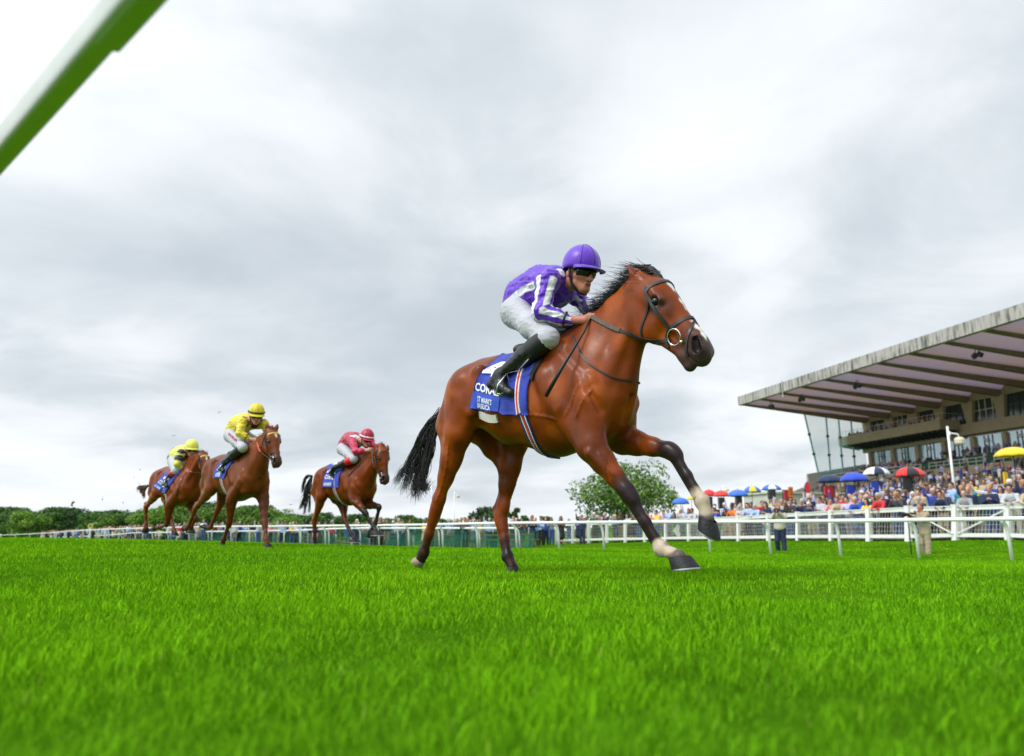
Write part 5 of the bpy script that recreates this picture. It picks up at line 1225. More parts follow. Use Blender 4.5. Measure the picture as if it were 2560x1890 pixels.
# ------------------------------------------------------------------ the leading horse
A3 = lambda *v: np.array(v, float)
def z1(x, y): return 1200 + x/3.4415, 590 + y/3.4415
def z2(x, y): return 980 + x/2.664, 830 + y/2.664
def z3(x, y): return 1380 + x/2.664, 830 + y/2.664
FL = Frame(1427, 834, 5.1)
f = FL.h
lm = dict(
    RF=[f(1480,1118,-.17), f(1574,1238,-.14), f(1657,1373,-.11), f(1697,1392,-.11)],
    LF=[f(1556,1100,.17), f(1682,1128,.15), f(1757,1252,.13), f(1768,1296,.13)],
    RH=[f(1146,1090,-.20), f(1090,1276,-.15), f(1060,1383,-.12), f(1052,1398,-.12)],
    LH=[f(1286,1110,.19), f(1252,1296,.14), f(1270,1392,.12), f(1281,1418,.12)],
    neck_top=[f(1427,834,0)+A3(0,0,-.02), f(1482,808,0), f(1534,757,0), f(1588,708,0)],
    neck_bot=[f(1558,985,0), f(1556,925,0), f(1570,885,0), f(1592,855,0)],
    poll=f(1622,698,0), muzzle=f(1783,868,0),
    earR=(f(1606,704,-.06), f(1566,663,-.085)), earL=(f(1634,696,.06), f(1604,672,.09)), ear_front=A3(.2,0,.9))
COAT_L = dict(base=(.215,.040,.0040), dark=(.060,.014,.004), light=(.40,.088,.008), muzzle=(.050,.034,.032), legs=.96,
              sock=dict(RF=.93, LF=.72), blaze=[(.20,.32,.034,-.01), (.40,.55,.018,.0), (.68,.92,.026,-.02)])
V, F_, C_, HP, hlat, hnn, HL = horse_mesh(lm, .0085, COAT_L, 1.08, True)
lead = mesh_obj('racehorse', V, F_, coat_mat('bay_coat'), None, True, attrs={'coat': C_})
lead.location = FL.O; lead.rotation_euler = (0, 0, FL.rz)
tag(lead, 'glossy bay racehorse with white star and front socks, stretched out galloping in front', 'horse', 'racehorses galloping on the turf')
SK = Skin(FL, V, F_)
hoof(FL, lead, lm['RF'][3], f(1746,1418,-.11), f(1682,1425,-.11), None, M_HOOFD)
hoof(FL, lead, lm['LF'][3], f(1798,1351,.13), f(1747,1318,.13), None, M_HOOFD)
hoof(FL, lead, lm['RH'][3], f(1051,1418,-.12), f(1036,1394,-.12), None, M_HOOFL)
hoof(FL, lead, lm['LH'][3], f(1293,1434,.12), f(1266,1432,.12), None, M_HOOFD)
def eyes(HP, L, body):
    for s in (-1, 1):
        mb = MB(); c = HP(.335, -.054, s*.151); r = .0285*L/.64
        mb.lathe([(r*math.sin(math.pi*i/10)+1e-5, -r*math.cos(math.pi*i/10)) for i in range(11)], 16, Matrix.Translation(Vector(c)))
        mb.build('eye', M_EYE, body, smooth=True)
eyes(HP, HL, lead)
# tail
rs = np.random.RandomState(7)
def tailhair(fr, dock_px, ends, n, spread, seed, body, mt, y0=0.0, r0=.0042, m=16):
    rs = np.random.RandomState(seed); L = []
    for i in range(n):
        e = ends[rs.randint(len(ends))]; w = rs.normal(size=(len(e), 2))*spread*np.linspace(.25, 1, len(e))[:, None]
        yy = y0 + rs.normal()*.02; lead_ = fr.h(*dock_px, y0) + rs.normal(size=3)*[.022,.02,.028]
        pts = [lead_] + [fr.h(p[0]+w[k,0], p[1]+w[k,1], yy + rs.normal()*.012*(k+1)) for k, p in enumerate(e)]
        q = spline(pts, m); cut = .72 + .34*rs.rand(); q = spline(q, m) if cut > .99 else spline(q[:max(5, int(m*cut)+1)], m); L.append(q)
    return hair('tail', L, r0, mt, body)
TE = [[z2(285,620), z2(235,760), z2(190,900), z2(150,1010), z2(140,1095)], [z2(290,660), z2(262,800), z2(215,930), z2(200,1020), z2(205,1075)],
      [z2(262,600), z2(205,720), z2(165,850), z2(110,960), z2(75,1060)], [z2(270,640), z2(230,780), z2(180,920), z2(170,1020), z2(165,1110)],
      [z2(255,590), z2(190,700), z2(120,860), z2(60,950), z2(20,1010)], [z2(290,640), z2(250,800), z2(200,960), z2(215,1040), z2(240,1000)]]
tailhair(FL, z2(346,556), TE, 900, 7.5, 3, lead, M_HAIR, r0=.0030)
tailhair(FL, z2(350,560), [[z2(300,640), z2(270,740), z2(235,860), z2(200,980)]], 90, 5.0, 5, lead, M_HAIR, r0=.004).name = 'tail_core'
# mane and forelock: loose strands thrown back by the speed
def manehair(fr, crest, n, seed, body, mt, ln=(.10,.24), back=A3(-.85,0,.42), name='mane', r0=.0022, droop=.18, side=.35, m=9, root=.0, rv=.25):
    rs = np.random.RandomState(seed); L = []
    cr_ = spline(crest, 60)
    for i in range(n):
        p = cr_[rs.randint(60)] + rs.normal(size=3)*[.008,.012,.008]; d = back + rs.normal(size=3)*[.15, side, rv]; l = ln[0] + (ln[1]-ln[0])*rs.rand()
        k = rs.normal(size=3)*.15; t = np.linspace(0, 1, m)[:, None]
        L.append(p - back*root + d*l*t + k*l*t*t + A3(0,0,-1)*droop*l*t*t)
    return hair(name, L, r0, mt, body)
nt_ = lm['neck_top']
crest_ = [HP(.03,.03), nt_[3]+A3(.02,0,.01), nt_[2]+A3(0,0,.012), nt_[1]+A3(0,0,.014), nt_[1]*.5+nt_[0]*.5+A3(0,0,.02)]
mc_ = MB(); mc_.tube(spline(crest_, 24), [.012]+[.024]*16+[.020]*6+[.006], 8, flat=.6); mc_.build('mane_roots', M_HAIR, lead, smooth=True)
manehair(FL, crest_, 1700, 5, lead, M_HAIR, ln=(.08,.20), root=.01, back=A3(-.97,-.10,.12), r0=.0028, droop=.05, side=.10, m=9, rv=.07)
manehair(FL, crest_[:4], 160, 6, lead, M_HAIR, ln=(.16,.27), root=.0, back=A3(-.93,-.10,.30), r0=.0018, droop=.15, side=.16, m=10, rv=.12).name = 'mane_wisps'
fc_ = MB(); fc_.tube(spline([HP(.22,.035), HP(.12,.065), HP(.02,.075), HP(-.06,.07), HP(-.12,.06)], 14), [.012,.020]+[.030]*8+[.026,.020,.014,.006], 8, flat=1.0); fc_.build('forelock_roots', M_HAIR, lead, smooth=True)
manehair(FL, [HP(.24,.05), HP(.14,.075), HP(.03,.09), HP(-.08,.08)], 900, 8, lead, M_HAIR, ln=(.10,.24), back=A3(-.93,-.10,.22), name='forelock', side=.11, droop=.10, r0=.0032, rv=.09)
# tack
BR = empty('bridle'); BR.parent = lead; BR_L = []
def zpx(pts): return [SK.px(*z1(*p))[0] for p in pts]
def both(name, pts, wd, mt, parent, **k):
    strap(name, SK, pts, wd, mt, parent, **k)
    strap(name, SK, [Vector((p[0], -p[1], p[2])) for p in pts], wd, mt, parent, **k)
both('cheek_strap', zpx([(1415,440),(1440,510),(1480,590),(1560,705),(1632,790)]), .020, M_LEATH, BR, th=.006)
bb = zpx([(1425,490),(1470,432),(1550,398),(1620,392)]); bb += [Vector((p[0], -p[1], p[2])) for p in bb[::-1]]
strap('browband', SK, bb, .022, M_LEATH, BR, th=.006)
both('throat_lash', zpx([(1412,430),(1448,560),(1425,690),(1388,790),(1395,860)]), .013, M_LEATH, BR, th=.005)
nbp = zpx([(1632,790),(1720,735),(1800,702),(1840,698)]); nbp += [Vector((p[0], -p[1], p[2])) for p in nbp[::-1]]
strap('noseband', SK, nbp, .020, M_LEATH, BR, th=.006)
both('noseband', zpx([(1845,725),(1812,800),(1790,880),(1780,970),(1782,1040)]), .015, M_LEATH, BR, th=.006)
both('chin_strap', zpx([(1632,790),(1612,850),(1600,905),(1625,960)]), .016, M_LEATH, BR, th=.006)
def ring(name, c, nrm, R, r, mt, parent):
    nrm = Vector(nrm).normalized(); x = nrm.orthogonal().normalized(); y = nrm.cross(x); mb = MB()
    mb.tube([Vector(c) + x*R*math.cos(a) + y*R*math.sin(a) for a in np.linspace(0, 2*math.pi, 28)], r, 8, cap=False); return mb.build(name, mt, parent, smooth=True)
bc, bn = SK.px(*z1(1685,875))
for s in (1, -1):
    ring('bit_ring', (bc.x, s*(bc.y - .02) if s > 0 else -(bc.y-.02), bc.z), (bn.x, s*bn.y, bn.z), .049, .0040, M_STEEL, BR)
mb = MB(); b2, _ = SK.px(*z1(1745,915)); mb.lathe([(.011*math.sin(math.pi*i/8)+1e-5, -.011*math.cos(math.pi*i/8)) for i in range(9)], 12, Matrix.Translation(b2 + Vector((0,-.016,0)))); mb.build('bit_end', M_STEEL, BR, smooth=True)
# girth and saddle cloth
CL = Sheet(SK, [(1236,906), (1201,932), (1187,975), (1175,1022)], [(1347,893), (1338,925), (1322,965), (1320,1005), (1322,1037)])
cloth = CL.build('saddle_cloth', M_BLUE, lead)
def pxu(px, py):
    """sheet (u, v) of a photo pixel"""
    best = (9e9, 0, 0)
    for j in range(81):
        v = j/80; i = min(39, v*39); k = int(min(38, i)); ff = i-k
        a = CL.rear[k]*(1-ff)+CL.rear[k+1]*ff; b = CL.front[k]*(1-ff)+CL.front[k+1]*ff; d = b-a; u = ((px-a[0])*d[0]+(py-a[1])*d[1])/(d@d); q = a+d*u
        e = (q[0]-px)**2+(q[1]-py)**2
        if e < best[0]: best = (e, u, v)
    return best[1], best[2]
def z2u(x, y): return pxu(*z2(x, y))
pn = patch_on(CL, 'name_panel', [z2u(522,508), z2u(706,563), z2u(722,438), z2u(540,394)], M_BLUE2, cloth, o=.006)
text_on(CL, 'CORAL', [z2u(552,392), z2u(712,432), z2u(716,372), z2u(560,336)], M_WHT, cloth, bold=.03, o=.005)
text_on(CL, "ST MARK'S", [z2u(574,460), z2u(668,488), z2u(672,452), z2u(577,424)], M_WHT, pn, bold=.02, o=.010)
text_on(CL, 'BASILICA', [z2u(574,500), z2u(656,532), z2u(660,494), z2u(576,466)], M_WHT, pn, bold=.02, o=.010)
text_on(CL, '4', [z2u(598,318), z2u(720,320), z2u(775,202), z2u(655,205)], M_WHT, cloth, name='race_number', bold=.06, o=.005)
gp = [SK.px(*z2(*p))[0] for p in ((868,540),(885,590),(910,650),(950,745),(1005,815),(1062,858))]
gp += [Vector((gp[-1].x+.03, 0, gp[-1].z-.03))]
strap('girth', SK, gp, .076, [M_GNAV, M_GWHT, M_GRED], lead, th=.008, stripes=[0,1,0,2,2,1,0,0])
strap('girth', SK, [Vector((p.x, -p.y, p.z)) for p in gp], .076, [M_GNAV, M_GWHT, M_GRED], lead, th=.008, stripes=[0,1,0,2,2,1,0,0])
class _On:      # lay a strap on top of the cloth instead of the hide
    def __init__(s, sh): s.s = sh
    def near(s, p):
        r = s.s.top.find_nearest(Vector(p)); return r[0], r[1]
oc = _On(CL)
strap('surcingle', oc, [CL.on(*z2u(*p)) for p in ((868,235),(850,290),(838,360),(834,450),(845,545))], .040, [M_GNAV, M_GWHT, M_GRED], lead, th=.004, stripes=[1,2,2,1])
sp_ = [SK.px(*z1(*p))[0] for p in ((640,890),(590,930),(535,1040),(485,1140),(445,1225))]
strap('saddle_pad', SK, sp_, .055, M_LEATH, lead, th=.012)
sb = [SK.px(*z2(*p))[0] for p in ((590,548),(650,575),(705,575))]
strap('girth_sleeve', SK, sb, .055, M_SHEEP, lead, th=.016, off=.0)
# neck strap
ns = [SK.px(*z1(*p))[0] for p in ((800,860),(845,960),(890,1050),(1000,1140),(1150,1220),(1310,1247))]
both('neck_strap', ns, .010, M_LEATH, lead, th=.008)
# ------------------------------------------------------------------ jockeys
M_SKIN = mat('skin', (.50, .235, .155), .5, var=.14, vscale=14, sss=.15, spec=.4, feat=(.30, .06, .05))
M_SKINR = mat('skin_flushed', (.50, .19, .13), .5, var=.2, vscale=14, spec=.4, feat=(.30, .05, .045))
M_BOOT = mat('boot_leather', (.010, .009, .010), .30, var=.3, vscale=12, bump=.35, bscale=18)
M_BREECH = mat('white_breeches', (.45, .455, .50), .6, var=.06, vscale=6, bump=.25, bscale=30)
M_BLACK = mat('black_nylon', (.010, .010, .012), .5, var=.2)
M_GOG = mat('goggle_lens', (.012, .012, .016), .08)
M_WHIP = mat('whip_black', (.012, .012, .013), .45)
def silk_mat(): return mat('racing_silk', attr='silk', rough=.42, var=.06, vscale=8, bump=.25, bscale=22, sheen=.25)
PURPLE = np.array([.105, .010, .50]); SWHITE = np.array([.78, .78, .82])
J = dict(  # positions in the horse's own frame
    pelvis=f(*z1(325,640),0), waist=f(*z1(395,520),0), chest=f(*z1(545,445),0), upper=f(*z1(670,425),0), neck=f(*z1(745,400),0),
    shR=f(*z1(590,370),-.185), elR=f(*z1(520,655),-.25), wrR=f(*z1(775,722),-.13), haR=f(*z1(900,722),-.09), fiR=f(*z1(975,705),-.075),
    shL=f(*z1(735,430),.185), elL=f(*z1(925,600),.25), wrL=f(*z1(960,690),.13), haL=f(*z1(1000,700),.09), fiL=f(*z1(1030,690),.07),
    hiR=f(*z1(315,660),-.115), knR=f(*z1(585,880),-.235), anR=f(*z1(175,1200),-.265), heR=f(*z1(95,1280),-.275), toR=f(*z1(262,1350),-.29),
    hiL=f(*z1(365,660),.115), knL=f(*z1(760,815),.235), anL=f(*z1(400,1120),.265), heL=f(*z1(330,1200),.275), toL=f(*z1(470,1280),.29),
    head=f(*z1(868,312),-.01))
def basis(fx, up):
    fx = np.asarray(fx, float); fx /= np.linalg.norm(fx); l = np.cross(np.asarray(up, float), fx); l /= np.linalg.norm(l); return fx, l, np.cross(fx, l)
def dome(c, B, R, sx, sy, sz, a0, n=28, m=12):
    """upper part of an ellipsoid in the head's own axes"""
    mb = MB(); V = []; F = []
    for i in range(m+1):
        th = (math.pi*a0)*i/m
        for k in range(n):
            an = 2*math.pi*k/n; p = (math.sin(th)*math.cos(an)*sx, math.sin(th)*math.sin(an)*sy, math.cos(th)*sz)
            V.append(c + R*(B[0]*p[0] + B[1]*p[1] + B[2]*p[2]))
    for i in range(m):
        for k in range(n): k2 = (k+1) % n; F.append((i*n+k, (i+1)*n+k, (i+1)*n+k2, i*n+k2))
    return V, F
def hand_sdf(v, wr, ha, fi, side, up, h):
    d = fi - wr; d /= np.linalg.norm(d); lt = np.cross(up, d); lt /= np.linalg.norm(lt); u = np.cross(d, lt)
    v.cone(wr, ha, .026, .030, k=.02, q=.9)
    pc = ha + d*.02
    for i in range(4):
        o = u*(.030 - .020*i); k0 = pc + o*.9 + d*.018 + lt*0.004
        l1, l2, l3 = (.040, .026, .02) if i in (1, 2) else (.036, .024, .018)
        k1 = k0 + d*l1*.8 + lt*side*.012; k2 = k1 + d*.006 + lt*side*(-l2) ; k3 = k2 - d*l3 - lt*side*.008
        v.chain([pc + o*.8, k0, k1, k2, k3], [.014, .0115, .0105, .010, .009], k=.006)
    t0 = ha + u*.022 - lt*side*.01; v.chain([t0, t0 + d*.03 + u*.014, t0 + d*.062 + u*.010], [.015, .012, .010], k=.008)
def jockey(fr, J, style, parent_loc, face_dir, label, name='person', h=.006, scale_face=1.0):
    A = A3; o3 = (0, 0, 0)
    B = basis(face_dir, (0, 0, 1)); hc = J['head']; X = lambda x, y, z: hc + (B[0]*x + B[1]*y + B[2]*z)*1.07; lt = tuple(B[1])
    pts = np.array([J[k] for k in J]); lo = pts.min(0) - .22; hi = pts.max(0) + .22
    v = Vol(lo, hi, h)
    # head
    v.ball(X(-.015, 0, .03), .092, k=.02, q=.82, lat=lt)
    v.cone(X(.03, 0, .0), X(.048, 0, -.075), .070, .046, k=.03, q=.86, lat=lt)
    v.cone(X(.055, 0, .02), X(.062, 0, -.03), .040, .036, k=.03, q=1.2, lat=lt)
    v.cone(X(.078, 0, -.105), X(.062, 0, -.11), .022, .026, k=.025)
    v.cone(X(.092, 0, .002), X(.116, 0, -.042), .010, .0145, k=.014)
    for s in (-1, 1):
        v.cone(X(.055, s*.040, -.022), X(.03, s*.055, -.03), .022, .024, k=.03)
        v.cone(X(.03, s*.052, -.075), X(.065, s*.020, -.108), .018, .018, k=.03)
        v.ball(X(.098, s*.013, -.045), .009, k=.008)
        v.cone(X(.075, s*.012, .022), X(.066, s*.042, .020), .012, .010, k=.015)
        v.ball(X(-.015, s*.085, -.025), .026, k=.008, q=.4, lat=lt); 
        v.ball(X(.086, s*.031, -.004), .013, k=.01, sub=True)
    v.cone(X(.092, -.018, -.070), X(.092, .018, -.070), .0075, .0075, k=.008); v.cone(X(.089, -.016, -.083), X(.089, .016, -.083), .0085, .0085, k=.008)
    v.cone(X(.105, -.017, -.0765), X(.105, .017, -.0765), .003, .003, k=.004, sub=True)
    v.cone(X(.0, 0, -.06), J['neck'], .054, .056, k=.03)
    # torso and limbs under the clothes
    v.chain([J['neck'], J['upper'], J['chest'], J['waist'], J['pelvis']], [.055, .10, .115, .10, .11], k=.05)
    for S, sd in (('R', -1), ('L', 1)):
        v.chain([J['upper'], J['sh'+S], J['el'+S], J['wr'+S]], [.06, .045, .034, .025], k=.03)
        hand_sdf(v, J['wr'+S], J['ha'+S], J['fi'+S], sd, np.array([.15, 0, 1.]), h)
        v.chain([J['pelvis'], J['hi'+S], J['kn'+S], J['an'+S]], [.08, .09, .05, .03], k=.03)
        v.chain([J['an'+S], J['he'+S], J['to'+S]], [.03, .025, .02], k=.02)
    V, F = v.mesh(1)
    q = V - X(.10, 0, -.0765); ft = sst(-np.linalg.norm(np.stack([q @ B[0]*.5, q @ B[1]*.62, q @ B[2]*1.5], 1), axis=1), -.022, -.010)
    body = mesh_obj(name, V, F, [style.get('skin', M_SKIN)], None, True, attrs={'feat': ft})
    body.location = fr.O; body.rotation_euler = (0, 0, fr.rz); tag(body, label, 'jockey', 'jockeys in bright silks')
    # silks
    v = Vol(lo, hi, h); p, w_, c, u = J['pelvis'], J['waist'], J['chest'], J['upper']
    v.chain([u, c, w_, w_*.55+p*.45], [.135, .150, .135, .135], k=.06, q=[1.12, 1.16, 1.12, 1.08])
    v.cone(J['neck']*.6+u*.4, u, .075, .12, k=.05)
    for S in 'RL':
        sh, el, wr = J['sh'+S], J['el'+S], J['wr'+S]
        v.cone(u*.5+c*.5, sh, .11, .075, k=.06)
        v.chain([sh, el*.55+sh*.45, el], [.078, .066, .058], k=.03)
        v.chain([el, el*.4+wr*.6, wr + (wr-el)*.02], [.058, .050, .036], k=.035)
        v.cone(el*.2+sh*.8, c, .04, .07, k=.05)
    v.cone(u*.5+c*.5 + A(.02, 0, -.10), w_ + A(.05, 0, -.09), .06, .07, k=.08, q=1.5)
    V, F = v.mesh(2)
    nrm = np.zeros_like(V); fn = np.cross(V[F[:,1]]-V[F[:,0]], V[F[:,2]]-V[F[:,0]])
    for i in range(4): np.add.at(nrm, F[:, i], fn)
    nrm /= np.linalg.norm(nrm, axis=1, keepdims=True) + 1e-12
    wr_ = vnoise(V*[1, 1, 1.0], 13, 21)*.008 + vnoise(V*[1.6, .5, .8], 30, 22)*.004 + (.5-np.abs(vnoise(V*[.8, .6, 1.5], 24, 23)))*.013 + (.4-np.abs(vnoise(V*[1.4, .7, .7], 38, 24)))*.007 - .008
    V = V + nrm*wr_[:, None]
    C = style['pattern'](V, J)
    silks = mesh_obj('silks', V, F, silk_mat(), body, True, attrs={'silk': C})
    # breeches
    v = Vol(lo, hi, h)
    v.chain([w_*.4+p*.6, p], [.118, .120], k=.05, q=1.1)
    for S in 'RL':
        hi_, kn, an = J['hi'+S], J['kn'+S], J['an'+S]
        v.chain([p*.5+hi_*.5, hi_, hi_*.45+kn*.55, kn], [.102, .110, .090, .068], k=.05)
        v.cone(kn, kn*.78+an*.22, .072, .064, k=.04)
    V, F = v.mesh(2)
    fn = np.cross(V[F[:,1]]-V[F[:,0]], V[F[:,2]]-V[F[:,0]]); nrm = np.zeros_like(V)
    for i in range(4): np.add.at(nrm, F[:, i], fn)
    nrm /= np.linalg.norm(nrm, axis=1, keepdims=True) + 1e-12
    V = V + nrm*(np.abs(vnoise(V*[1, .6, 1.4], 26, 31))*.006 + vnoise(V, 14, 33)*.003 - .003)[:, None]
    br = mesh_obj('breeches', V, F, style.get('breeches', M_BREECH), body, True)
    for S in 'RL':
        kn, an, he, to = J['kn'+S], J['an'+S], J['he'+S], J['to'+S]; sd = (-1 if S == 'R' else 1)
        v = Vol(np.minimum(np.minimum(kn, an), np.minimum(he, to)) - .14, np.maximum(np.maximum(kn, an), np.maximum(he, to)) + .14, h)
        v.chain([kn*.86+an*.14, kn*.55+an*.45, an*.9+kn*.1], [.074, .068, .046], k=.03)
        v.chain([an, he*.9+an*.1], [.046, .036], k=.03); v.chain([an, (he+to)/2 + (an-he)*.15, to], [.046, .042, .028], k=.03); v.cone(he, to, .026, .026, k=.02)
        V, F = v.mesh(2); V = V + np.stack([vnoise(V, 34, 41)]*3, 1)*.0022
        bt = mesh_obj('boot', V, F, M_BOOT, body, True)
        if style.get('cuff') is not None:
            v = Vol(np.minimum(kn, an) - .14, np.maximum(kn, an) + .14, h); v.chain([kn*.93+an*.07, kn*.70+an*.30], [.0785, .0755], k=.02); V, F = v.mesh(1); mesh_obj('boot_top', V, F, style['cuff'], bt, True)
    # helmet, peak, goggles, strap
    hb = basis(B[0] + B[2]*style.get('tip', .12), B[2])
    Vh, Fh = dome(X(-.012, 0, .045), hb, 1.0, .140, .124, .142, .58)
    cap = mesh_obj('helmet', Vh, Fh, style['cap'], body, True); sm = cap.modifiers.new('thick', 'SOLIDIFY'); sm.thickness = .008
    mb = MB(); pk = []
    for r, dz in ((.126, -.022), (.165, -.034), (.192, -.047)):
        for k in range(15):
            an = R_(-62 + 124*k/14); rr = .134 + (r-.126)*math.cos(an*1.35)**.8 if abs(an*1.35) < math.pi/2 else .134
            pk.append(X(-.012, 0, .045) + hb[0]*rr*math.cos(an) + hb[1]*rr*math.sin(an)*.92 + hb[2]*dz)
    mb.add(pk, [(r*15+k, r*15+k+1, (r+1)*15+k+1, (r+1)*15+k) for r in range(2) for k in range(14)])
    pkz = mb.build('peak', style.get('peak', style['cap']), cap, smooth=True); sm = pkz.modifiers.new('thick', 'SOLIDIFY'); sm.thickness = .006
    mb = MB(); c0 = X(-.012, 0, .045)
    mb.tube([c0 + hb[1]*0 + (hb[0]*math.cos(a)*.141 + hb[2]*math.sin(a)*.143) for a in np.linspace(R_(0), R_(180), 20)], .0035, 6); 
    for q in (-45, 45): mb.tube([c0 + (hb[0]*math.cos(R_(q)) + hb[1]*math.sin(R_(q))*.9)*math.sin(a)*.141 + hb[2]*math.cos(a)*.142 for a in np.linspace(R_(0), R_(96), 12)], .0022, 5)
    mb.build('seam', style.get('seam', style['cap']), cap, smooth=True)
    if style.get('band') is not None:
        mb = MB(); mb.tube([c0 + hb[0]*math.cos(a)*.140 + hb[1]*math.sin(a)*.124 + hb[2]*.004 for a in np.linspace(0, 2*math.pi, 33)], .014, 6, cap=False); mb.build('band', style['band'], cap, smooth=True)
    if style.get('spots') is not None:
        for (an, el_) in ((-80, 38), (-25, 30), (-55, 70), (-140, 40), (30, 40)):
            dd = hb[0]*math.cos(R_(an))*math.cos(R_(el_)) + hb[1]*math.sin(R_(an))*math.cos(R_(el_)) + hb[2]*math.sin(R_(el_))
            cc = c0 + hb[0]*math.cos(R_(an))*math.cos(R_(el_))*.134 + hb[1]*math.sin(R_(an))*math.cos(R_(el_))*.120 + hb[2]*math.sin(R_(el_))*.130
            m2 = MB(); x = Vector(dd).orthogonal().normalized(); y = Vector(dd).cross(x); m2.add([Vector(cc)+x*.028*math.cos(t)+y*.028*math.sin(t) for t in np.linspace(0, 2*math.pi, 17)[:-1]] + [Vector(cc)+Vector(dd)*.006], [(i, (i+1) % 16, 16) for i in range(16)])
            m2.build('spot', style['spots'], cap, smooth=True)
    mb = MB()                                                # goggles
    rows = []
    for dz, dr in ((.026, .000), (.022, .010), (.0, .014), (-.020, .010), (-.026, .000)):
        rows.append([X(.000, 0, .002 + dz) + B[0]*(.094+dr)*math.cos(a)*1.02 + B[1]*(.080+dr*.6)*math.sin(a) for a in np.linspace(R_(-62), R_(62), 17)])
    Vg = [p for r in rows for p in r]; mb.add(Vg, [(i*17+k, i*17+k+1, (i+1)*17+k+1, (i+1)*17+k) for i in range(4) for k in range(16)])
    gg = mb.build('goggles', style.get('goggles', M_GOG), body, smooth=True); sm = gg.modifiers.new('thick', 'SOLIDIFY'); sm.thickness = .010
    mb = MB()
    for s in (-1, 1):
        mb.tube([X(-.005, s*.096, .02), X(.002, s*.088, -.03), X(.02, s*.072, -.085), X(.055, s*.03, -.135), X(.062, 0, -.138)], .010, 6, flat=.8)
        mb.tube([X(.045, s*.080, .008), X(-.01, s*.098, .02), X(-.06, s*.085, .03)], .011, 6)
    mb.tube([X(-.045, s*.095, .055) if s < 0 else X(-.045, -.095, .055) for s in (-1,)] + [X(.05, -.085, .035), X(.088, -.05, .032), X(.1, 0, .030), X(.088, .05, .032), X(.05, .085, .035), X(-.045, .095, .055)], .013, 6)
    mb.build('chin_strap', M_BLACK, body, smooth=True)
    mb = MB()
    for S in 'R':
        wr, el = J['wr'+S], J['el'+S]; d = (wr-el)/np.linalg.norm(wr-el); x = np.array(Vector(d).orthogonal().normalized()); y = np.cross(d, x); c0 = wr - d*.035
        mb.tube([c0 + x*.043*math.cos(t) + y*.043*math.sin(t) for t in np.linspace(0, 2*math.pi, 20)], .008, 6, cap=False)
    mb.build('wristband', M_BLACK, body, smooth=True)
    return body, silks, br, X, B
def pat_purple(V, J):
    C = np.tile(PURPLE, (len(V), 1)); 
    for S in 'RL':
        sh, el, wr = J['sh'+S], J['el'+S], J['wr'+S]
        d1, h1 = seg_d(V, sh, el); d2, h2 = seg_d(V, el, wr)
        sleeve = (np.minimum(d1, d2) < .088) & ((h1 > .04) | (d2 < d1))
        for (a, b, sel, ph) in ((sh, el, d1 <= d2, 0.35), (el, wr, d2 < d1, 1.5)):
            ax = (b-a)/np.linalg.norm(b-a); x = np.cross(ax, [0, 0, 1.]) if abs(ax[2]) < .8 else np.cross(ax, [1., 0, 0]); x /= np.linalg.norm(x); y = np.cross(ax, x); q = V - a
            an = np.arctan2(q @ y, q @ x); wgt = (sleeve & sel)*sst(np.sin(an*4 + ph), -.06, .22); C = C*(1-wgt[:, None]) + SWHITE*wgt[:, None]
    def seg(px, wd):
        for i in range(len(px)-1):
            a, b = f(*z1(*px[i][:2]), px[i][2]), f(*z1(*px[i+1][:2]), px[i+1][2]); d, _ = seg_d(V, a, b); wgt = sst(-d, -wd-.004, -wd+.004)[:, None]; C[:] = C*(1-wgt) + SWHITE*wgt
    seg([(270,545,-.13), (370,470,-.16), (470,420,-.17)], .026)
    seg([(790,470,-.03), (740,550,-.05), (675,625,-.08)], .024)
    seg([(690,290,-.09), (730,320,-.09)], .026)
    return C
ST_L = dict(pattern=pat_purple, cap=mat('purple_cap', (.105, .010, .50), .38, var=.05, sheen=.3, bump=.12, bscale=25), seam=mat('purple_seam', (.05, .006, .25), .5), breeches=M_BREECH, cuff=M_BLACK, skin=M_SKINR)
jl, jsilk, jbr, JX, JB = jockey(FL, J, ST_L, None, np.array([1.0, -.16, -.34]), 'jockey in purple and white striped silks with purple cap on the leading horse')
# reins from the bit to the fists, whip, stirrup
def rein(fr, parent, bitp, hand, y, wd=.020, sag=.03, grip=M_RUB, pre=M_LEATH, gl=.55):
    a, b = np.array(hand), np.array(bitp); n = 16; p = [a*(1-t)+b*t + np.array([0, 0, -sag*4*t*(1-t)]) for t in np.linspace(0, 1, n)]
    k = int(n*gl); m1 = MB(); m1.tube(p[k:], wd*.40, 6, flat=.35); o1 = m1.build('rein', pre, parent, smooth=True)
    m2 = MB(); m2.tube(p[:k+1], wd*.62, 8, flat=.45); m2.build('rein_grip', grip, o1, smooth=True); return o1
RP = [(995,722),(1060,752),(1130,785),(1210,815),(1300,850),(1400,885),(1500,900),(1570,905),(1640,900)]
rp_ = [SK.px(*z1(*p))[0] for p in RP]; rp_[0] = Vector(J['fiR']) + Vector((0,-.01,0))
def mir(ps): return [Vector((p[0], -p[1], p[2])) for p in ps]
for q in (rp_, mir(rp_)):
    r1 = strap('rein', SK, q[3:], .018, M_LEATH, BR, th=.007)
    strap('rein_grip', SK, q[:4], .026, M_RUB, r1, th=.012, snap=False)
def whip(fr, pts, label, r=(.0065, .007, .012, .0135), flap=True):
    mb = MB(); mb.tube(pts, r, 8); o = mb.build('riding_whip', M_WHIP, None, smooth=True); o.location = fr.O; o.rotation_euler = (0, 0, fr.rz); tag(o, label, 'whip', 'whips held by the jockeys'); return o
wy = -.34
whip(FL, [J['fiR'] + A3(-.01, .0, .02), f(*z1(900,815), -.16), f(*z1(700,1140), -.33), f(*z1(565,1380), -.36)], 'long black whip in the fist of the purple jockey')
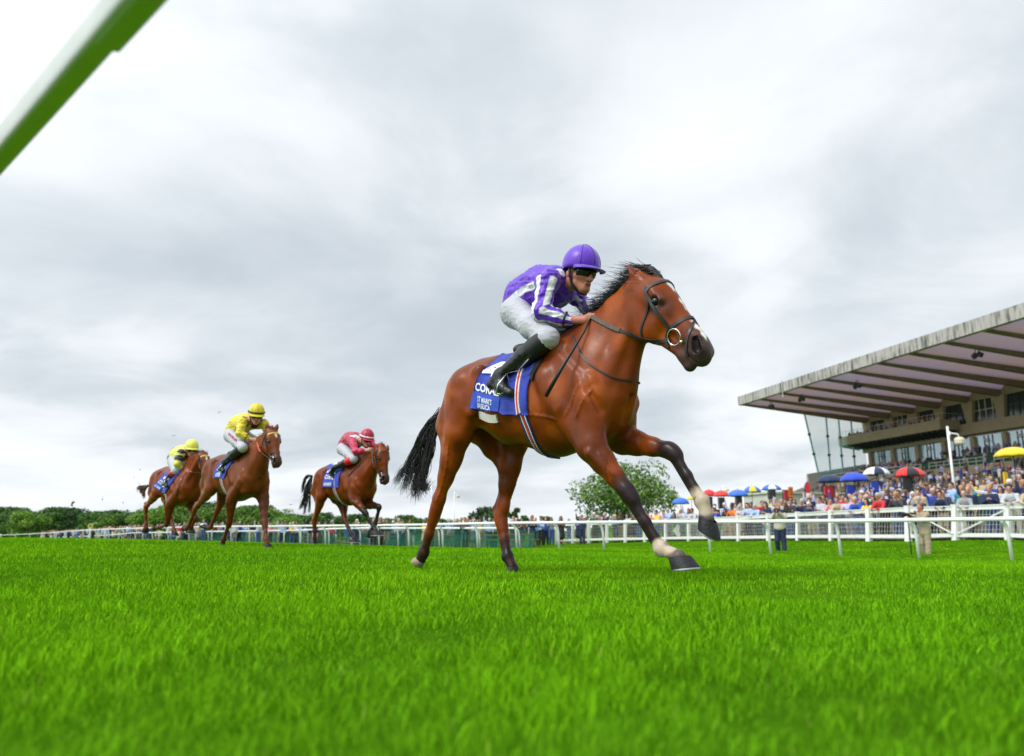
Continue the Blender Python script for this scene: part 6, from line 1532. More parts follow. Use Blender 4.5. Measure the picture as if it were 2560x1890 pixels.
st = MB(); hp, tp = J['anR'], J['toR']; pc = J['heR']*.35 + J['toR']*.65 + A3(0, -.01, -.035)
st.tube([pc + A3(.0, -.06, .0), pc + A3(.02, -.062, .06), pc + A3(.05, -.01, .14), pc + A3(.02, .055, .06), pc + A3(0, .06, 0), pc + A3(0, -.06, 0)], .006, 6)
st.tube([pc + A3(.05, -.01, .14), f(*z1(330,1160), -.30), f(*z1(420,1060), -.31)], .007, 6, flat=.4)
st.build('stirrup', M_STEEL, lead, smooth=True)
sd_ = MB(); 
# saddle: a small black seat with low pommel
v = Vol([-.62,-.30,1.25], [.05,.30,1.72], .012); v.chain([A3(-.05,0,1.60), A3(-.2,0,1.545), A3(-.42,0,1.56)], [.045,.06,.055], k=.05, q=2.4); pass
Vs_, Fs_ = v.mesh(2); mesh_obj('saddle', Vs_, Fs_, M_LEATH, lead, True)
# ------------------------------------------------------------------ the three chasing horses and their riders
SCR = {}
def chaser(nm, fr, z, lmz, Jz, head_px, cloth_z, texts, coat, ls, silk, label, jlabel, wlabel, tailends=None, hairm=M_HAIR, ear_front=A3(.5,0,.6), cuff=None, mane=None, rein_grip=M_RUB, brow=M_LEATH, face=np.array([1., -.15, -.35]), whip_px=None, seed=1):
    g = lambda x, y, yy: fr.h(z[0]+x/z[2], z[1]+y/z[2], yy)
    side = {'R': -1, 'L': 1}; off = {'RF': (.17,.14,.12,.12), 'LF': (.17,.15,.12,.12), 'RH': (.20,.15,.12,.12), 'LH': (.19,.14,.12,.12)}
    lm = {}
    for k in ('RF','LF','RH','LH'): lm[k] = [g(p[0], p[1], side[k[0]]*o) for p, o in zip(lmz[k][:4], off[k])]
    lm['neck_top'] = [A3(-.02,0,1.58)] + [g(p[0], p[1], 0) for p in lmz['nt']]; lm['neck_bot'] = [g(p[0], p[1], 0) for p in lmz['nb']]
    lm['poll'] = g(*lmz['poll'], 0); lm['muzzle'] = g(*lmz['muz'], 0)
    lm['earR'] = (g(*lmz['earR'][0], -.06), g(*lmz['earR'][1], -.075)); lm['earL'] = (g(*lmz['earL'][0], .06), g(*lmz['earL'][1], .075)); lm['ear_front'] = ear_front
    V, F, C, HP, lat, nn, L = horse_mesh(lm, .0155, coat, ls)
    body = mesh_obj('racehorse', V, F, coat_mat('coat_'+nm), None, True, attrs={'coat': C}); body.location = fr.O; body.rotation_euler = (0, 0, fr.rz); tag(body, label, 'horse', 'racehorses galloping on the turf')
    sk = Skin(fr, V, F)
    for k in ('RF','LF','RH','LH'): y = side[k[0]]*.12; hoof(fr, body, lm[k][3], g(*lmz[k][4], y), g(*lmz[k][5], y), None, M_HOOFD)
    eyes(HP, L, body)
    if tailends:
        rs = np.random.RandomState(seed); Ls = []
        for i in range(190):
            e = tailends[rs.randint(len(tailends))]; w = rs.normal(size=(len(e), 2))*14*np.linspace(.3, 1, len(e))[:, None]; q = spline([g(p[0]+w[k,0], p[1]+w[k,1], rs.normal()*.03) for k, p in enumerate(e)], 12); Ls.append(q)
        hair('tail', Ls, .0065, hairm, body)
    nt = lm['neck_top']
    if mane: manehair(fr, [nt[3]+A3(.02,0,0), nt[2], nt[1], nt[0]*.5+nt[1]*.5], mane, seed, body, hairm, ln=(.06,.16), back=A3(-.8,-.25,.10), r0=.0045, droop=.3, side=.2, rv=.15, m=6); manehair(fr, [HP(.16,.05), HP(.06,.06), HP(-.04,.04)], 120, seed, body, hairm, ln=(.08,.16), back=A3(-.6,0,.5), name='forelock', side=.2, droop=.3, r0=.0045, rv=.15, m=6)
    br = empty('bridle'); br.parent = body
    sn = lambda q: sk.near(q)[0]
    for s in (-1, 1):
        strap('cheek_strap', sk, [sn(HP(*q[:2], s*q[2])) for q in ((.10,-.03,.15),(.25,-.14,.17),(.48,-.16,.12),(.78,-.15,.10))], .022, M_LEATH, br, th=.008)
        strap('throat_lash', sk, [sn(HP(*q[:2], s*q[2])) for q in ((.10,-.05,.15),(.15,-.25,.14),(.20,-.38,.09))], .014, M_LEATH, br, th=.006)
        bp = sn(HP(.80,-.16,s*.11)); ring('bit_ring', bp + Vector((0, s*.012, 0)), (0.1, s, 0), .042, .006, M_STEEL, br)
    strap('browband', sk, [sn(HP(.19, .02*(1-abs(t)), t*.15)) for t in np.linspace(-1, 1, 9)], .024, brow, br, th=.008)
    strap('noseband', sk, [sn(HP(.66, -.02-.10*abs(t), t*.11)) for t in np.linspace(-1, 1, 9)], .024, M_LEATH, br, th=.008)
    sh = Sheet(sk, [(z[0]+p[0]/z[2], z[1]+p[1]/z[2]) for p in cloth_z[0]], [(z[0]+p[0]/z[2], z[1]+p[1]/z[2]) for p in cloth_z[1]])
    cl_ = sh.build('saddle_cloth', M_BLUE, body, nu=18, nv=16)
    for txt, box, name in texts:
        if name == 'panel': patch_on(sh, 'name_panel', box, M_BLUE2, cl_, n=6, o=.008)
        else: text_on(sh, txt, box, M_WHT, cl_, name=name, bold=.03, o=.013)
    rr = max(.30, 1); gp = [sn(A3(-.30 + .06*t, -.36*math.cos(t*1.4), 1.22 - .42*math.sin(t*1.4))) for t in np.linspace(-.2, 1.1, 9)]
    for s in (1, -1): strap('girth', sk, [Vector((p.x, p.y*s, p.z)) for p in gp], .075, [M_GNAV, M_GWHT, M_GRED], body, th=.010, stripes=[1,0,2,0,1])
    # rider
    K = {}
    yo = dict(sh=.185, el=.25, wr=.13, ha=.09, fi=.075, hi=.115, kn=.235, an=.265, he=.275, to=.29)
    for k in ('pelvis','waist','chest','upper','neck'): K[k] = g(*Jz[k], 0)
    for k, o in yo.items():
        p = Jz[k]; K[k+'R'] = g(p[0], p[1], -o); q = K[k+'R'].copy(); q[1] = o
        if k in ('wr','ha','fi','el'): q = q + A3(.03,0,.0)
        K[k+'L'] = q
    K['head'] = g(*head_px, 0)
    st = dict(silk); st['cuff'] = cuff
    jb, sl_, brc, X, B = jockey(fr, K, st, None, face, jlabel, h=.010)
    for s, S in ((-1,'R'), (1,'L')):
        a = np.array(sn(HP(.80,-.17,s*.11))) + A3(0, s*.03, 0); b = K['fi'+S]; mid = a*.5+b*.5; mid = np.array([mid[0], s*max(.13, abs(mid[1])), mid[2]-.02]); pth = spline([a, mid, b], 14)
        mb = MB(); mb.tube(pth[:7], .010, 6, flat=.5); r1 = mb.build('rein', M_LEATH, br, smooth=True); mb = MB(); mb.tube(pth[6:], .014, 6, flat=.5); mb.build('rein_grip', rein_grip, r1, smooth=True)
    if whip_px: whip(fr, [g(x, y, yy) for x, y, yy in whip_px], wlabel)
    mb = MB(); pc = K['heR']*.35+K['toR']*.65+A3(0,-.01,-.035); mb.tube([pc+A3(0,-.06,0), pc+A3(.02,-.06,.06), pc+A3(.05,-.01,.14), pc+A3(.02,.055,.06), pc+A3(0,.06,0), pc+A3(0,-.06,0)], .007, 6); mb.tube([pc+A3(.05,-.01,.14), pc*.4+K['knR']*.6], .008, 5); mb.build('stirrup', M_STEEL, body, smooth=True)
    v = Vol([-.62,-.25,1.30], [.05,.25,1.75], .016); v.chain([A3(-.05,0,1.60), A3(-.2,0,1.545), A3(-.42,0,1.56)], [.045,.06,.055], k=.05, q=2.4); Vs, Fs = v.mesh(1); mesh_obj('saddle', Vs, Fs, M_LEATH, body, True)
    SCR[nm] = (body, jb, brc, sk, g, K, sh); return body, jb, brc, g
def pat_plain(col, col2=None, epa=None, spots=None):
    def fn(V, J):
        C = np.tile(np.array(col), (len(V), 1))
        if col2 is not None:
            for S in 'RL':
                d1, _ = seg_d(V, J['sh'+S]*.8+J['el'+S]*.2, J['el'+S]); d2, _ = seg_d(V, J['el'+S], J['wr'+S]); C[np.minimum(d1, d2) < .085] = col2
        if epa is not None:
            for S in 'RL':
                a = J['sh'+S]*.9+J['neck']*.1; b = J['neck']*.55+J['sh'+S]*.45
                for dz in (0,): d, _ = seg_d(V, a + A3(0,0,.05), b + A3(0,0,.06)); C[d < .065] = epa
                d, _ = seg_d(V, J['neck']*.6+J['sh'+S]*.4 + A3(.05,0,-.0), J['chest']*.4+J['neck']*.3+J['sh'+S]*.3 + A3(.1, 0, -.10)); C[d < .05] = epa
        if spots is not None:
            for S in 'RL':
                for q in (J['sh'+S]+A3(.02,0,.04), J['elR' if S == 'R' else 'elL']*.5+J['sh'+S]*.5, J['chest']+A3(-.05, -.12 if S == 'R' else .12, .10), J['waist']+A3(0, -.14 if S == 'R' else .14, .02), J['upper']+A3(.12, -.08 if S == 'R' else .08, -.08)):
                    C[np.linalg.norm(V-q, axis=1) < .085] = spots
        return C
    return fn
def uvof(sheet_px, z): return None
MAR, MAR2 = (.38, .006, .045), (.55, .012, .075)
YEL = (.72, .58, .015); PYL = (.72, .72, .10); BLK = (.012, .012, .012)
ST_M = dict(pattern=pat_plain(MAR, MAR2, (.75,.74,.76)), cap=mat('maroon_cap', (.46, .008, .055), .42, var=.05), seam=mat('maroon_seam', (.2, .005, .025), .5), band=M_WHT)
ST_Y = dict(pattern=pat_plain(YEL, None, BLK), cap=mat('yellow_cap', YEL, .45, var=.06), seam=mat('yellow_seam', (.5, .4, .01), .5), band=M_BLACK)
ST_E = dict(pattern=pat_plain(PYL, None, None, BLK), cap=mat('pale_yellow_cap', PYL, .45, var=.06), spots=M_BLACK)
ZM = (720, 1050, 5.006); ZY = (320, 980, 4.13)
FM = Frame(720+850/5.006, 1050+500/5.006, 14.2); FY = Frame(320+1230/4.13, 980+590/4.13, 12.3); FE = Frame(320+600/4.13, 980+720/4.13, 14.6)
CUFFR = mat('red_boot_top', (.62, .01, .015), .4)
COAT_M = dict(base=(.185,.036,.004), dark=(.070,.015,.004), light=(.27,.056,.007), muzzle=(.05,.032,.028), legs=.97)
COAT_Y = dict(base=(.165,.038,.008), dark=(.075,.018,.005), light=(.23,.060,.014), muzzle=(.06,.032,.024), legs=.25, blaze=[(.18,.30,.035,0)])
COAT_E = dict(base=(.20,.040,.007), dark=(.09,.019,.005), light=(.27,.062,.013), muzzle=(.06,.032,.024), legs=.30, blaze=[(.16,.40,.035,0)])
def box(sh_uv): return sh_uv
chaser('m', FM, ZM, dict(
    RF=[(835,1000),(970,1165),(1075,1340),(1100,1385),(1168,1442),(1062,1448)], LF=[(985,1050),(1145,1085),(1090,1300),(1050,1378),(985,1475),(1050,1478)],
    RH=[(425,965),(330,1265),(335,1490),(338,1545),(360,1574),(318,1574)], LH=[(690,1040),(705,1235),(795,1430),(830,1492),(886,1532),(798,1532)],
    nt=[(955,440),(1065,385),(1150,345)], nb=[(1045,790),(1050,715),(1062,650),(1080,605)], poll=(1185,335), muz=(1248,765), earR=((1135,385),(1108,300)), earL=((1245,375),(1254,303))),
    dict(pelvis=(700,365), waist=(735,305), chest=(785,255), upper=(850,245), neck=(905,265), sh=(800,250), el=(845,395), wr=(960,388), ha=(1010,380), fi=(1055,372), hi=(690,365), kn=(825,490), an=(580,600), he=(525,640), to=(545,690)),
    (985,238), ([(565,524),(500,590),(450,720),(431,840)], [(745,552),(690,620),(650,720),(640,842)]),
    [('2', [(.10,.52),(.66,.55),(.72,.08),(.22,.06)], 'race_number'), ('CORAL', [(.08,.72),(.62,.74),(.64,.60),(.10,.58)], 'lettering'), ('', [(.0,.99),(.60,.99),(.62,.76),(.02,.75)], 'panel'), ('MISHRIFF', [(.08,.93),(.54,.94),(.55,.83),(.09,.82)], 'lettering')],
    COAT_M, 1.05, ST_M, 'bay racehorse with black legs, second from the leader, right of the two chestnuts', 'jockey in maroon silks and maroon cap crouched on the bay behind the leader', 'thin whip held down along the shoulder by the maroon jockey',
    tailends=[[(300,700),(265,860),(230,1010),(205,1180)],[(300,700),(250,780),(215,900),(185,1090)],[(300,705),(280,900),(270,1050),(265,1150)],[(298,700),(230,710),(195,800),(180,900)],[(300,705),(255,850),(190,1000),(155,1110)]], cuff=CUFFR, mane=260, seed=11,
    whip_px=[(1040,370,-.09),(980,450,-.2),(860,590,-.33),(755,705,-.36)], face=np.array([1.,-.1,-.5]))
chaser('e', FE, ZY, dict(
    RF=[(440,1165),(402,1370),(322,1400),(296,1402),(262,1395),(284,1432)], LF=[(640,1150),(700,1300),(655,1395),(645,1425),(668,1462),(622,1458)],
    RH=[(305,1040),(185,1190),(188,1370),(186,1405),(188,1458),(164,1430)], LH=[(395,1100),(440,1285),(480,1425),(489,1455),(505,1485),(476,1482)],
    nt=[(655,685),(715,660),(755,648)], nb=[(672,870),(690,800),(715,765),(740,735)], poll=(787,640), muz=(832,850), earR=((745,665),(736,622)), earL=((808,652),(816,624))),
    dict(pelvis=(482,725), waist=(500,685), chest=(530,645), upper=(572,618), neck=(615,612), sh=(545,630), el=(505,745), wr=(560,795), ha=(590,802), fi=(617,800), hi=(475,715), kn=(490,815), an=(405,910), he=(362,950), to=(405,968)),
    (655,592), ([(420,832),(372,850),(305,925),(257,968)], [(545,825),(485,900),(425,985),(388,1048)]),
    [('3', [(.22,.50),(.62,.50),(.72,.12),(.34,.10)], 'race_number'), ('CORAL', [(.10,.70),(.66,.72),(.68,.56),(.14,.54)], 'lettering'), ('', [(.0,.99),(.62,.99),(.64,.75),(.02,.74)], 'panel'), ('EL DRAMA', [(.10,.92),(.54,.94),(.56,.83),(.12,.81)], 'lettering')],
    COAT_E, 1.0, ST_E, 'rearmost chestnut racehorse at the far left, with its forefoot folded back', 'jockey in pale yellow silks with black spots on the rearmost chestnut', 'whip hanging from the hand of the spotted jockey',
    tailends=[[(205,965),(160,975),(125,985),(98,1000)],[(205,970),(170,1000),(160,1040),(165,1080)],[(205,968),(165,985),(140,1010),(130,1035)]], hairm=M_HAIRR, cuff=CUFFR, mane=120, seed=12, rein_grip=M_ORUB, brow=mat('gold_browband', (.62,.36,.05), .5),
    whip_px=[(610,800,-.09),(580,860,-.2),(530,960,-.3),(500,1070,-.33)], face=np.array([1.,-.2,-.30]))
chaser('y', FY, ZY, dict(
    RF=[(1075,1110),(1045,1360),(990,1520),(975,1562),(985,1600),(950,1592)], LF=[(1395,1095),(1412,1370),(1432,1520),(1438,1566),(1466,1606),(1414,1602)],
    RH=[(855,1010),(695,1205),(628,1385),(602,1412),(572,1432),(584,1378)], LH=[(985,1075),(925,1225),(855,1398),(818,1402),(758,1402),(792,1362)],
    nt=[(1300,545),(1375,475),(1440,425)], nb=[(1395,800),(1398,725),(1402,665),(1405,625)], poll=(1490,392), muz=(1566,728), earR=((1442,400),(1430,316)), earL=((1530,392),(1546,328))),
    dict(pelvis=(1085,455), waist=(1110,395), chest=(1155,335), upper=(1215,300), neck=(1270,295), sh=(1180,305), el=(1150,425), wr=(1245,475), ha=(1290,495), fi=(1335,515), hi=(1065,450), kn=(1185,575), an=(1000,725), he=(945,795), to=(985,815)),
    (1325,238), ([(985,700),(935,755),(902,810),(886,884)], [(1200,590),(1100,700),(1035,800),(1000,890)]),
    [('1', [(.30,.48),(.52,.48),(.60,.12),(.40,.10)], 'race_number'), ('CORAL', [(.12,.68),(.76,.68),(.80,.52),(.20,.50)], 'lettering'), ('', [(.0,.99),(.66,.99),(.70,.70),(.04,.70)], 'panel'), ('ADDEYBB', [(.12,.92),(.52,.92),(.55,.78),(.16,.78)], 'lettering')],
    COAT_Y, 1.05, ST_Y, 'chestnut racehorse coming almost head-on, with a small white star and gold browband', 'jockey in yellow silks with black shoulders and yellow cap on the head-on chestnut', '', hairm=M_HAIRR, cuff=M_BLACK, mane=160, seed=13, rein_grip=M_ORUB, brow=MATS['gold_browband'], ear_front=A3(.8,0,.1), face=np.array([1.,-.35,-.50]))
# lettering down the thigh of the yellow rider's breeches
bd, jb, brc, sk, g, K, sh = SCR['y']
bt = BVHTree.FromPolygons([v.co for v in brc.data.vertices], [tuple(p.vertices) for p in brc.data.polygons]); V2, F2 = text_geo('BAHRAIN', .02); VV = []
for v in V2:
    a = np.array([1048., 418.])*(1-v[0]) + np.array([1135., 498.])*v[0] + np.array([-16., 24.])*(1-v[1]); d = Vector(FY.pray(ZY[0]+a[0]/ZY[2], ZY[1]+a[1]/ZY[2])).normalized(); h_ = bt.ray_cast(sk.c, d)
    if h_[0] is None: h_ = bt.find_nearest(Vector(g(a[0], a[1], -.25)))
    n_ = h_[1] if h_[1].dot(sk.c-h_[0]) > 0 else -h_[1]; VV.append(h_[0] + n_*.006)
mesh_obj('lettering', VV, F2, mat('crimson_lettering', (.35, .01, .06), .6), brc, False)
# white band round the maroon cap, black band round the yellow one
# ================================================================== things among the crowd
def umbrella(px, ytop, yedge, wpx, Y, cols, label, ribs=8, text=None, tcol=None, tilt=0.0, panel=None):
    c = P(px, ytop, Y); R0 = wpx*Y/1940/2; H = (yedge-ytop)*Y/1950*1.02; z0 = G1(c[0], c[1]); root = empty('umbrella', (c[0], c[1], z0)); tag(root, label, 'umbrella', 'umbrellas over the betting pitches')
    kf = int(((math.atan2(-c[1], -c[0]) - .2) % (2*math.pi))/(2*math.pi/ribs)); zt_ = c[2]-z0; prof = []; V = []; F = []; mi = []; n = ribs*6; m = 8
    for j in range(m+1):
        t = j/m; r = R0*math.sin(t*math.pi/2*.94)/math.sin(math.pi/2*.94); z = zt_ - H*(1-math.cos(t*math.pi/2*.94))/(1-math.cos(math.pi/2*.94))
        for k in range(n):
            a = 2*math.pi*k/n + .2; fr = (k % 6)/6; sag = 1 - .055*math.sin(math.pi*fr)*t*t; V.append((r*sag*math.cos(a), r*sag*math.sin(a), z + .03*math.sin(math.pi*fr)*t*t))
    for j in range(m):
        for k in range(n): k2 = (k+1) % n; F.append((j*n+k, (j+1)*n+k, (j+1)*n+k2, j*n+k2)); mi.append((k//6) % len(cols) if panel is None else (1 if (k//6) in (kf, (kf+4) % ribs) else 0))
    ms = [mat('umbrella_'+nm, cl, .8, var=.07, sheen=.2, bump=.3, bscale=5) for nm, cl in cols]; cn = mesh_obj('canopy', V, F, ms, root, True, matidx=mi)
    so_ = cn.modifiers.new('thick', 'SOLIDIFY'); so_.thickness = .012
    mb = MB(); mb.tube([(0, 0, -.1), (0, 0, zt_+.08)], .025, 8); mb.build('pole', M_DARK, root, smooth=True)
    for k in range(ribs):
        a = 2*math.pi*k/ribs + .2; mb = MB(); mb.tube([(0, 0, zt_-.05), (R0*.55*math.cos(a), R0*.55*math.sin(a), zt_-H*.36), (R0*.97*math.cos(a), R0*.97*math.sin(a), zt_-H*.99)], .010, 4); mb.build('rib', M_STEEL, root)
    if text:
        V2, F2 = text_geo(text, .02); W = R0*.9; d = np.array([-c[0], -c[1]]); d /= np.linalg.norm(d); a0 = math.atan2(d[1], d[0]); VV = []
        for v in V2:
            t = .62 + (1-v[1])*.24; a = a0 + (v[0]-.5)*.62; r = R0*math.sin(t*math.pi/2*.94)/math.sin(math.pi/2*.94); z = zt_ - H*(1-math.cos(t*math.pi/2*.94))/(1-math.cos(math.pi/2*.94)); VV.append((r*1.03*math.cos(a), r*1.03*math.sin(a), z+.035))
        mesh_obj('lettering', VV, F2, tcol or M_WHT, cn, False)
    return c
NV, RB, WH, RD, BK, YE = ('navy', (.012, .028, .085)), ('royal_blue', (.025, .07, .52)), ('white', (.74, .75, .78)), ('red', (.72, .035, .035)), ('black', (.018, .020, .026)), ('yellow', (.82, .58, .03))
LB = ('sky_blue', (.05, .16, .60))
umbrella(2074, 1186, 1206, 66, 52, [NV], 'plain dark navy umbrella, leftmost of the four large ones before the stand')
umbrella(2134, 1181, 1203, 70, 50, [RB], 'royal blue umbrella with a pale printed panel, beside the navy one')
umbrella(2189, 1167, 1188, 66, 54, [WH, NV], 'white umbrella with navy panels in front of the green seats', panel='auto')
umbrella(2270, 1167, 1192, 78, 47, [RD, BK], 'red and black panelled umbrella left of the lamp post')
umbrella(2530, 1118, 1142, 86, 44, [YE], 'bright yellow umbrella high on the terrace at the right edge')
umbrella(1772, 1224, 1240, 36, 82, [RD], 'smaller plain red umbrella left of the other red one')
umbrella(1803, 1226, 1241, 42, 76, [('bright_red', (.80, .05, .04))], 'bright red umbrella in front of the small lamp, next to a blue one')
umbrella(1844, 1224, 1241, 53, 66, [LB], 'plain blue umbrella just right of the two red ones')
umbrella(1879, 1215, 1231, 46, 70, [LB, YE], 'blue and yellow panelled umbrella')
umbrella(1927, 1211, 1225, 52, 66, [LB, WH], 'blue and white panelled umbrella near the low building')
umbrella(1701, 1244, 1260, 45, 68, [LB], 'low blue umbrella at the left, near the raised front hoof')
umbrella(1728, 1241, 1249, 24, 88, [YE], 'small yellow umbrella half hidden by the raised foreleg')
# betting pitches under the umbrellas: a stand, a lit-up board frame and a satchel
def pitch(px, y0, y1, wpx, Y, col, label, nm):
    a = P(px, y0, Y); z0 = G1(a[0], a[1]); root = empty('betting_pitch', (a[0], a[1], z0)); tag(root, label, 'betting stand', 'betting pitches'); hz = a[2]-z0; wd = wpx*Y/1940; ht = (y1-y0)*Y/1950; Rz = Matrix.Rotation(.35, 3, 'Z')
    mb = MB(); mb.box((0, 0, hz-ht/2), (wd, .12, ht), Rz); mb.build('board', mat('pitch_'+nm, col, .5, var=.08), root)
    mb = MB(); mb.bar((-wd/2-.06, .03, hz+.02), (wd/2+.06, .03, hz+.02), .12, .06); mb.bar((-wd/2-.06, .03, hz-ht-.02), (wd/2+.06, .03, hz-ht-.02), .12, .06); mb.bar((-wd/2-.04, .03, hz-ht-.03), (-wd/2-.04, .03, hz+.03), .06, .06, up=(1,0,0)); mb.bar((wd/2+.04, .03, hz-ht-.03), (wd/2+.04, .03, hz+.03), .06, .06, up=(1,0,0)); mb.build('frame', M_DARK, root)
    for s in (-1, 1): mb = MB(); mb.bar((s*wd*.42, .05, -.2), (s*wd*.36, .05, hz-ht), .05, .05, up=(1, 0, 0)); mb.build('leg', M_DARK, root)
pitch(2071, 1216, 1242, 26, 50, (.45, .012, .03), 'dark red betting board under the navy umbrella', 'red')
pitch(2126, 1214, 1240, 22, 49, (.012, .035, .36), 'deep blue betting board under the royal blue umbrella', 'blue')
pitch(2188, 1204, 1228, 26, 53, (.012, .05, .42), 'bright blue betting board under the white umbrella', 'bright_blue')
pitch(2268, 1194, 1222, 30, 46.5, (.02, .022, .025), 'black betting board under the red and black umbrella', 'black')
pitch(2512, 1180, 1212, 12, 43, (.75, .42, .01), 'tall yellow-orange betting board below the yellow umbrella', 'yellow')
pitch(1773, 1243, 1268, 13, 80, (.02, .02, .02), 'black betting board under the smaller red umbrella', 'black')
pitch(1803, 1245, 1270, 14, 75, (.02, .02, .02), 'black betting board under the bright red umbrella', 'black')
pitch(1846, 1243, 1262, 14, 65.5, (.03, .03, .04), 'dark betting board under the plain blue umbrella', 'dark')
pitch(1929, 1226, 1246, 16, 65, (.03, .03, .04), 'dark betting board under the blue and white umbrella', 'dark')
pitch(1968, 1226, 1250, 20, 60, (.42, .02, .02), 'red betting board beside the yellow and red sign', 'red')
def board(px, y0, y1, wpx, Y, m, label, name='sign_board'):
    a = P(px, y0, Y); z0 = G1(a[0], a[1]); root = empty(name, (a[0], a[1], z0)); tag(root, label, 'sign'); hz = a[2]-z0; wd = wpx*Y/1940; ht = (y1-y0)*Y/1950
    mb = MB(); mb.box((0, 0, hz-ht/2), (wd, .06, ht), Matrix.Rotation(.2, 3, 'Z')); mb.build('panel', m, root); mb = MB(); mb.bar((0, .04, -.2), (0, .04, hz-ht), .06, .06, up=(1,0,0)); mb.build('post', M_DARK, root); return root, hz, wd, ht
r_, hz, wd, ht = board(1976, 1217, 1242, 12, 58, mat('sign_orange', (.75, .22, .02), .5), 'tall orange sign with dark red bands among the crowd')
mb = MB(); 
for k in range(3): mb.box((0, -.04, hz-ht*(.25+.25*k)), (wd*.9, .03, ht*.10), Matrix.Rotation(.2, 3, 'Z'))
mb.build('band', mat('sign_red', (.35, .01, .01), .5), r_)
# red and white feather flag
a = P(2018, 1204, 58); z0 = G1(a[0], a[1]); root = empty('feather_flag', (a[0], a[1], z0)); tag(root, 'red feather flag with a white foot standing left of the navy umbrella', 'flag'); hz = a[2]-z0
prof = [(.02, 0), (.26, .25), (.34, .7), (.30, 1.3), (.26, 2.1)]
mb = MB(); pts = [(-.17, 0, hz-.25), (-.1, 0, hz-.05), (.02, 0, hz), (.14, 0, hz-.12), (.18, 0, hz-.4), (.17, 0, hz-.85), (-.17, 0, hz-.85)]; mb.prism(pts, (0, .015, 0)); mb.build('flag_cloth', mat('flag_red', (.62, .02, .04), .6), root)
mb = MB(); mb.prism([(-.17, 0, hz-.855), (.17, 0, hz-.855), (.12, 0, hz-1.8), (-.17, 0, hz-1.8)], (0, .015, 0)); mb.build('flag_foot', M_WHT, root); mb = MB(); mb.tube([(-.19, 0, -.1), (-.19, 0, hz-.2), (0, 0, hz+.02)], .02, 6); mb.build('pole', M_DARK, root)
# lamp posts
def lamp(px0, y0, px1, y1, Y, label, big=True):
    t = P(px0, y0, Y); z0 = G1(t[0], t[1]); root = empty('lamp_post', (t[0], t[1], z0)); tag(root, label, 'lamp post'); H = t[2]-z0; k = Y/45.0 if not big else 1.0
    mb = MB(); mb.tube([(0, 0, -.3), (0, 0, H)], [.075, .062], 12); mb.build('pole', M_PVC, root, smooth=True)
    mb = MB(); mb.tube([(.05, -.02, H-.40), (.28, -.05, H-.42), (.50, -.08, H-.46), (.56, -.09, H-.62)], .045, 8); mb.box((.06, 0, H-.45), (.10, .16, .30)); mb.build('bracket', M_PVC, root, smooth=True)
    mb = MB(); T = Matrix.Translation((.56, -.09, H-1.0)); mb.lathe([(.001, .38), (.16, .36), (.27, .27), (.29, .14), (.26, .10), (.27, .08), (.26, .0), (.20, -.05), (.001, -.06)], 20, T); mb.build('lamp_head', mat('lamp_cream', (.66, .60, .44), .4), root, smooth=True)
lamp(2368, 1066, 0, 0, 44, 'white lamp post with a cream lantern in front of the grandstand')
lamp(1136, 1227, 0, 0, 118, 'slim white lamp post with a round lantern left of the near hind leg')
lamp(1808, 1212, 0, 0, 125, 'small lamp post just showing above the red umbrellas')
mb = MB(); a = P(1080, 1180, 130); 
t = empty('radio_mast', (a[0], a[1], G1(a[0], a[1]))); tag(t, 'thin bare mast rising behind the hind leg of the leading horse', 'mast'); hz = a[2]-G1(a[0], a[1])
mb.tube([(0, 0, -.5), (0, 0, hz)], [.07, .04], 6); mb.build('mast_tube', M_STEEL, t, smooth=True); mb = MB(); mb.bar((-1.4, 0, hz-1.6), (.4, 0, hz-1.6), .05, .05); mb.build('aerial', M_STEEL, t)
# yellow-ringed distance marker
a = P(226, 1315, 100); z0 = G1(a[0], a[1]); root = empty('distance_marker', (a[0], a[1], z0)); tag(root, 'round black and yellow distance marker on a white post by the far rail', 'sign'); hz = a[2]-z0
Rm = Matrix.Translation((0, 0, hz)) @ Matrix.Rotation(math.pi/2, 4, 'X')
mb = MB(); mb.lathe([(.001, .03), (.23, .03), (.23, -.03), (.001, -.03)], 24, Rm); mb.build('disc', M_DARK, root)
mb = MB(); mb.lathe([(.23, .045), (.31, .045), (.31, -.03), (.23, -.03)], 24, Rm); mb.build('ring', mat('marker_yellow', (.72, .62, .10), .5), root)
V2, F2 = text_geo('1/2', .02); mesh_obj('lettering', [((v[0]-.5)*.28, -.05, hz + (v[1]-.5)*.24) for v in V2], F2, MATS['marker_yellow'], root, False)
mb = MB(); mb.bar((0, .05, -.6), (0, .05, hz-.28), .22, .14, up=(1, 0, 0)); mb.build('post', M_PAINT, root)
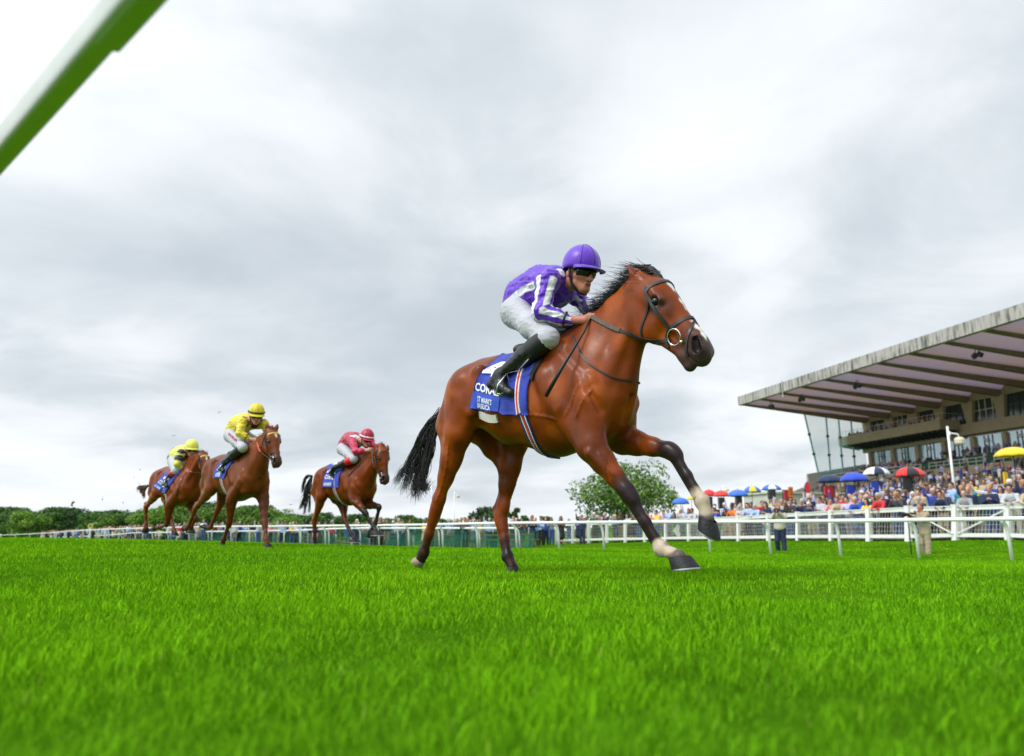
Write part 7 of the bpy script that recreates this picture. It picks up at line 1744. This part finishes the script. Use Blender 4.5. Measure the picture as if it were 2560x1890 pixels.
# marquees
M_CANV = mat('white_canvas', (.80, .80, .78), .7, var=.05, vscale=1)
def marquee(px, yt, wpx, Y, label):
    a = P(px, yt, Y); z0 = G1(a[0], a[1]); w2 = wpx*Y/1940/2; root = empty('marquee', (a[0], a[1], z0)); tag(root, label, 'tent', 'white tents'); H = a[2]-z0; he = H - w2*.55; V = []; F = []; n = 24
    for j in range(7):
        t = j/6; r = w2*t; z = H - (H-he)*(t**.75)
        for k in range(n):
            an = 2*math.pi*k/n; sq = 1/max(abs(math.cos(an)), abs(math.sin(an))); V.append((r*sq*math.cos(an), r*sq*math.sin(an), z))
    for j in range(6):
        for k in range(n): k2 = (k+1) % n; F.append((j*n+k, (j+1)*n+k, (j+1)*n+k2, j*n+k2))
    mesh_obj('roof', V, F, M_CANV, root, True); mb = MB()
    for k in range(n):
        if k % 6 == 3: pass
    b = 6*n; ring_ = [V[b+k] for k in range(n)]; mb.add(ring_ + [(p[0], p[1], p[2]-.35) for p in ring_], [(k, (k+1) % n, n+(k+1) % n, n+k) for k in range(n)]); mb.build('valance', M_CANV, root)
    for sx in (-1, 1):
        for sy in (-1, 1): mb = MB(); mb.bar((sx*w2*.98, sy*w2*.98, -.3), (sx*w2*.98, sy*w2*.98, he), .08, .08, up=(1, 0, 0)); mb.build('pole', M_PAINT, root)
marquee(275, 1316, 30, 108, 'white pointed tent right of the distance marker, the lower of the pair'); marquee(322, 1314, 34, 104, 'white pointed tent nearest the rearmost horse'); marquee(236, 1322, 18, 116, 'small white tent just right of the distance marker')
marquee(1168, 1300, 34, 82, 'white pointed tent beside the near hind leg of the leading horse'); marquee(1213, 1301, 30, 86, 'white pointed tent between the hind legs'); marquee(1345, 1293, 84, 92, 'wide white tent under the belly of the leading horse'); marquee(1468, 1286, 70, 96, 'wide white tent below the airy tree')
marquee(200, 1326, 14, 122, 'tiny white tent left of the distance marker')
# picnic tables on the lawn
M_WOOD = mat('picnic_wood', (.36, .19, .07), .7, var=.25, vscale=5)
def table(px, Y, rz, label):
    a = P(px, 1345, Y); root = empty('picnic_table', (a[0], a[1], G1(a[0], a[1])), rz); tag(root, label, 'table', 'picnic tables')
    mb = MB(); 
    for k in range(4): mb.box((0, -.27+.18*k, .75), (1.8, .165, .04))
    mb.box((0, 0, .715), (1.7, .72, .03)); mb.build('table_top', M_WOOD, root)
    for s in (-1, 1): mb = MB(); mb.box((0, s*.65, .45), (1.8, .25, .04)); mb.build('bench', M_WOOD, root)
    for s in (-1, 1): mb = MB(); mb.bar((s*.7, -.7, 0), (s*.7, -.2, .72), .05, .09, up=(1,0,0)); mb.bar((s*.7, .7, 0), (s*.7, .2, .72), .05, .09, up=(1,0,0)); mb.bar((s*.7, -.7, .42), (s*.7, .7, .42), .05, .08); mb.build('leg_frame', M_WOOD, root)
for k, (px, Y, rz, lb) in enumerate([(985, 52.5, .3, 'wooden picnic table behind the netting, left of the leading horse'), (1105, 49, .8, 'wooden picnic table behind the netting by the hind leg'), (1230, 46.5, .2, 'wooden picnic table between the hind legs'), (880, 56, 1.0, 'wooden picnic table right of the bay with the maroon jockey'), (760, 60, .5, 'wooden picnic table behind the bay with the maroon jockey'), (1300, 45.5, .9, 'wooden picnic table just right of the far hind leg')]): table(px, Y, rz, lb)
# ---- the two photographers between rail and fence
def photographer(px, yfoot, Y, hpx, rz, kind, label):
    b = P(px, yfoot, Y); z0 = b[2]; A = lambda *v: np.array(v, float)
    k = hpx*Y/1950/1.78; h = .014
    lo, hi = A(-.4,-.5,-.05), A(.75,.5,1.95)
    hip, ch, nk = A(-.02,0,.93), A(.0,0,1.28), A(.03,0,1.48); hd = nk + A(.05,0,.15)
    if kind == 'pole': hands = {-1: A(.42,-.10,1.34), 1: A(.50,.06,1.40)}
    else: hands = {-1: A(.30,-.07,1.50), 1: A(.36,.06,1.52)}
    sh = {s: A(.0, s*.19, 1.42) for s in (-1,1)}; el = {s: sh[s]*.5+hands[s]*.5 + A(-.04, s*.10, -.15) for s in (-1,1)}
    leg = {s: [hip+A(0,s*.09,0), A(.05 if s < 0 else -.0, s*.11, .50), A(-.10 if s < 0 else .06, s*.13, .08)] for s in (-1,1)}
    v = Vol(lo,hi,h); v.ball(hd+A(-.005,0,.05), .094, k=.02, q=.82); v.cone(hd+A(.035,0,.02), hd+A(.045,0,-.055), .066,.045,k=.03,q=.85); v.cone(hd+A(.09,0,.02), hd+A(.108,0,-.02), .011,.016,k=.015); v.cone(hd+A(.07,0,-.085), hd+A(.075,0,-.09), .022,.022,k=.02); v.cone(hd+A(0,0,-.04), nk, .055,.058,k=.03); v.chain([nk,ch,hip],[.07,.11,.11],k=.05)
    for s in (-1,1):
        v.chain([nk*.6+sh[s]*.4, sh[s], el[s], hands[s]],[.06,.046,.036,.027],k=.03); d = hands[s]-el[s]; d /= np.linalg.norm(d); hand_sdf(v, hands[s], hands[s]+d*.04, hands[s]+d*.10, s, A(.1,0,1.), h); v.ball(hd+A(-.01,s*.083,0), .024, k=.01, q=.5); v.chain([hip, leg[s][0], leg[s][1], leg[s][2]],[.09,.07,.05,.034],k=.03)
    V,F = v.mesh(1); body = mesh_obj('person', V, F, M_PSKIN[1], None, True); body.location = b; body.rotation_euler = (0,0,rz); body.scale = (k,k,k); tag(body, label, 'photographer')
    v = Vol(lo,hi,h); long_ = kind == 'pole'
    v.chain([nk-A(0,0,.07), ch, hip+A(0,0,.08), hip-A(0,0,.10 if long_ else -.05)],[.11,.155,.155,.165],k=.06,q=1.22)
    for s in (-1,1): v.cone(ch*.4+sh[s]*.6, sh[s], .09,.085,k=.05); v.chain([sh[s], el[s], el[s]*.15+hands[s]*.85],[.08,.066,.05],k=.03)
    V,F = v.mesh(2); V = V + np.stack([vnoise(V,17,61)]*3,1)*.007
    mesh_obj('jacket', V, F, mat('linen', (.36,.30,.20), .85, var=.12, vscale=9, bump=.4, bscale=30) if long_ else mat('stone_jacket', (.50,.45,.36), .8, var=.1), body, True)
    v = Vol(lo,hi,h); v.cone(hip+A(0,0,.04), hip, .13,.15,k=.05,q=1.2)
    for s in (-1,1): v.chain([leg[s][0], leg[s][1], leg[s][2]-A(0,0,.02)],[.12,.092,.078],k=.03)
    V,F = v.mesh(2); V = V + np.stack([vnoise(V*[1,1,1.5],20,62)]*3,1)*.007; mesh_obj('trousers', V, F, MATS['linen'] if long_ else cm('b_navy', (.012,.02,.06)), body, True)
    v = Vol(lo,hi,h); v.ball(hd+A(-.03,0,.07), .098,k=.02,q=.86); v.ball(hd+A(-.06,0,0), .07,k=.03); v.ball(hd+A(.09,0,.02), .075,k=.015,sub=True); V,F = v.mesh(1); mesh_obj('hair', V, F, mat('hair_ginger', (.16,.06,.025), .6), body, True)
    for s in (-1,1):
        v = Vol(lo,hi,h); q = leg[s][2]; v.chain([q+A(-.04,0,-.03), q+A(.05,0,-.035), q+A(.16,s*.02,-.05)],[.046,.046,.036],k=.02); V,F = v.mesh(1); mesh_obj('shoe', V, F, M_SHOES, body, True)
    # camera: its own thing, at the eye
    Tm = Matrix.Translation(Vector(b)) @ Matrix.Rotation(rz,4,'Z') @ Matrix.Scale(k,4); cr_ = empty('camera', Tm @ Vector((hands[-1][0], 0, hands[-1][2]+.08)), rz)
    tag(cr_, 'black camera with a long white-free telephoto lens on a monopod' if 0 else ('black camera with a long telephoto lens held on a monopod' if long_ else 'black camera with a short lens held to the eye'), 'camera')
    mb = MB(); mb.box((-.05,0,0), (.10,.16,.13)); mb.build('camera_body', M_DARK, cr_); mb = MB(); Ln = .42 if long_ else .14
    mb.lathe([(.001,0),(.05,0),(.055,.08),(.05,Ln*.45),(.075,Ln*.7),(.085,Ln),(.07,Ln-.01),(.001,Ln-.03)], 18, Matrix.Rotation(math.pi/2,4,'Y')); mb.build('lens', M_BLACK, cr_, smooth=True)
    if long_: mb = MB(); base = Tm @ Vector((.52,0,-.1)); mb.tube([Vector((.16,0,-.06)), Vector((.16,0,-(cr_.location.z-z0)-.15))], .018, 8); mb.build('monopod', M_DARK, cr_, smooth=True)
photographer(2318, 1398, 24.2, 136, math.radians(195), 'pole', 'photographer in a pale linen suit with a long lens on a monopod by the rail')
photographer(1954, 1387, 28.5, 121, math.radians(240), 'hand', 'photographer in a stone jacket and dark trousers holding a camera to his face')
# turf thrown up by the hooves
rs = np.random.RandomState(77)
for i, (px, py, Y) in enumerate([(252,1247,14),(432,1090,14),(350,1175,14.5),(548,1035,13),(610,1212,12),(723,1260,13.5),(306,1260,15),(330,1198,14)]):
    q = P(px, py, Y); mb = MB(); mb.tube([rs.randn(3)*.015, rs.randn(3)*.02 + [.02,0,.02], rs.randn(3)*.02 + [.045,0,.01]], [.002, .006, .0015], 5); o = mb.build('turf_clod', mat('turf_clod', (.09, .11, .03), .9), None, smooth=True); o.location = q
    tag(o, 'small scrap of turf kicked up into the air near the chasing horses', 'turf clod', 'scraps of turf in the air')
